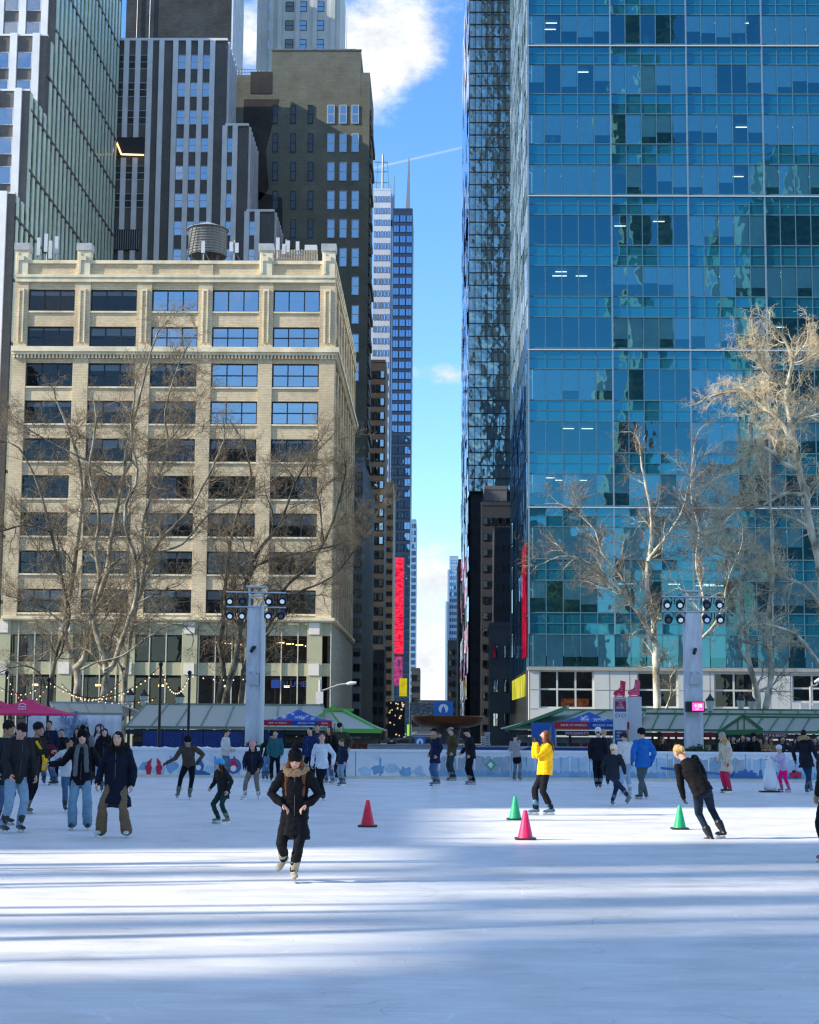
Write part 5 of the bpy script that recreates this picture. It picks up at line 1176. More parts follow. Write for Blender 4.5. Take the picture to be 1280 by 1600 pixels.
# street lights on the avenue
def cobra(px, pyt, pyb, tip, d, label):
    c = at(px, pyb, d); t = empty('street_light', (c.x, d, GZ), label, 'street light'); top = Vector((c.x, d, Z(px,pyt,d))); tp = at(tip[0], tip[1], d); a = at(px+8, tip[1]+11, d)
    b = MB(); b.tube([(c.x, d, GZ), top], .1, 8); b.obj('post', mat('street_light_grey', (.5,.52,.5), .4), t)
    b = MB(); b.tube([at(px, tip[1]+12, d), a, at((px+tip[0])/2+2, tip[1]+3, d), tp], .07, 6); b.obj('arm', m_alu, t); b = MB(); v = (tp-at((px+tip[0])/2+2, tip[1]+3, d)).normalized(); b.tube([tp-v*.7, tp-v*.4, tp+v*.1], [.06,.16,.08], 8); b.obj('head', mat('street_light_white', (.7,.7,.68)), t)
    return t, c
t, c = cobra(499.5, 1062, 1110, (555,1067), 128, 'white cobra head street light on the avenue beside the buff office')
b = MB(); z = Z(499,1090,127.6); b.box(c.x-.28, c.x+.28, 127.5, 127.8, z-.45, z+.45); b.obj('signal_box', mat('street_light_white', (.7,.7,.68)), t)
t, c = cobra(1268, 1073, 1112, (1290,1060), 100, 'cream lamp post with curved arm at the right edge')
b = MB(); [b.box(at(px,1105,99.6).x-.25, at(px,1105,99.6).x+.25, 99.5, 99.7, Z(px,1108,99.6), Z(px,1099,99.6)) for px in (1257,1276)]; b.bar(at(1257,1112,99.7), at(1279,1112,99.7), .15); b.obj('flood_lamp', mat('street_light_white', (.7,.7,.68)), t)
# pale road signs in the street opening
for px, pyt, pyb, w, lab in ((762,1146,1166,7,'narrow white notice column behind the rink right of the fountain'), (755,1152,1166,5,'short grey bin behind the notice column')):
    c = at(px, pyb, 66); t = empty('notice_column', (c.x, 66, GZ), lab, 'street furniture'); b = MB(); ww = w*66/FPX/2; zt_ = Z(px,pyt,66); b.box(c.x-ww, c.x+ww, 66, 66.3, GZ, zt_); b.box(c.x-ww-.02, c.x+ww+.02, 65.98, 66.32, zt_+.001, zt_+.04); [b.box(c.x-ww*.7, c.x+ww*.7, 65.99, 65.998, zt_-.12-.09*q, zt_-.09-.09*q, 1) for q in range(5)]; b.obj('body', [mat('notice_white', (.5,.52,.54)), m_blk], t)
# scaffolding/illuminated cluster low in the street (theatre lights)
c = at(617, 1112, 300); t = empty('theatre_lights', c, 'cluster of small cream lights and frames low in the street', 'lights'); b = MB(); r2 = random.Random(9)
for q in range(26): p = at(r2.uniform(606,632), r2.uniform(1098,1152), 299); b.box(p.x-.12, p.x+r2.uniform(.0,.25), 299, 299.2, p.z-.1, p.z+.12)
b.obj('bulb', emat('theatre_bulb', (.9,.7,.4), .45), t); b = MB(); b.box(X(606,1120,300), X(633,1120,300), 299.3, 300, GZ, Z(617,1096,300)); b.obj('frame', m_wframe, t)
# ================================================================== CONES
def cone(px, pyb, pyt, m, label):
    c = gnd(px, pyb); d = c.y; h = Z(px, pyt, d); t = empty('traffic_cone', c, label, 'cone', 'training cones on the ice')
    b = MB(); k = h/.46; b.lathe([(.125*k,.03),(.115*k,.06),(.032*k,h-.01),(.024*k,h),(.001,h)], c, 24); b.obj('body', m, t)
    b = MB(); r_ = .165*k; pts = [(sx*r_, sy*r_) for sx, sy in ((-1,-.8),(-.8,-1),(.8,-1),(1,-.8),(1,.8),(.8,1),(-.8,1),(-1,.8))]; b.extr(pts, c+Vector((0,0,.004)), (1,0,0), (0,1,0), (0,0,1), .026); b.obj('base', mat('cone_base_black', (.02,.02,.02), .5), t)
m_cr = mat('cone_red', (.68,.02,.06), .5, .22, 9); m_cp = mat('cone_pink_red', (.80,.02,.12), .5, .2, 9); m_cg = mat('cone_green', (.012,.38,.16), .5, .22, 9)
cone(574.5, 1292, 1250, m_cr, 'red cone standing alone left of the sunlit strip'); cone(821, 1312, 1266, m_cp, 'pinkish red cone in front of the green cone'); cone(805, 1281, 1244, m_cg, 'green cone beside the yellow jacket skater'); cone(1062.5, 1296, 1258, m_cg, 'green cone behind the leaning skater in black')
GR = 'plane trees right of the side street'
# ================================================================== TREES
class Tree:
    def __init__(s, name, label, d, bark, seed, group=None, twig=None):
        s.r = random.Random(seed); s.d = d; s.limb = MB(); s.tw = MB(); s.name = name; s.label = label; s.bark = bark; s.twig = twig or bark; s.group = group; s.base = None; s.cl = []
    def path(s, pts, r0, r1, dy=0.0, spawn=(8, 2.6), first=0.25, lv=0, split=None):
        """a limb drawn through picture points at the tree's distance, with depth wandering dy; then side branches"""
        P3 = []; n = len(pts); yo = 0
        for i, (px, py) in enumerate(pts):
            f = i/(n-1); yy = s.d + dy*f + .3*math.sin(3*f+s.r.random())*f
            P3.append(at(px, py, yy))
        if s.base is None: P3[0].z = GZ; s.base = P3[0].copy()
        # resample with slight crook
        Q = []; 
        for i in range(n-1):
            a = P3[max(0,i-1)]; b = P3[i]; c = P3[i+1]; d_ = P3[min(n-1,i+2)]
            k = max(2, int((c-b).length/.45))
            for j in range(k):
                t = j/k; q = .5*((2*b)+(c-a)*t+(2*a-5*b+4*c-d_)*t*t+(3*b-a-3*c+d_)*t**3); Q.append(q)
        Q.append(P3[-1]); m = len(Q)
        Q = [q+Vector((s.r.uniform(-1,1), s.r.uniform(-1,1), s.r.uniform(-.5,.5)))*.035*(0 if i == 0 else 1) for i, q in enumerate(Q)]
        R = [r0+(r1-r0)*(i/(m-1))**.8 for i in range(m)]
        R = [r*(1+.08*math.sin(i*1.7)) for i, r in enumerate(R)]
        s.limb.tube(Q, R, 9)
        cnt, ln = spawn; cnt = int(cnt*1.35)
        for k in range(cnt):
            f = first+(1-first)*(k+s.r.random())/cnt; i = min(m-2, int(f*(m-1))); t = (Q[i+1]-Q[i]).normalized()
            s.branch(Q[i], s.dev(t, s.r.uniform(.5,1.1)), ln*(1.3-.5*f)*s.r.uniform(.7,1.35), R[i]*s.r.uniform(.35,.55), 1)
        s.branch(Q[-1], (Q[-1]-Q[-2]).normalized(), ln*.8, R[-1]*.9, 1)
        for k in range(cnt*2):
            i = min(m-2, int((first+(1-first)*s.r.random())*(m-1))); s.cluster(Q[i], s.dev((Q[i+1]-Q[i]).normalized(), s.r.uniform(.6,1.3)), ln*s.r.uniform(.3,.55))
        return Q
    def dev(s, t, a):
        v = Vector((s.r.gauss(0,1), s.r.gauss(0,.8), s.r.gauss(.25,.8))); v = (v-t*v.dot(t)).normalized(); return (t*math.cos(a)+v*math.sin(a)).normalized()
    def branch(s, p, t, ln, r, lv):
        n = max(4, int(ln/.28)); step = ln/n; pts = [p]; q = p; dirs = [t]
        for i in range(n):
            t = (t + Vector((s.r.gauss(0,.24), s.r.gauss(0,.24), s.r.gauss(.04,.2)))).normalized(); q = q+t*step; pts.append(q); dirs.append(t)
        r1 = max(.006, r*.28); s.limb.tube(pts, [max(.006, r+(r1-r)*i/n) for i in range(n+1)], 6, cap=False)
        k = s.kk[lv-1]
        for j in range(k):
            f = .12+.88*(j+s.r.random())/k; i = min(n-1, int(f*n)); l2 = ln*s.r.uniform(.42,.7)*(1.1-.35*f); d_ = s.dev(dirs[i], s.r.uniform(.4,1.0))
            if lv == 1 and j % 2 == 0: s.branch(pts[i], d_, l2, (r+(r1-r)*f)*.6, 2)
            else: s.cluster(pts[i], d_, l2)
        s.cluster(pts[-1], dirs[-1], ln*.5)
    def cluster(s, p, t, ln):
        if s.group == GR and s.r.random() < .22: return
        s.cl.append((p, t, ln, s.r.randrange(NCL), s.r.uniform(0, 6.28)))
    kk = (8, 4)
    def build(s, balls=0):
        t = empty(s.name, s.base, s.label, 'tree', s.group); s.limb.obj('trunk', s.bark, t)
        V_, F_ = [], []; n0 = 0; bo = np.array(s.base)
        for (p, d_, ln, k, roll) in s.cl:
            cv, cf = CLU[k]; q = Vector((0,0,1)).rotation_difference(d_).to_matrix() @ Matrix.Rotation(roll, 3, 'Z'); V_.append(cv@(np.array(q).T*ln)+np.array(p)-bo); F_.append(cf+n0); n0 += len(cv)
        V_ = np.concatenate(V_); F_ = np.concatenate(F_); me = bpy.data.meshes.new('crown'); me.vertices.add(len(V_)); me.vertices.foreach_set('co', V_.ravel().astype(np.float32))
        me.loops.add(F_.size); me.loops.foreach_set('vertex_index', F_.ravel().astype(np.int32)); me.polygons.add(len(F_)); me.polygons.foreach_set('loop_start', np.arange(0, F_.size, 4, dtype=np.int32)); me.polygons.foreach_set('loop_total', np.full(len(F_), 4, dtype=np.int32))
        me.update(calc_edges=True); me.materials.append(s.twig); link('crown', me, t); print('tree', s.label[:30], len(s.limb.f), len(F_)); return t
def make_cluster(seed):
    """a spray of fine twigs one metre long along z"""
    r = random.Random(seed); mb = MB()
    def tw(p, t, ln, rad, lv):
        n = 5 if lv == 0 else (4 if lv == 1 else 2); pts = [p]; q = p; ds = [t]
        for i in range(n): t = (t+Vector((r.gauss(0,.34), r.gauss(0,.34), r.gauss(.02,.28)))).normalized(); q = q+t*(ln/n); pts.append(q); ds.append(t)
        mb.tube(pts, [rad*(1-.6*i/n) for i in range(n+1)], 3, cap=False)
        if lv == 2: return
        for j in range((5,3)[lv]):
            f = .12+.88*(j+r.random())/(5,3)[lv]; i = min(n-1, int(f*n)); v = Vector((r.gauss(0,1), r.gauss(0,1), r.gauss(0,1))); v = (v-ds[i]*v.dot(ds[i])).normalized(); a = r.uniform(.6,1.35)
            tw(pts[i], (ds[i]*math.cos(a)+v*math.sin(a)).normalized(), ln*r.uniform(.4,.7), rad*.62, lv+1)
    tw(Vector((0,0,0)), Vector((0,0,1)), 1.0, .0140, 0)
    return np.array([tuple(v) for v in mb.v]), np.array(mb.f)
NCL = 8
CLU = [make_cluster(100+i) for i in range(NCL)]
def barkmat(name, a, b_, c_, sc=2.0):
    m, nt, out = newmat(name); L = nt.links.new; b = nn(nt, 'ShaderNodeBsdfPrincipled', Roughness=.85); b.inputs['Specular IOR Level'].default_value = .2
    g = nt.nodes.new('ShaderNodeNewGeometry'); mp = nt.nodes.new('ShaderNodeMapping'); mp.inputs['Scale'].default_value = (1,1,.55); L(g.outputs['Position'], mp.inputs[0])
    n = nn(nt, 'ShaderNodeTexNoise', Scale=sc, Detail=5.0, Roughness=.55); L(mp.outputs[0], n.inputs['Vector']); r = nt.nodes.new('ShaderNodeValToRGB'); r.color_ramp.interpolation = 'EASE'
    e = r.color_ramp.elements; e[0].position = .38; e[0].color = (*a,1); e[1].position = .62; e[1].color = (*c_,1); x = e.new(.5); x.color = (*b_,1); L(n.outputs[0], r.inputs[0]); L(r.outputs[0], b.inputs['Base Color'])
    bp = nn(nt, 'ShaderNodeBump', Strength=.5, Distance=.03); L(n.outputs[0], bp.inputs['Height']); L(bp.outputs[0], b.inputs['Normal']); L(b.outputs[0], out.inputs[0]); return m
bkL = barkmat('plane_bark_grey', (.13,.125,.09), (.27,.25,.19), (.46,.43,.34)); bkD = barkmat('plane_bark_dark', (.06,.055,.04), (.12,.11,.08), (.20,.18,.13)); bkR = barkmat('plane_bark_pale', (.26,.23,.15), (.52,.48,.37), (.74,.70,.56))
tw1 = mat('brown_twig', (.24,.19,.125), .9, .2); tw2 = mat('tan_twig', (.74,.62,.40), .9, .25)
GL = 'plane trees left of the side street'; GR = 'plane trees right of the side street'
T = Tree('plane_tree', 'grey plane tree forking wide in front of the second window bay', 100, bkL, 1, GL, tw1)
T.path([(120,1108),(121,1070),(117,1040),(104,1012),(101,975),(110,920),(117,875),(122,830),(128,770),(118,700),(95,640)], .30, .07, 1.5, (9,2.6))
T.path([(118,1045),(131,1030),(138,1000),(146,965),(155,930),(166,895),(176,830),(186,780),(192,745),(201,690),(220,615),(235,552),(247,520)], .23, .05, -1.5, (11,2.6), .1)
T.path([(186,780),(160,735),(125,715),(60,680),(20,655)], .08, .03, -1, (7,2.2)); T.path([(192,745),(215,715),(262,690),(300,640)], .08, .03, 1, (6,2.2)); T.path([(101,975),(60,945),(10,930)], .08, .03, -1, (5,2)); T.build()
T = Tree('plane_tree', 'grey plane tree with twisting crossed limbs behind the white banner kiosk', 97, bkL, 2, GL, tw1)
T.path([(162,1108),(163,1070),(166,1050),(160,1020),(150,990),(145,940),(155,905),(150,860),(155,800),(140,740),(150,660)], .27, .05, 1, (9,2.5))
T.path([(165,1050),(178,1038),(188,1010),(200,975),(214,925),(210,870),(198,835),(197,790),(215,745),(205,680),(212,600)], .18, .05, -1.2, (10,2.6), .1)
T.path([(127,1046),(150,1035),(190,1025),(240,990),(275,975),(300,990),(300,1010)], .07, .03, -2, (5,1.2)); T.build()
T = Tree('plane_tree', 'tall grey plane tree leaning right in front of the third window bay', 103, bkL, 3, GL, tw1)
T.path([(192,1108),(196,1050),(204,990),(211,955),(220,925),(230,890),(240,862),(252,842),(270,825),(300,790),(330,735),(350,690)], .25, .05, 1.5, (10,2.7))
T.path([(220,925),(225,880),(222,830),(238,770),(262,700),(258,640),(280,570),(300,530)], .14, .04, -1, (9,2.6)); T.path([(240,862),(285,850),(330,800),(392,770),(440,740)], .08, .03, -2, (7,2.2)); T.build()
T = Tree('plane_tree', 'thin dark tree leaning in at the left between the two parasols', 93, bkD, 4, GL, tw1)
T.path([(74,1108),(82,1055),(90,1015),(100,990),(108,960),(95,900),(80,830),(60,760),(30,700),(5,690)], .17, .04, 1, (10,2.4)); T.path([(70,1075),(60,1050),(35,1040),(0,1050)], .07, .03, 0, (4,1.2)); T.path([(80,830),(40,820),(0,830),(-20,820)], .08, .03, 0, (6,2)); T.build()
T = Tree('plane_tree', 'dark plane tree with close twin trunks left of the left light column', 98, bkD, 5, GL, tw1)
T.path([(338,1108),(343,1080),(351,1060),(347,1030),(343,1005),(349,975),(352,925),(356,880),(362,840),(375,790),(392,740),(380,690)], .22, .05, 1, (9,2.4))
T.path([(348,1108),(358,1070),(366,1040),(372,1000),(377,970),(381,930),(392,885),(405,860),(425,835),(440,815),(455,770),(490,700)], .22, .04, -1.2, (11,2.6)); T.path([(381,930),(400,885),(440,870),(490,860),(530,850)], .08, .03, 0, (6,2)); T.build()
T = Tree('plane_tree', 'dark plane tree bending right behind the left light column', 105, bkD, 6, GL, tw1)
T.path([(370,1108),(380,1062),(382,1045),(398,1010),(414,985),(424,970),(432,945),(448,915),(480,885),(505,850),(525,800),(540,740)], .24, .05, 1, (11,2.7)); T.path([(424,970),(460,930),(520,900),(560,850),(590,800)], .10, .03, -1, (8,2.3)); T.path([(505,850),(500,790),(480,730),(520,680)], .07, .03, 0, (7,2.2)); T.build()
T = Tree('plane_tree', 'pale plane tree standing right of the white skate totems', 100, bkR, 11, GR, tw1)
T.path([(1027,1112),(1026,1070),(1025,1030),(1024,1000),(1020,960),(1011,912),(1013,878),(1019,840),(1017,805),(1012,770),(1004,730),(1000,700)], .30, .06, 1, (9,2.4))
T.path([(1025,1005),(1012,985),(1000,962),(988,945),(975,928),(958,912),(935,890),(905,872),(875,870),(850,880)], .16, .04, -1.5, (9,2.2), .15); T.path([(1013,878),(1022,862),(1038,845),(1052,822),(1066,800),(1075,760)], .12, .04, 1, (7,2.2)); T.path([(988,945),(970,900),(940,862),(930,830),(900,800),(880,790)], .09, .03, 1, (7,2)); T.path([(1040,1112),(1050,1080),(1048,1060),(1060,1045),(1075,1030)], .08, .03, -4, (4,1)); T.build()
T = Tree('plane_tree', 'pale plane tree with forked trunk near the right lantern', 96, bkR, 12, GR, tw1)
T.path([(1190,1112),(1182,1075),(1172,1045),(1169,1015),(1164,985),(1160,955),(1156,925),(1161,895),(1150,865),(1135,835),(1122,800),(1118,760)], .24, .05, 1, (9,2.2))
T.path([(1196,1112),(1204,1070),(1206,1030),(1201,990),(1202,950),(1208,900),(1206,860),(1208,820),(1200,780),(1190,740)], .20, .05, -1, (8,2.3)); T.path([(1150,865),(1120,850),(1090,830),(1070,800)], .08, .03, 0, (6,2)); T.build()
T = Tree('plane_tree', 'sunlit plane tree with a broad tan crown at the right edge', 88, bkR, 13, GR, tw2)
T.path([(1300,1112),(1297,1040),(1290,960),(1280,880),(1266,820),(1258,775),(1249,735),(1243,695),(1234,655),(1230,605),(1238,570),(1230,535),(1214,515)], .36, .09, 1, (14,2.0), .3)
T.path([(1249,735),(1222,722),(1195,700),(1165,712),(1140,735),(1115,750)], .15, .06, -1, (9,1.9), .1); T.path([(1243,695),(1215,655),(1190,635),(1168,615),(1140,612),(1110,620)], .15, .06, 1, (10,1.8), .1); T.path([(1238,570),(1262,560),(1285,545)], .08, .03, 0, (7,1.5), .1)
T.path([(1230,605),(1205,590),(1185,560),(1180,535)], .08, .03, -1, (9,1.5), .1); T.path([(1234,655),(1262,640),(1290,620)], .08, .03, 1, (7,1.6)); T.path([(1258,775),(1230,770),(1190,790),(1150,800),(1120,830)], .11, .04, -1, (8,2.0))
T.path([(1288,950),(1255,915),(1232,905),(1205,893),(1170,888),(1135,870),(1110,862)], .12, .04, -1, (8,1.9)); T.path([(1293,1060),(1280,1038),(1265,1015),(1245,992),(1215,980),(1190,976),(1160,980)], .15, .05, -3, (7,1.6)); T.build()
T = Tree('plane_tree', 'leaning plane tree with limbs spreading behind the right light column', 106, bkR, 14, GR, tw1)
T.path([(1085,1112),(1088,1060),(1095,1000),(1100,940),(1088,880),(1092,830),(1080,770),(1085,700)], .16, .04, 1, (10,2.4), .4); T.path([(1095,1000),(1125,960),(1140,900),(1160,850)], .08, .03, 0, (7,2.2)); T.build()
# plane trees along the south side of the rink, outside the picture, whose trunks stripe the ice
GS = 'plane trees along the south edge of the rink'
proto = None; bareS = Tree('plane_tree', 'bare plane tree on the south edge of the rink outside the picture', 20, bkL, 20, GS, tw1)
bareS.kk = (2, 1)
def wpath(T, P3, r0, r1, spawn):
    T.limb.tube(P3, [r0+(r1-r0)*i/(len(P3)-1) for i in range(len(P3))], 9)
    for k in range(spawn//2): i = 1+k*(len(P3)-2)//spawn; T.branch(P3[i], T.dev((P3[i+1]-P3[i]).normalized(), .8), 2.6, .08, 1)
V = Vector; bareS.base = V((-22, 0, GZ))
wpath(bareS, [V((-22,0,GZ)), V((-22.1,.1,3)), V((-21.8,0,6)), V((-21.3,.1,9)), V((-21.0,-.2,12)), V((-20.6,0,15))], .26, .08, 8)
wpath(bareS, [V((-21.8,0,6)), V((-22.6,.6,8)), V((-23.2,1.0,11)), V((-23.4,1.2,14))], .15, .06, 6)
proto = bareS.build()
for i, (xx, yy) in enumerate(((-23,4.5), (-21.5,9.3), (-24,13.6), (-22,17.9), (-25,22.6), (-22.5,26.8), (-24,30.4), (-27,20.0), (-28,15.6), (-26,11.9))):
    c = copy_tree(proto, (xx, yy, GZ)); c.rotation_euler.z = i*1.3
# ================================================================== PEOPLE
DG_ = None
def rings(pts, rx, ry, lat, n=12, cap=True, flat=False):
    """closed loft: centre points, half widths rx along lat and ry across, rounded ends"""
    pts = [Vector(p) for p in pts]; k = len(pts); rx = list(rx); ry = list(ry)
    if flat:
        t1 = (pts[-1]-pts[-2]).normalized(); pts = pts+[pts[-1]+t1*.004]; rx.append(rx[-1]*.97); ry.append(ry[-1]*.97); t0 = (pts[0]-pts[1]).normalized(); pts = [pts[0]+t0*.004]+pts; rx = [rx[0]*.97]+rx; ry = [ry[0]*.97]+ry; k += 2
    elif cap:
        t0 = (pts[0]-pts[1]).normalized(); t1 = (pts[-1]-pts[-2]).normalized(); r0 = min(rx[0],ry[0]); r1 = min(rx[-1],ry[-1])
        pts = [pts[0]+t0*r0*.85, pts[0]+t0*r0*.5]+pts+[pts[-1]+t1*r1*.5, pts[-1]+t1*r1*.85]
        rx = [rx[0]*.4, rx[0]*.84]+rx+[rx[-1]*.84, rx[-1]*.4]; ry = [ry[0]*.4, ry[0]*.84]+ry+[ry[-1]*.84, ry[-1]*.4]; k += 4
    vs = []
    for i in range(k):
        t = (pts[min(i+1,k-1)]-pts[max(i-1,0)]).normalized(); x = (lat - t*lat.dot(t))
        x = x.normalized() if x.length > 1e-4 else t.orthogonal().normalized(); y = t.cross(x)
        for j in range(n):
            a = 2*math.pi*j/n; vs.append(pts[i]+x*math.cos(a)*rx[i]+y*math.sin(a)*ry[i])
    fs = [(i*n+j, i*n+(j+1) % n, (i+1)*n+(j+1) % n, (i+1)*n+j) for i in range(k-1) for j in range(n)]
    fs += [tuple(range(n-1,-1,-1)), tuple(range((k-1)*n, k*n))]
    return vs, fs
class Shape:
    def __init__(s): s.b = MB()
    def loft(s, pts, rx, ry=None, lat=Vector((1,0,0)), n=12, flat=False):
        rx = rx if hasattr(rx,'__len__') else [rx]*len(pts); ry = ry if ry is not None else rx; ry = ry if hasattr(ry,'__len__') else [ry]*len(pts)
        v, f = rings(pts, rx, ry, lat, n, flat=flat); s.b.add(v, f)
    def ball(s, c, rx, ry=None, rz=None, M=None, n=14):
        t = MB(); t.ball((0,0,0), rx, ry, rz, n); M = M or Matrix.Identity(3); s.b.add([Vector(c)+M@Vector(p) for p in t.v], t.f)
    def remesh(s, vox, sm=3):
        me = bpy.data.meshes.new('t'); me.from_pydata([tuple(p) for p in s.b.v], [], s.b.f); o = bpy.data.objects.new('t', me); COL.objects.link(o)
        r = o.modifiers.new('r', 'REMESH'); r.mode = 'VOXEL'; r.voxel_size = vox
        q = o.modifiers.new('s', 'SMOOTH'); q.iterations = sm; q.factor = .5
        dg = bpy.context.evaluated_depsgraph_get(); out = bpy.data.meshes.new_from_object(o.evaluated_get(dg)); bpy.data.objects.remove(o); bpy.data.meshes.remove(me)
        out.polygons.foreach_set('use_smooth', [True]*len(out.polygons)); return out
def wrinkle(me, amp, sc, seed, stretch=(1,1,.5)):
    n = len(me.vertices); co = np.empty(n*3); me.vertices.foreach_get('co', co); no = np.empty(n*3); me.vertices.foreach_get('normal', no); co = co.reshape(-1,3); no = no.reshape(-1,3)
    o = Vector((seed*3.1, seed*1.7, seed))
    d = np.array([mnoise.noise(Vector((p[0]*sc*stretch[0], p[1]*sc*stretch[1], p[2]*sc*stretch[2]))+o) + .55*mnoise.noise(Vector((p[0]*sc*1.6, p[1]*sc*1.6, p[2]*sc*3.2))+o) for p in co])
    co += no*(d*amp)[:,None]; me.vertices.foreach_set('co', co.ravel()); me.update()
def vcol(name='skin_tone', rough=.55):
    if name in _mc: return _mc[name]
    m, nt, out = newmat(name); L = nt.links.new; b = nn(nt, 'ShaderNodeBsdfPrincipled', Roughness=rough); a = nt.nodes.new('ShaderNodeVertexColor'); a.layer_name = 'Col'; L(a.outputs[0], b.inputs['Base Color']); b.inputs['Subsurface Weight'].default_value = .08; b.inputs['Subsurface Radius'].default_value = (.02,.008,.005); L(b.outputs[0], out.inputs[0]); _mc[name] = m; return m
def cloth(col, rough=.85, kind='cloth'):
    nm = kind+'_%02x%02x%02x' % tuple(int(min(1,c)*255) for c in col)
    return mat(nm, col, rough, .16, 9, bump=.3, bscale=160 if kind == 'knit' else 40, spec=.15)
def ik(a, c, l1, l2, hint):
    d = c-a; D = d.length; D2 = min(D, (l1+l2)*.998)
    if D > D2: c = a+d*(D2/D); d = c-a; D = D2
    x = (l1*l1-l2*l2+D*D)/(2*D); h = math.sqrt(max(0, l1*l1-x*x)); u = d/D; hv = hint-u*hint.dot(u); hv = hv.normalized() if hv.length > 1e-5 else u.orthogonal()
    return a+u*x+hv*h, c
PEOPLE = []
SKIN = {'l': (.62,.36,.26), 'm': (.42,.23,.14), 'd': (.16,.085,.05)}
HAIRC = {'black': (.012,.010,.010), 'brown': (.06,.028,.012), 'auburn': (.16,.06,.022), 'blonde': (.50,.32,.13), 'grey': (.3,.3,.3)}
def person(px, py, H, face, label, z=0.0, d=None, vox=None, lean=(0,0), tilt=0, pelvis=(0,0,.50), feet=None, toes=(0,0), lift=(0,0), hands=None, elb=None, headrot=(0,0), skin='l',
           top=None, topk='jacket', fit=1.0, bottom=(.05,.08,.15), botk='straight', hat=None, hair='brown', hairk='short', shoes=(.02,.02,.022), blade=True, gloves=None, scarf=None, hood=None, extra=None, longc=.30, sleeve=1.0, legs=True, group='skaters on the ice', facetilt=0, helmet=None, band=None):
    """px,py: picture point of the supporting foot; face: 0 to camera, 90 to picture right, 180 away. Local frame in units of H: x = picture right when facing camera, -y forward."""
    vox = vox or .014
    root = gnd(px, py, z) if d is None else Vector((X(px,py,d), d, z))
    sole = .052 if blade else 0.0
    sh = .052 if blade else .0
    ft = feet or ((-.07,0,0),(.07,0,0))
    seed = int(px*7+py) % 97
    V = Vector
    A0 = [V(ft[i])+V((0,0,.048+sole/ H*1.0)) for i in (0,1)]           # ankles
    pel = V(pelvis)+V((0,0,sole/H))
    lf, ls = math.radians(lean[0]), math.radians(lean[1])
    Mt = Matrix.Rotation(ls, 3, 'Y') @ Matrix.Rotation(lf, 3, 'X')   # lean forward (toward -y): z axis tips to -y
    up = Mt@V((0,0,1)); lat = Mt@V((1,0,0)); fwd = Mt@V((0,-1,0))
    T = lambda x, y, z_: pel + lat*x - fwd*y + up*z_       # torso frame above the pelvis (y back)
    hips = [pel+lat*(-.046)+up*.01, pel+lat*.046+up*.01]
    knee = []; ank = []
    for i in (0,1):
        k, a = ik(hips[i], A0[i], .245, .235, V((0,-1,0))+V(((-1,1)[i]*.15,0,0))); knee.append(k); ank.append(a)
    S = [T(-.098,0,.300), T(.098,0,.300)]
    hd = hands or ((-.04,-.02,-.30),(.04,-.02,-.30)); elbow = []; wrist = []
    for i in (0,1):
        tgt = S[i]+V(hd[i]); hint = V(elb[i]) if elb else V(((-1,1)[i]*.5, .8, -.2))
        e, w_ = ik(S[i], tgt, .165, .150, hint); elbow.append(e); wrist.append(w_)
    neck = T(0,.0,.345); hy, hp = math.radians(headrot[0]), math.radians(headrot[1])
    Mh = Matrix.Rotation(hy, 3, 'Z') @ Matrix.Rotation(ls*.4, 3, 'Y') @ Matrix.Rotation(lf*.4+hp, 3, 'X')
    hc = T(0,-.012,.385)+Mh@V((0,-.012,.045))
    # global: scale, tilt, face, translate
    Ry = Matrix.Rotation(math.radians(tilt), 3, 'Y') if tilt else Matrix.Identity(3)
    Rz = Matrix.Rotation(math.radians(face), 3, 'Z')
    Pm = lambda p: Rz@(V(p)*H)
    def G3(p): return Ry@Pm(p)
    wlat = Ry@Rz@lat; HM = Ry@Rz@Mh; h = H
    pts = dict(pel=G3(pel), hips=[G3(p) for p in hips], knee=[G3(p) for p in knee], ank=[G3(p) for p in ank], S=[G3(p) for p in S], el=[G3(p) for p in elbow], wr=[G3(p) for p in wrist], neck=G3(neck), hc=G3(hc))
    R3 = Ry@Rz; XW, UPW = wlat, R3@up; FW = R3@fwd
    sup = min((0,1), key=lambda i: (round(ft[i][2],3), math.hypot(ft[i][0], ft[i][1]))); off = V((0,0,.048*h+sole))-V((pts['ank'][sup].x, pts['ank'][sup].y, pts['ank'][sup].z)) if legs else V((0,0,0))
    for k_ in pts:
        if isinstance(pts[k_], list): pts[k_] = [p+off for p in pts[k_]]
        else: pts[k_] = pts[k_]+off
    P = pts; tor = lambda x, y, z_: P['pel']+XW*(x*h)-FW*(y*h)+UPW*(z_*h)
    # --- body
    s = Shape()
    s.loft([tor(0,0,.0), tor(0,0,.06), tor(0,.0,.14), tor(0,0,.24), tor(0,0,.31), tor(0,0,.345)], [.070*h,.066*h,.058*h,.068*h,.050*h,.033*h], [.050*h,.047*h,.043*h,.050*h,.036*h,.031*h], XW)
    s.loft([tor(0,0,.30), P['neck'], P['hc']+HM@V((0,.01*h,-.02*h))], [.036*h,.033*h,.034*h], None, XW)
    for i in (0,1):
        s.loft([P['S'][i].lerp(P['el'][i],.18), P['el'][i], P['wr'][i]], [.019*h,.018*h,.015*h], None, XW, 8); s.loft([tor(0,0,.26), P['S'][i].lerp(P['el'][i],.2)], [.024*h,.018*h], None, XW, 8)
        if legs: s.loft([P['hips'][i], P['knee'][i], P['ank'][i]], [.045*h,.030*h,.016*h], None, XW, 8)
    fc = P['hc']; r = h if h > 1.4 else h*1.08
    s.ball(fc, .0445*r, .056*r, .058*r, HM); s.ball(fc+HM@V((0,-.012*r,-.028*r)), .036*r, .040*r, .042*r, HM); s.ball(fc+HM@V((0,-.024*r,-.052*r)), .020*r, .020*r, .018*r, HM)
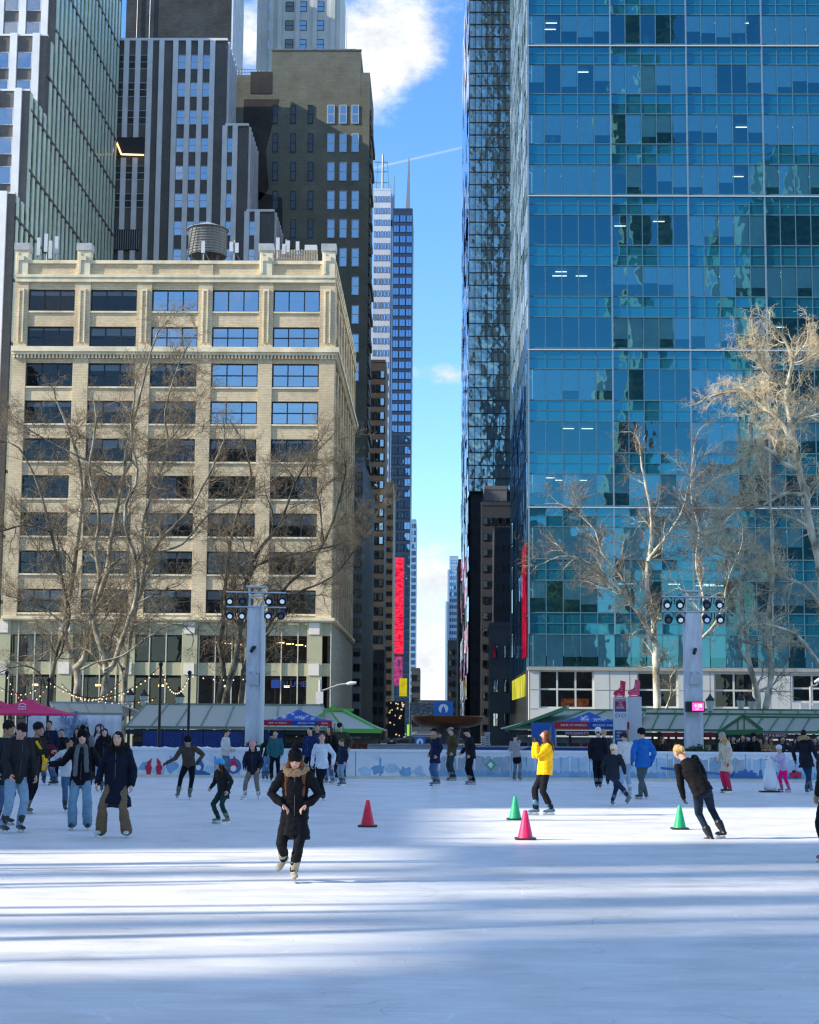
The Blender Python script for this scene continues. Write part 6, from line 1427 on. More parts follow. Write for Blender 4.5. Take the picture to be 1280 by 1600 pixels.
    s.loft([fc+HM@V((0,-.052*r,.012*r)), fc+HM@V((0,-.066*r,-.012*r))], [.006*r,.0105*r], None, HM@V((1,0,0)), 8)
    for sx in (-1,1): s.ball(fc+HM@V((sx*.046*r,.006*r,-.004*r)), .007*r, .014*r, .019*r, HM, 8)
    for i in (0,1):     # feet inside the boots
        fdir = R3@(Matrix.Rotation(math.radians(toes[i]), 3, 'Z')@V((0,-1,0))); fdir.z = 0 if not lift[i] else fdir.z
        if legs: s.loft([P['ank'][i]+V((0,0,.01*h)), P['ank'][i]+fdir*.03*h-V((0,0,.008*h))], [.015*h,.012*h], None, XW, 8)
    me = s.remesh(vox*.9, 2); n0 = len(me.vertices)
    # fingers
    hb = MB(); 
    for i in (0,1):
        w_ = P['wr'][i]; e = P['el'][i]; dr = (w_-e).normalized(); sd = (-1,1)[i]
        nrm = dr.cross(XW*sd); nrm = nrm.normalized() if nrm.length > .2 else FW; wd = nrm.cross(dr).normalized()
        # palm turned toward the body; fingers spread across 'ac'
        ac = FW-dr*FW.dot(dr); ac = ac.normalized() if ac.length > .2 else wd; pl = dr.cross(ac).normalized()
        inward = (P['pel']-w_); pl = pl if pl.dot(inward) > 0 else -pl; gs = 1.12 if gloves is not None else 1
        v, f = rings([w_-dr*.012*h, w_+dr*.02*h, w_+dr*.052*h], [.017*h*gs,.023*h*gs,.024*h*gs], [.012*h*gs,.0105*h*gs,.009*h*gs], ac, 10); hb.add(v, f, 0, True)
        for q, (o_, ln) in enumerate(((.018,.036),(.006,.042),(-.006,.040),(-.018,.031))):
            b0 = w_+dr*.050*h+ac*o_*h; cv_ = .28+.1*q; d1 = (dr*math.cos(cv_)+pl*math.sin(cv_)); d2 = (dr*math.cos(cv_*2.6)+pl*math.sin(cv_*2.6))
            hb.tube([b0, b0+d1*ln*h*.5, b0+d1*ln*h*.5+d2*ln*h*.5], [.0058*h*gs,.0054*h*gs,.0042*h*gs], 6)
        tb = w_+dr*.014*h+ac*.018*h; td = (dr*.7+ac*.6+pl*.4).normalized(); hb.tube([tb, tb+td*.024*h, tb+(td+dr*.5).normalized()*.044*h], [.0072*h*gs,.0062*h*gs,.0048*h*gs], 6)
    import bmesh as _bm
    bm = _bm.new(); bm.from_mesh(me)
    base = [bm.verts.new(p) for p in hb.v]
    for f in hb.f:
        try: bm.faces.new([base[i] for i in f]).smooth = True
        except ValueError: pass
    bm.to_mesh(me); bm.free(); me.update()
    n = len(me.vertices); co = np.empty(n*3); me.vertices.foreach_get('co', co); co = co.reshape(-1,3); sk = np.array(SKIN[skin]); cl = np.tile(sk, (n,1))
    HMi = np.array(HM.transposed()); q = (co-np.array(fc))@HMi.T/r        # head-local
    def paint(c, rad, col, k=1.0):
        dd = np.sqrt((((q-np.array(c))/np.array(rad))**2).sum(1)); w_ = np.clip(1.4-dd, 0, 1)*k; cl[:] = cl*(1-w_[:,None])+np.array(col)*w_[:,None]
    fm = q[:,1] < -.02
    for sx in (-1,1):
        paint((sx*.018,-.05,.006), (.009,.03,.0045), (.03,.02,.02)); paint((sx*.019,-.05,.018), (.013,.03,.003), HAIRC.get(hair,(.05,.03,.02)), .8); paint((sx*.026,-.04,-.018), (.014,.03,.012), sk*[1.15,.75,.7], .5)
    paint((0,-.055,-.034), (.014,.03,.0055), (.35,.08,.07), .9)
    tt = np.array([P['hc'].z, 0]); hm = np.zeros(n, bool)
    if gloves is not None:
        for i in (0,1):
            dd = np.linalg.norm(co-np.array(P['wr'][i]+(P['wr'][i]-P['el'][i]).normalized()*.045*h), axis=1); cl[dd < .085*h] = gloves
    ca = me.color_attributes.new('Col', 'FLOAT_COLOR', 'POINT'); ca.data.foreach_set('color', np.concatenate([cl, np.ones((n,1))], 1).astype(np.float32).ravel())
    me.materials.clear(); me.materials.append(vcol()); me.name = 'person'
    body = link('person', me, None, loc=root); tag(body, label, 'person', group)
    def part(name, shape, m, amp=.006, sc=9, vx=1.0, sm=3, parent=None, raw=False):
        if raw: me = shape.b.data(name, m)
        else:
            me = shape.remesh(vox*vx, sm)
            if amp: wrinkle(me, amp, sc, seed)
            me.materials.append(m) if not isinstance(m, list) else [me.materials.append(x) for x in m]
        me.name = name; return link(name, me, parent or body)
    # --- trousers
    bm_ = cloth(bottom, .85, 'denim' if botk != 'tight' else 'leggings')
    if legs:
        s = Shape(); s.loft([tor(0,0,-.02), tor(0,0,.03), tor(0,0,.09)], [.080*h,.084*h,.070*h], [.062*h,.062*h,.052*h], XW)
        prof = {'tight': (.054,.037,.027,.0), 'straight': (.056,.042,.035,.02), 'wide': (.058,.047,.050,.035), 'flared': (.056,.042,.056,.035)}[botk]
        for i in (0,1):
            k_, a_ = P['knee'][i], P['ank'][i]; dn = (a_-k_).normalized(); mid = k_.lerp(a_, .5)
            s.loft([P['hips'][i], P['hips'][i].lerp(k_,.5), k_, mid, a_+dn*h*prof[3]*.4-dn*(.02*h if botk in ('tight','straight') else 0)], [prof[0]*h,prof[0]*.9*h,prof[1]*h,(prof[1]+prof[2])/2*h,prof[2]*h], None, XW, 12)
        part('trousers', s, bm_, .013 if botk != 'tight' else .006, 11)
    # --- top
    if top is not None:
        tm = cloth(top, .8, 'knit' if topk in ('sweater',) else 'jacket'); p_ = {'sweater': .006, 'jacket': .014, 'puffer': .024, 'parka': .018, 'coat': .014}[topk]*(1+(fit-1)*.72)
        s = Shape(); hem = {'sweater': -.035, 'jacket': -.055, 'puffer': -.03, 'parka': -.03, 'coat': -.03}[topk]
        s.loft([tor(0,.0,hem), tor(0,0,.05), tor(0,0,.13), tor(0,-.004,.23), tor(0,0,.295), tor(0,.0,.335)], [(.098+p_*.8)*h,(.092+p_)*h,(.080+p_)*h,(.088+p_)*h,(.080+p_*.6)*h,(.042+p_*.25)*h], [(.072+p_*.8)*h,(.068+p_)*h,(.060+p_)*h,(.068+p_)*h,(.050+p_*.7)*h,(.042+p_*.25)*h], XW, 16, True)
        if topk in ('parka','coat') or longc < 0:
            L_ = abs(longc); kn = (P['knee'][0]+P['knee'][1])/2; dn = (kn-P['pel']).normalized(); dn = (dn*.7+V((0,0,-1))*.4+(-UPW)*.2).normalized(); sp_ = max(.104+p_, abs((P['knee'][0]-P['knee'][1]).dot(XW))/h*.5*min(1, L_/.22)+.058+p_)
            c0 = tor(0,0,-.02); s.loft([tor(0,0,.03), c0+dn*.07*h, c0+dn*L_*.55*h, c0+dn*L_*h], [(.088+p_)*h,(.096+p_)*h,((.098+p_)*.4+sp_*.6)*h,(sp_*1.06)*h], [(.064+p_)*h,(.072+p_)*h,(.078+p_)*h,(.086+p_)*h], XW, 16, True)
        for i in (0,1):
            w0 = P['wr'][i]; e = P['el'][i]; w1 = e.lerp(w0, sleeve)
            s.loft([tor((-.045,.045)[i],0,.292), P['S'][i]-UPW*.004*h, P['S'][i].lerp(e,.5), e, e.lerp(w1,.6), w1], [(.038+p_*.4)*h,(.036+p_*.45)*h,(.033+p_*.55)*h,(.029+p_*.55)*h,(.026+p_*.5)*h,(.022+p_*.4)*h], None, XW, 10)
            s.ball(P['S'][i]-UPW*.002*h, (.037+p_*.45)*h, n=12)
        if hood == 'down': s.loft([tor(-.06,.02,.325), tor(0,.06,.32), tor(.06,.02,.325)], [.03*h,.042*h,.03*h], None, UPW, 10)
        jk = part('jacket' if topk != 'sweater' else 'sweater', s, tm, .017 if topk in ('puffer','parka') else .013, 9)
        if topk in ('jacket','parka','coat','puffer') and (abs(face) < 75):
            z_ = Shape(); a, c_ = tor(0,-(.064+p_)*1.02,-.0), tor(0,-(.058+p_)*1.02,.30); z_.loft([a, a.lerp(c_,.5)+FW*.006*h, c_], [.0028*h]*3, None, XW, 6); part('zip', z_, mat('zip_metal', (.09,.085,.08), .4), parent=jk, raw=True)
    if hood in ('fur','furb'):
        s = Shape(); k = 12; R_ = .068*h; c0 = tor(0,.012,.345); ps = []
        for i in range(k+1):
            a = math.pi*2*i/k; ps.append(c0+XW*math.cos(a)*R_*1.1-FW*(math.sin(a)*R_*.95)+UPW*(.018*h*math.sin(a)))
        s.loft(ps, [.034*h]*(k+1), None, UPW, 8); part('fur_trim', s, cloth((.010,.010,.012) if hood == 'fur' else (.36,.24,.14), .95, 'fur'), .022, 26, .9, 1)
    # --- hair
    hm_ = cloth(HAIRC[hair], .55, 'hair'); s = Shape(); o = lambda x,y,z_: fc+HM@V((x*r,y*r,z_*r))
    if hairk == 'short': s.ball(o(0,.012,.018), .051*r, .056*r, .054*r, HM); part('hair', s, hm_, .005, 30, .8, 1)
    elif hairk == 'curly': s.ball(o(0,.012,.025), .062*r, .065*r, .062*r, HM); part('hair', s, hm_, .014, 40, .8, 0)
    elif hairk in ('long','wavy','bob'):
        s.ball(o(0,.013,.016), .053*r, .058*r, .056*r, HM); L_ = {'long': .17, 'wavy': .25, 'bob': .085}[hairk]; w_ = .05 if hairk != 'wavy' else .058
        bk = tor(0,.075,.345-L_*.75); s.loft([o(0,.035,.0), o(0,.046,-.05), tor(0,.07,.33), bk], [.045*r,w_*r,w_*1.05*r,.03*r], [.03*r,.028*r,.026*r,.014*r], XW, 12)
        for sx in (-1,1): s.loft([o(sx*.044,.0,.012), o(sx*.05,.0,-.045), tor(sx*.062,-.035,.31), tor(sx*.066,-.058 if hairk != 'bob' else -.03,.33-L_*.7)], [.013*r,.019*r,.022*r,.010*r], [.022*r,.022*r,.02*r,.01*r], XW, 8)
        part('hair', s, hm_, .010, 24, .8, 1)
    elif hairk in ('ponytail','bun'):
        s.ball(o(0,.012,.016), .050*r, .058*r, .054*r, HM)
        if hairk == 'bun': s.ball(o(0,.062,.005), .028*r, .028*r, .034*r, HM); s.loft([o(0,.06,.0), o(.004,.078,-.04)], [.018*r,.01*r], None, XW, 8)
        else: s.loft([o(0,.055,.025), o(0,.08,.0), o(0,.085,-.06), o(0,.08,-.12)], [.014*r,.024*r,.022*r,.008*r], None, XW, 8)
        part('hair', s, hm_, .006, 30, .8, 1)
    if hat:
        hk, hcx = hat; s = Shape()
        if hk in ('beanie','pompom'):
            s.ball(o(0,.008,.036), .056*r, .063*r, .053*r, HM); s.loft([o(0,.006,.020), o(0,.006,.040)], [.056*r,.057*r], [.064*r,.064*r], HM@V((1,0,0)), 16); ht = part('hat', s, cloth(hcx, .95, 'knit'), .003, 60, .8, 1)
            if hk == 'pompom': s = Shape(); s.ball(o(0,.012,.105), .030*r, .030*r, .028*r, HM); part('pompom', s, cloth(hcx, .95, 'fur'), .012, 60, .8, 0, parent=ht)
        elif hk == 'cap':
            s.ball(o(0,.006,.034), .052*r, .059*r, .040*r, HM); s.loft([o(0,-.04,.032), o(0,-.085,.024)], [.040*r,.030*r], [.007*r,.006*r], HM@V((1,0,0)), 10); part('cap', s, cloth(hcx, .8, 'cap'), 0, vx=.7, sm=1)
        elif hk == 'helmet':
            s.ball(o(0,.008,.032), .064*r, .076*r, .058*r, HM); s.loft([o(0,-.04,.030), o(0,-.078,.030)], [.05*r,.04*r], [.012*r,.008*r], HM@V((1,0,0)), 10); part('helmet', s, mat('helmet_blue', hcx, .35, .05), 0, vx=.8, sm=2)
        elif hk == 'muffs':
            s.loft([o(-.05,0,.01), o(-.04,0,.05), o(0,0,.068), o(.04,0,.05), o(.05,0,.01)], [.006*r]*5, None, HM@V((0,1,0)), 6); [s.ball(o(sx*.054,0,-.002), .016*r, .026*r, .026*r, HM) for sx in (-1,1)]; part('ear_muffs', s, cloth(hcx, .95, 'fur'), .004, 50, .7, 1)
    if scarf:
        s = Shape(); k = 10; ps = [tor(.052*math.cos(2*math.pi*i/k), .045*math.sin(2*math.pi*i/k), .352+.006*math.sin(i*2)) for i in range(k+1)]; s.loft(ps, [.024*h]*(k+1), None, UPW, 8)
        for sx, L_ in ((-1,.30),(1,.26)): s.loft([tor(sx*.035,-.05,.345), tor(sx*.05,-.098,.25), tor(sx*.055,-.100,.14), tor(sx*.058,-.09,.345-L_)], [.026*h]*4, [.012*h]*4, XW, 8)
        part('scarf', s, cloth(scarf, .95, 'knit'), .006, 22, .8, 1)
    # --- skates or shoes
    if legs:
        for i in (0,1):
            s = Shape(); a = P['ank'][i]; k_ = P['knee'][i]; upv = (k_-a).normalized(); fd = R3@(Matrix.Rotation(math.radians(toes[i]), 3, 'Z')@V((0,-1,0))); tall = blade and botk in ('straight','tight')
            fd = (fd-upv*fd.dot(upv)).normalized() if lift[i] else V((fd.x, fd.y, 0)).normalized(); dn = -upv if lift[i] else V((0,0,-1)); sd = fd.cross(dn).normalized(); so = .030*h
            s.loft([a+upv*(.085 if tall else .055)*h, a+upv*.04*h, a+upv*.01*h, a+dn*.018*h-fd*.006*h], [(.040 if tall else .029)*h,(.035 if tall else .028)*h,.028*h,.027*h], [(.043 if tall else .032)*h,(.037 if tall else .031)*h,.031*h,.031*h], sd, 10); s.loft([a+dn*.022*h-fd*.025*h, a+dn*.026*h+fd*.02*h, a+dn*.030*h+fd*.075*h, a+dn*.033*h+fd*.095*h], [.026*h,.027*h,.028*h,.020*h], [.022*h,.022*h,.018*h,.012*h], sd, 10)
            sk = part('skate' if blade else 'shoe', s, mat('boot_%d_%d_%d' % tuple(int(c*255) for c in shoes), shoes, .4, .1, 8), 0, vx=.75, sm=1)
            if blade:
                b = MB(); c0 = a+dn*(.048*h)
                b.extr([(-.035*h,0),(.10*h,0),(.108*h,-.018),(.115*h,-.030),(.09*h,-.040),(-.03*h,-.040),(-.045*h,-.028)], c0+dn*.012-sd*.0015, fd, -dn, sd, .004)
                for q in (-.015,.065): b.extr([((q-.014)*h,.0),((q+.02)*h,.0),((q+.014)*h,-.02),((q-.008)*h,-.02)], c0-sd*.008, fd, -dn, sd, .016)
                me = b.data('blade', mat('blade_steel', (.5,.52,.55), .25, .05, metal=.9)); link('blade', me, sk)
    if extra: extra(body, part, tor, P, h, FW, XW, UPW, fc, HM, r)
    PEOPLE.append(body); return body
K, NV, DKG, JE, LJ = (.007,.008,.011), (.010,.015,.04), (.03,.03,.032), (.07,.12,.22), (.22,.33,.45)
WHT, GRY = (.62,.63,.64), (.22,.22,.23); SKW = (.6,.6,.6); SKG = (.16,.17,.15); SKD = (.03,.032,.035)
# front girl
person(459, 1379, 1.50, 2, 'girl in a black parka and pompom beanie with hands on hips, nearest skater', vox=.009, feet=((-.085,.13,.085),(.0,0,0)), lift=(1,0), toes=(-20,10), pelvis=(0,.02,.475), lean=(6,0), headrot=(0,22), hands=((.012,-.05,-.225),(-.012,-.05,-.225)), elb=((-1,.6,-.1),(1,.6,-.1)), top=K, topk='parka', fit=.95, longc=.155, hood='furb', hat=('pompom', K), hair='auburn', hairk='wavy', bottom=K, botk='straight', shoes=(.32,.30,.22), sleeve=.93, scarf=None)
def fur(b, *a): pass
person(197, 1309, 1.68, -4, 'woman in a knee length navy coat with black fur hood and brown flared trousers', vox=.011, feet=((-.235,-.02,0),(.0,0,0)), pelvis=(-.10,0,.46), toes=(-20,12), hands=((-.085,-.03,-.285),(.045,0,-.30)), top=(.006,.010,.024), topk='coat', fit=1.5, longc=.18, hood='fur', hair='black', hairk='bob', bottom=(.17,.115,.07), botk='flared', shoes=(.6,.6,.58), gloves=None)
def bag(col):
    def f(body, part, tor, P, h, FW, XW, UPW, fc, HM, r):
        s = Shape(); s.loft([tor(-.07,-.085,.30), tor(.02,-.105,.18), tor(.10,-.075,.06)], [.022*h]*3, [.010*h]*3, XW, 8); s.loft([tor(.10,-.08,.09), tor(.11,-.08,-.02)], [.045*h,.05*h], [.02*h,.02*h], XW, 8); part('crossbody_bag', s, cloth(col, .7, 'bag'), .003, vx=.8, sm=1)
    return f
person(136, 1297, 1.64, 8, 'smiling woman with long grey scarf, black pompom hat and wide pale jeans, arms spread', vox=.011, feet=((-.15,-.02,0),(.0,0,0)), pelvis=(-.075,0,.48), toes=(-12,10), hands=((-.225,-.10,-.14),(.20,-.04,-.22)), elb=((0,.3,-1),(0,.4,-1)), top=K, topk='jacket', fit=1.6, hat=('pompom', K), hair='black', hairk='long', scarf=(.13,.14,.15), bottom=(.17,.29,.40), botk='wide', shoes=SKD, gloves=None)
person(30, 1301, 1.78, 40, 'young man in black jacket over a grey hood looking down, light blue jeans', vox=.012, feet=((-.16,.0,0),(.0,0,0)), pelvis=(-.06,.0,.49), lean=(10,0), headrot=(-5,18), top=(.02,.022,.025), topk='jacket', fit=1.5, hood='down', hair='black', hairk='short', hat=('cap', K), bottom=(.24,.36,.48), botk='straight', shoes=SKD, hands=((-.03,-.10,-.28),(.05,-.05,-.29)))
person(-6, 1290, 1.76, 60, 'person with curly dark hair in a dark teal coat cut off by the left edge', vox=.013, lean=(5,0), top=(.012,.022,.03), topk='coat', longc=.12, fit=1.4, hair='black', hairk='curly', skin='m', bottom=JE, botk='straight', shoes=SKD)
person(40, 1272, 1.74, 55, 'dark haired skater with a yellow crossbody bag reaching a hand to the scarf woman', vox=.013, feet=((-.08,0,0),(.0,.08,0)), lean=(8,0), hands=((.12,-.22,-.12),(.03,-.03,-.29)), elb=((0,0,-1),(1,.5,0)), top=(.022,.018,.014), topk='jacket', fit=1.4, hair='black', hairk='curly', skin='m', bottom=K, botk='straight', shoes=(.13,.12,.05), extra=bag((.75,.42,.02)))
person(101, 1269, 1.42, 25, 'boy in a white hoodie and dark vest looking up to the left, blue jeans', vox=.012, feet=((-.03,0,0),(.06,.05,0)), headrot=(40,-12), hands=((-.16,-.08,-.18),(.05,-.12,-.22)), top=(.6,.62,.64), topk='sweater', fit=2.5, hood='down', hair='black', hairk='short', skin='m', bottom=(.06,.13,.22), botk='straight', shoes=SKD)
G2 = 'skaters and friends gathered near the boards on the left'
person(56, 1226, 1.62, 20, 'woman in dark jacket and blue jeans standing right of the yellow bag', top=K, topk='jacket', fit=1.4, hair='black', hairk='long', bottom=JE, botk='straight', shoes=SKD, group=G2, vox=.015)
person(68, 1222, 1.80, 0, 'tall man in navy jacket standing at the boards left of the banner snowflake', top=NV, topk='jacket', fit=1.4, hair='black', hairk='short', skin='m', bottom=K, shoes=SKD, group=G2, vox=.015)
person(84, 1227, 1.60, -60, 'stooping skater in a maroon jacket and blue jeans behind the boy', lean=(48,0), pelvis=(0,.06,.46), headrot=(0,-10), top=(.11,.008,.03), topk='puffer', fit=1.2, hair='black', hairk='bob', bottom=(.06,.12,.24), shoes=SKD, group=G2, vox=.015, hands=((-.05,-.2,-.2),(.05,-.2,-.2)))
person(112, 1232, 1.60, 0, 'woman in a dark hood peering between the boy and the scarf woman', top=K, topk='jacket', fit=1.5, hair='black', hairk='long', hood='down', skin='m', bottom=K, shoes=SKD, group=G2, vox=.015)
person(159, 1238, 1.60, 5, 'woman with dark hair and black outfit behind the navy coat woman', feet=((-.02,0,0),(.04,.05,0)), top=K, topk='jacket', fit=1.5, hood='fur', hair='black', hairk='bob', bottom=K, botk='tight', shoes=(.08,.09,.08), group=G2, vox=.014)
person(296, 1249, 1.60, 8, 'stooping man in a brown sweater and black beanie with one arm stretched out', vox=.012, feet=((-.17,-.03,.02),(.0,0,0)), pelvis=(-.02,.05,.46), lean=(30,-4), toes=(-15,5), headrot=(0,10), hands=((-.20,-.08,-.20),(.07,-.14,-.18)), elb=((-.2,.4,-1),(1,.5,0)), top=(.075,.055,.045), topk='sweater', fit=2.2, hat=('beanie', K), hair='black', hairk='short', bottom=K, botk='tight', shoes=(.12,.13,.12), gloves=(.01,.01,.01), skin='m')
def shirt(body, part, tor, P, h, FW, XW, UPW, fc, HM, r):
    s = Shape(); s.loft([tor(0,-.052,.30), tor(0,-.066,.18), tor(0,-.062,.05)], [.035*h,.045*h,.045*h], [.018*h]*3, XW, 8); part('shirt_front', s, cloth((.10,.12,.15), .9, 'print'), .003, vx=.8)
PEOPLE[-1]
person(341, 1287, 1.18, -40, 'child in a bright blue helmet, dark jacket and dark green trousers', vox=.011, feet=((.0,0,0),(.24,-.03,0)), pelvis=(.11,.0,.44), toes=(-20,-10), lean=(12,0), headrot=(-20,-4), hands=((-.03,-.10,-.24),(.06,0,-.27)), top=(.015,.02,.022), topk='coat', fit=1.2, longc=.06, hat=('helmet', (.02,.30,.60)), hair='brown', hairk='long', bottom=(.012,.045,.042), botk='straight', shoes=(.16,.17,.12))
person(349, 1219, 1.56, 75, 'woman in a cream white jacket and jeans behind the blue helmet child', vox=.014, hands=((.02,-.12,-.22),(-.02,-.14,-.22)), headrot=(10,0), top=(.60,.58,.52), topk='puffer', fit=1.1, hair='brown', hairk='short', bottom=(.10,.17,.24), botk='wide', shoes=SKW)
person(404, 1250, 1.38, -6, 'child in a pink hat, navy jacket and khaki trousers', vox=.012, feet=((-.24,-.03,0),(.0,0,0)), pelvis=(-.10,0,.46), toes=(-25,10), lean=(10,0), headrot=(0,12), hands=((-.02,-.10,-.25),(.03,-.08,-.26)), top=(.012,.016,.03), topk='jacket', fit=2.0, hat=('beanie', (.75,.30,.32)), hair='black', hairk='bob', scarf=None, bottom=(.20,.17,.13), botk='straight', shoes=SKW)
person(411, 1219, 1.60, 15, 'man in a dark jacket and jeans leaning on the boards right of the pink hat', vox=.014, feet=((-.0,-.12,0),(.07,-.16,0)), pelvis=(.13,.1,.42), lean=(-4,12), headrot=(-10,0), hands=((-.10,.05,-.26),(.02,-.12,-.26)), top=(.012,.018,.018), topk='jacket', fit=1.4, hair='black', hairk='short', skin='m', bottom=(.10,.20,.32), shoes=SKD, hat=('beanie', K))
person(506, 1251, 1.56, -15, 'woman in a white sweater and black trousers gliding on one skate', vox=.012, feet=((.0,0,0),(-.12,.22,.10)), lift=(0,1), pelvis=(-.05,.03,.485), toes=(5,20), headrot=(30,-8), hands=((-.04,-.05,-.28),(.07,.03,-.27)), top=(.60,.66,.74), topk='sweater', fit=2.4, hair='auburn', hairk='bun', bottom=K, botk='straight', shoes=K)
GB = 'skaters standing together near the boards'
person(479, 1224, 1.66, -30, 'person in a royal blue and black jacket behind the white sweater woman', top=(.012,.025,.10), topk='jacket', fit=1.5, hair='black', hairk='short', bottom=K, shoes=SKD, group=GB, vox=.015)
person(489, 1219, 1.76, 5, 'dark haired man half hidden between two friends at the boards', top=(.03,.03,.05), topk='jacket', hair='black', hairk='short', bottom=K, shoes=SKD, group=GB, vox=.015)
person(510, 1226, 1.70, -35, 'woman with brown hair and long black coat right of the white sweater', top=K, topk='coat', longc=.16, fit=1.3, hair='brown', hairk='long', bottom=JE, shoes=(.3,.3,.3), group=GB, vox=.014)
person(526, 1221, 1.82, -15, 'man in an olive green jacket and dark cap looking down at the boy', lean=(8,0), headrot=(10,18), top=(.045,.055,.035), topk='jacket', fit=1.7, hat=('cap', (.01,.012,.03)), hair='black', hairk='short', bottom=(.02,.02,.03), shoes=(.4,.42,.45), group=GB, vox=.014, hands=((-.05,-.10,-.25),(.10,-.06,-.24)))
person(533, 1228, 1.32, -50, 'blond boy in a navy jacket and light jeans in front of the olive jacket man', feet=((-.04,0,0),(.04,.03,0)), headrot=(-10,12), top=(.012,.022,.05), topk='jacket', fit=1.8, hair='auburn', hairk='short', bottom=(.22,.32,.42), shoes=(.12,.12,.11), vox=.012)
GM = 'three skaters by the boards near the fountain bowl'
person(679, 1228, 1.66, -65, 'man in a navy parka with tan fur hood and blue jeans, facing left', vox=.013, feet=((-.03,0,0),(.03,.05,0)), headrot=(-15,0), top=(.010,.018,.055), topk='parka', longc=.10, fit=1.0, hood='furb', hair='black', hairk='short', hat=('cap', K), bottom=(.06,.13,.26), botk='straight', shoes=(.22,.22,.19), hands=((-.02,-.05,-.27),(.02,-.02,-.28)), group=GM)
person(705, 1220, 1.68, -70, 'man in an olive brown jacket with cream hood and white cap front', vox=.013, feet=((-.03,0,0),(.03,.05,0)), top=(.07,.055,.025), topk='jacket', fit=1.6, hood='down', hat=('cap', (.3,.28,.25)), hair='black', hairk='short', bottom=(.03,.05,.06), shoes=(.2,.2,.18), group=GM, hands=((-.02,-.03,-.28),(.02,-.02,-.28)))
person(735, 1226, 1.66, -75, 'man in a black jacket and black trousers, rightmost of the three near the bowl', vox=.013, feet=((-.03,0,0),(.03,.05,0)), lean=(6,0), headrot=(0,10), top=(.010,.012,.02), topk='jacket', fit=2.2, hair='black', hairk='short', hat=('cap', K), bottom=K, shoes=(.22,.24,.25), group=GM, hands=((-.0,-.12,-.25),(.02,-.02,-.28)))
person(812, 1220, 1.50, 150, 'slim skater in a pale striped top and black shorts facing away', vox=.013, lean=(2,8), hands=((-.10,-.05,-.12),(.10,-.10,-.14)), elb=((0,.2,-1),(0,.2,-1)), top=(.33,.32,.32), topk='sweater', fit=1.4, hair='black', hairk='short', bottom=(.20,.22,.26), botk='tight', shoes=(.12,.12,.12), extra=lambda body, part, tor, P, h, FW, XW, UPW, fc, HM, r: (lambda s: (s.loft([tor(0,0,.05), tor(0,0,-.02), tor(0,0,-.10)], [.088*h,.10*h,.105*h], [.07*h,.078*h,.08*h], XW, 14), part('shorts', s, cloth(K, .9, 'shorts'), .006)))(Shape()))
person(862, 1274, 1.68, -82, 'woman in a bright yellow puffer jacket with long auburn hair, hands to her face', vox=.010, feet=((-.0,-.17,0),(.0,.02,0)), pelvis=(0,-.06,.485), lean=(-3,0), headrot=(0,-8), hands=((.05,-.13,.05),(-.05,-.13,.04)), elb=((0,-.4,-1),(0,-.4,-1)), top=(.90,.50,.01), topk='puffer', fit=1.15, hair='auburn', hairk='wavy', bottom=(.010,.010,.014), botk='straight', shoes=(.06,.16,.24), gloves=(.01,.01,.01))
person(938, 1233, 1.70, 175, 'skater in black with a pale blue white beanie seen from behind', vox=.013, feet=((-.03,0,0),(.03,.02,0)), top=(.010,.011,.018), topk='jacket', fit=1.8, hat=('beanie', (.62,.68,.74)), hair='black', hairk='short', bottom=K, shoes=(.1,.11,.13))
person(950, 1228, 1.66, 170, 'blond person in a dark coat beyond the pale beanie skater', top=(.03,.03,.035), topk='jacket', fit=1.8, hair='blonde', hairk='short', bottom=K, shoes=SKD, vox=.015)
person(957, 1260, 1.40, 160, 'child in a cream beanie and dark jacket kicking one skate back to the right', vox=.011, feet=((-.0,0,0),(-.27,.05,.09)), lift=(0,1), pelvis=(-.02,.03,.46), lean=(14,2), toes=(0,60), top=(.010,.020,.032), topk='jacket', fit=2.2, hat=('beanie', (.66,.60,.50)), hair='black', hairk='short', bottom=(.015,.03,.075), botk='straight', shoes=(.13,.14,.14), hands=((-.09,-.02,-.26),(.05,-.05,-.27)))
person(985, 1243, 1.62, -150, 'person in a white jacket, ear muffs and pale jeans behind the blue jacket man', vox=.013, lean=(6,0), top=(.62,.60,.58), topk='puffer', fit=.9, hat=('muffs', (.015,.012,.012)), hair='brown', hairk='bun', bottom=(.30,.42,.55), botk='straight', shoes=SKW)
person(1001, 1249, 1.72, -165, 'man in a bright blue jacket, black hat and grey green trousers seen from behind', vox=.011, feet=((.0,0,0),(-.10,-.03,0)), pelvis=(-.04,0,.485), toes=(25,-30), headrot=(25,6), hands=((-.05,-.02,-.28),(.06,-.02,-.27)), top=(.015,.13,.45), topk='jacket', fit=2.0, hood='down', hat=('beanie', K), hair='black', hairk='short', bottom=(.075,.11,.115), botk='straight', shoes=(.05,.05,.055), gloves=K)
person(1130, 1311, 1.70, -165, 'blonde skater in black sweater and dark jeans leaning hard to the left', vox=.009, tilt=-25, feet=((.0,0,0),(.13,-.03,0)), pelvis=(.03,.04,.475), lean=(13,0), toes=(18,18), headrot=(22,0), hands=((.0,-.07,-.30),(.04,-.10,-.29)), top=(.008,.008,.009), topk='sweater', fit=2.2, hair='blonde', hairk='bun', bottom=(.012,.022,.045), botk='tight', shoes=K, gloves=(.01,.01,.01))
person(1134, 1239, 1.60, -65, 'woman in a long cream hooded coat with red trousers and dark boots', vox=.012, feet=((-.05,0,0),(.05,.02,0)), lean=(8,0), headrot=(0,8), top=(.60,.52,.38), topk='parka', longc=.15, fit=.9, hood='down', hair='blonde', hairk='bob', hat=('beanie', (.38,.34,.28)), bottom=(.60,.03,.09), botk='straight', shoes=(.05,.05,.04), hands=((-.02,-.06,-.28),(.02,-.04,-.28)))
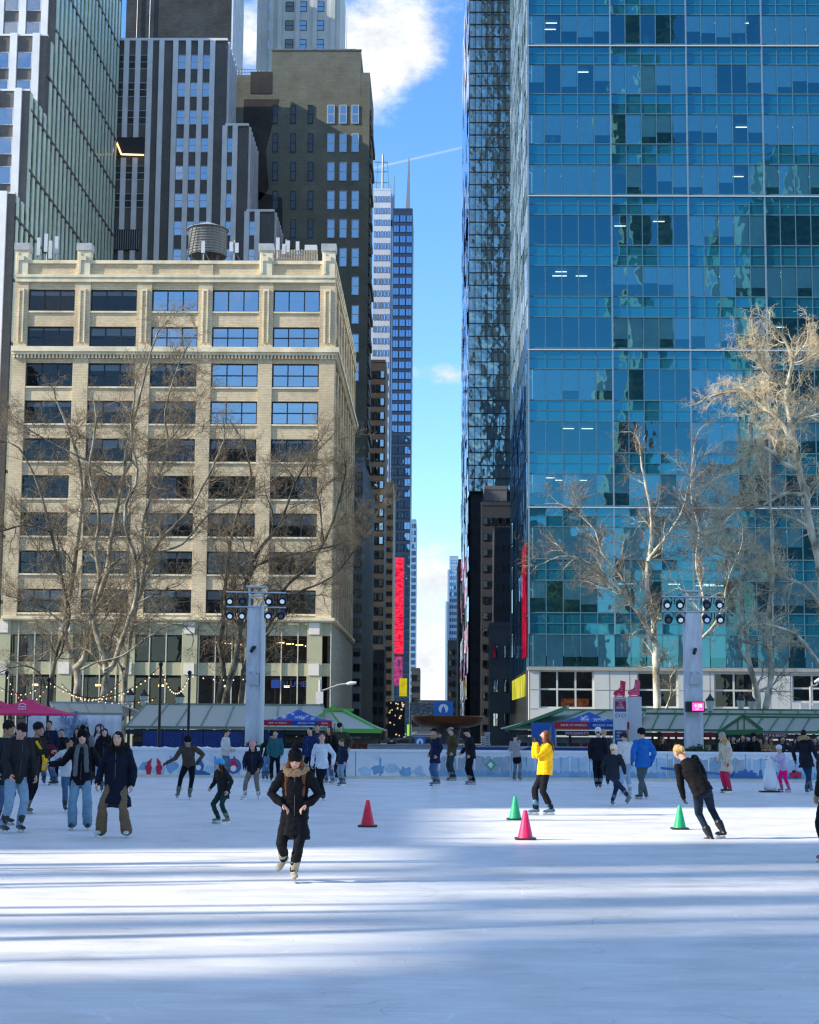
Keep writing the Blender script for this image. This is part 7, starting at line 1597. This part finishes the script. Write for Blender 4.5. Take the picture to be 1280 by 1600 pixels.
person(1222, 1238, 1.26, -75, 'small girl in a lilac jacket, white hat and hot pink trousers pushing the skating aid', vox=.011, feet=((-.06,-.04,0),(.06,.08,0)), lean=(14,0), hands=((-.02,-.24,-.08),(.02,-.24,-.08)), elb=((0,.2,-1),(0,.2,-1)), top=(.52,.45,.62), topk='jacket', fit=1.5, hat=('beanie', (.68,.68,.70)), hair='black', hairk='ponytail', bottom=(.90,.01,.20), botk='straight', shoes=(.25,.2,.25), gloves=(.6,.4,.4))
person(1261, 1241, 1.70, 150, 'person in a dark parka with tan hood fur striding away at the right', vox=.013, feet=((.0,0,0),(-.10,.10,.03)), lean=(4,6), top=(.012,.014,.025), topk='parka', longc=.08, fit=1.2, hood='furb', hair='black', hairk='short', bottom=(.015,.04,.10), shoes=(.1,.11,.13), hands=((-.10,.0,-.26),(.08,-.05,-.27)), gloves=K)
person(1292, 1348, 1.70, -60, 'skater in yellow and black mostly cut off by the right edge', vox=.013, top=(.02,.02,.02), topk='jacket', bottom=K, hair='black', shoes=(.25,.1,.1))
person(1292, 1236, 1.60, 0, 'person in a yellow jacket at the right edge beside the dark parka', top=(.8,.5,.02), topk='jacket', fit=1.5, bottom=K, hair='black', vox=.015)
# penguin-like skating aid
c = gnd(1204, 1238); t = empty('skating_aid', c, 'white plastic figure shaped skating aid held by the small girl', 'skating aid')
b = MB(); b.lathe([(.02,.0),(.17,.02),(.19,.15),(.20,.35),(.15,.58),(.10,.66),(.12,.74),(.13,.82),(.10,.92),(.02,.97)], c+Vector((0,0,.04)), 20, sy=.8); b.obj('body', mat('aid_white', (.74,.77,.80), .35, .05), t)
b = MB(); b.extr([(-.30,-.18),(.24,-.18),(.24,.18),(-.30,.18)], c+Vector((0,0,.005)), (1,0,0), (0,1,0), (0,0,1), .035); b.obj('runner', m_blk, t); b = MB(); b.tube([c+Vector((.08,-.1,.80)), c+Vector((.22,-.12,.78))], .018, 6); b.tube([c+Vector((.08,.1,.80)), c+Vector((.22,.12,.78))], .018, 6); b.obj('handle', mat('aid_white', (.74,.77,.80)), t)
b = MB(); b.ball((c.x-.13, c.y-.03, .90), .018, n=6); b.ball((c.x-.10, c.y-.09, .91), .014, n=6); b.obj('face_mark', m_blk, t)
# spectators beyond the boards
GS_ = 'spectators behind the boards on the right'
spec = [(1085,1.55,0,(.35,.33,.3),'grey','beanie',(.3,.32,.33),'spectator in a grey hat low beside the planter right of the light column',61.5,-.66),
 (1108,1.58,0,(.3,.22,.15),'grey','beanie',(.45,.38,.3),'spectator in a tan knit hat just over the boards',61.5,-.66),
 (1140,1.70,5,K,'black',None,None,'spectator in black directly right of the cream coat woman',62,-.22), (1156,1.76,-10,(.015,.02,.04),'brown',None,None,'spectator with brown hair in a dark blue coat among the crowd',62.5,-.22),
 (1172,1.80,12,K,'black','beanie',(.012,.012,.014),'tall spectator in a big black hat taking a picture',61.8,-.22), (1192,1.74,0,(.28,.18,.09),'brown',None,None,'spectator in a tan jacket right of the black hat',62.4,-.22),
 (1207,1.55,-20,(.4,.12,.12),'brown',None,None,'spectator with raised pink sleeve left of the small girl',61.6,-.35), (1232,1.52,0,(.05,.05,.05),'brown',None,None,'seated spectator face low between the small girl and the parka',61.5,-.66),
 (1243,1.60,10,(.06,.08,.06),'black',None,None,'spectator crouching beside the dark parka skater',61.8,-.22), (1250,1.84,0,(.1,.1,.11),'black','cap',(.55,.55,.53),'tall spectator in a pale cap above the dark parka skater',63,-.22),
 (1148,1.60,0,(.05,.05,.06),'black',None,None,'half hidden spectator in the second row of the crowd',64,-.22), (1183,1.62,0,(.04,.05,.05),'black',None,None,'second row spectator behind the tan jacket',64,-.22), (1218,1.70,0,(.02,.03,.05),'black',None,None,'dark dressed spectator behind the small girl with the aid',63.5,-.22), (1268,1.66,0,(.05,.02,.02),'brown',None,None,'spectator at the far right behind the parka skater',63,-.22)]
for px, H, fa, tc_, hr, hk, hcx, lab, dd, zz in spec:
    person(px, 1160, H, fa, lab, z=zz, d=dd, vox=.017, top=tc_, topk='jacket', fit=1.6, hair=hr, hairk=rnd.choice(['short','long','bob']), hat=(hk, hcx) if hk else None, bottom=K, blade=False, skin=rnd.choice('lml'), hands=rnd.choice([None, ((.02,-.14,-.12),(-.02,-.14,-.12))]), group=GS_)
person(760, 1160, 1.66, 0, 'person in a red scarf far behind the fountain bowl', z=GZ, d=74, vox=.018, top=(.3,.02,.05), topk='jacket', hair='black', bottom=K, blade=False, group='people walking behind the fountain')
for px, dd, lab in ((1020,75,'dark figure at the kiosk counter right of the totems'), (872,68,'figure standing behind the blue kiosk panel'), (615,90,'dark figure walking by the green corner kiosk')):
    person(px, 1160, 1.7, 160, lab, z=GZ, d=dd, vox=.02, top=K, topk='jacket', fit=1.4, hair='black', bottom=K, blade=False, group='people walking behind the fountain')
# more skaters and onlookers close to the far boards
more = [(8,1236,1.70,20,'skater in a grey jacket far behind the curly haired person at the left edge',(.12,.12,.13),JE,'short','m'), (22,1232,1.66,-30,'skater in a dark red jacket near the boards at the far left',(.2,.02,.03),K,'long','l'),
 (88,1221,1.55,10,'onlooker in a black cap by the boards under the banner snowflake',K,K,'short','l'), (128,1222,1.62,-20,'skater in a grey hooded top at the boards behind the scarf woman',(.16,.16,.17),JE,'bob','m'), (146,1221,1.68,0,'skater in a white top and dark trousers left of the round banner badge',(.5,.5,.52),K,'long','l'),
 (424,1221,1.55,0,'small figure in teal at the boards right of the leaning man',(.02,.12,.14),K,'short','l')]
for px, py, H, fa, lab, tc_, bc_, hk_, sk_ in more: person(px, py, H, fa, lab, top=tc_, topk='jacket', fit=1.4, hair='black', hairk=hk_, skin=sk_, bottom=bc_, vox=.016, group=G2 if px < 200 else GB)
more2 = [(1050,-.4,'onlooker in a brown coat behind the boards left of the right light column',(.12,.07,.04)), (1066,-.3,'onlooker in a grey coat close to the foot of the right light column',(.2,.2,.2)), (1126,-.22,'onlooker in a green jacket left of the cream coat woman',(.03,.10,.06)), (1164,-.22,'onlooker in a beige coat between the dark ones',(.4,.34,.26)),
 (1200,-.22,'onlooker in navy in the second row near the small girl',(.015,.02,.05)), (1226,-.4,'onlooker in a pale scarf right of the small girl',(.4,.4,.42)), (1238,-.22,'tall onlooker in a charcoal coat near the right edge',(.04,.04,.045)), (1275,-.22,'onlooker in a maroon coat at the right edge',(.12,.02,.03)), (1030,-.3,'onlooker in black beside the planter',(.02,.02,.02))]
for i, (px, zz, lab, tc_) in enumerate(more2): person(px, 1160, 1.62+.05*(i % 3), rnd.uniform(-30,30), lab, z=zz, d=62.6+.5*(i % 3), vox=.018, top=tc_, topk='jacket', fit=1.6, hair=('black','brown','auburn')[i % 3], hairk=('long','short','bob')[i % 3], hat=(None, ('beanie', (.1,.1,.12)), None, ('beanie', (.5,.48,.45)))[i % 4], bottom=K, blade=False, skin='lml'[i % 3], group=GS_)
print('people', len(PEOPLE))
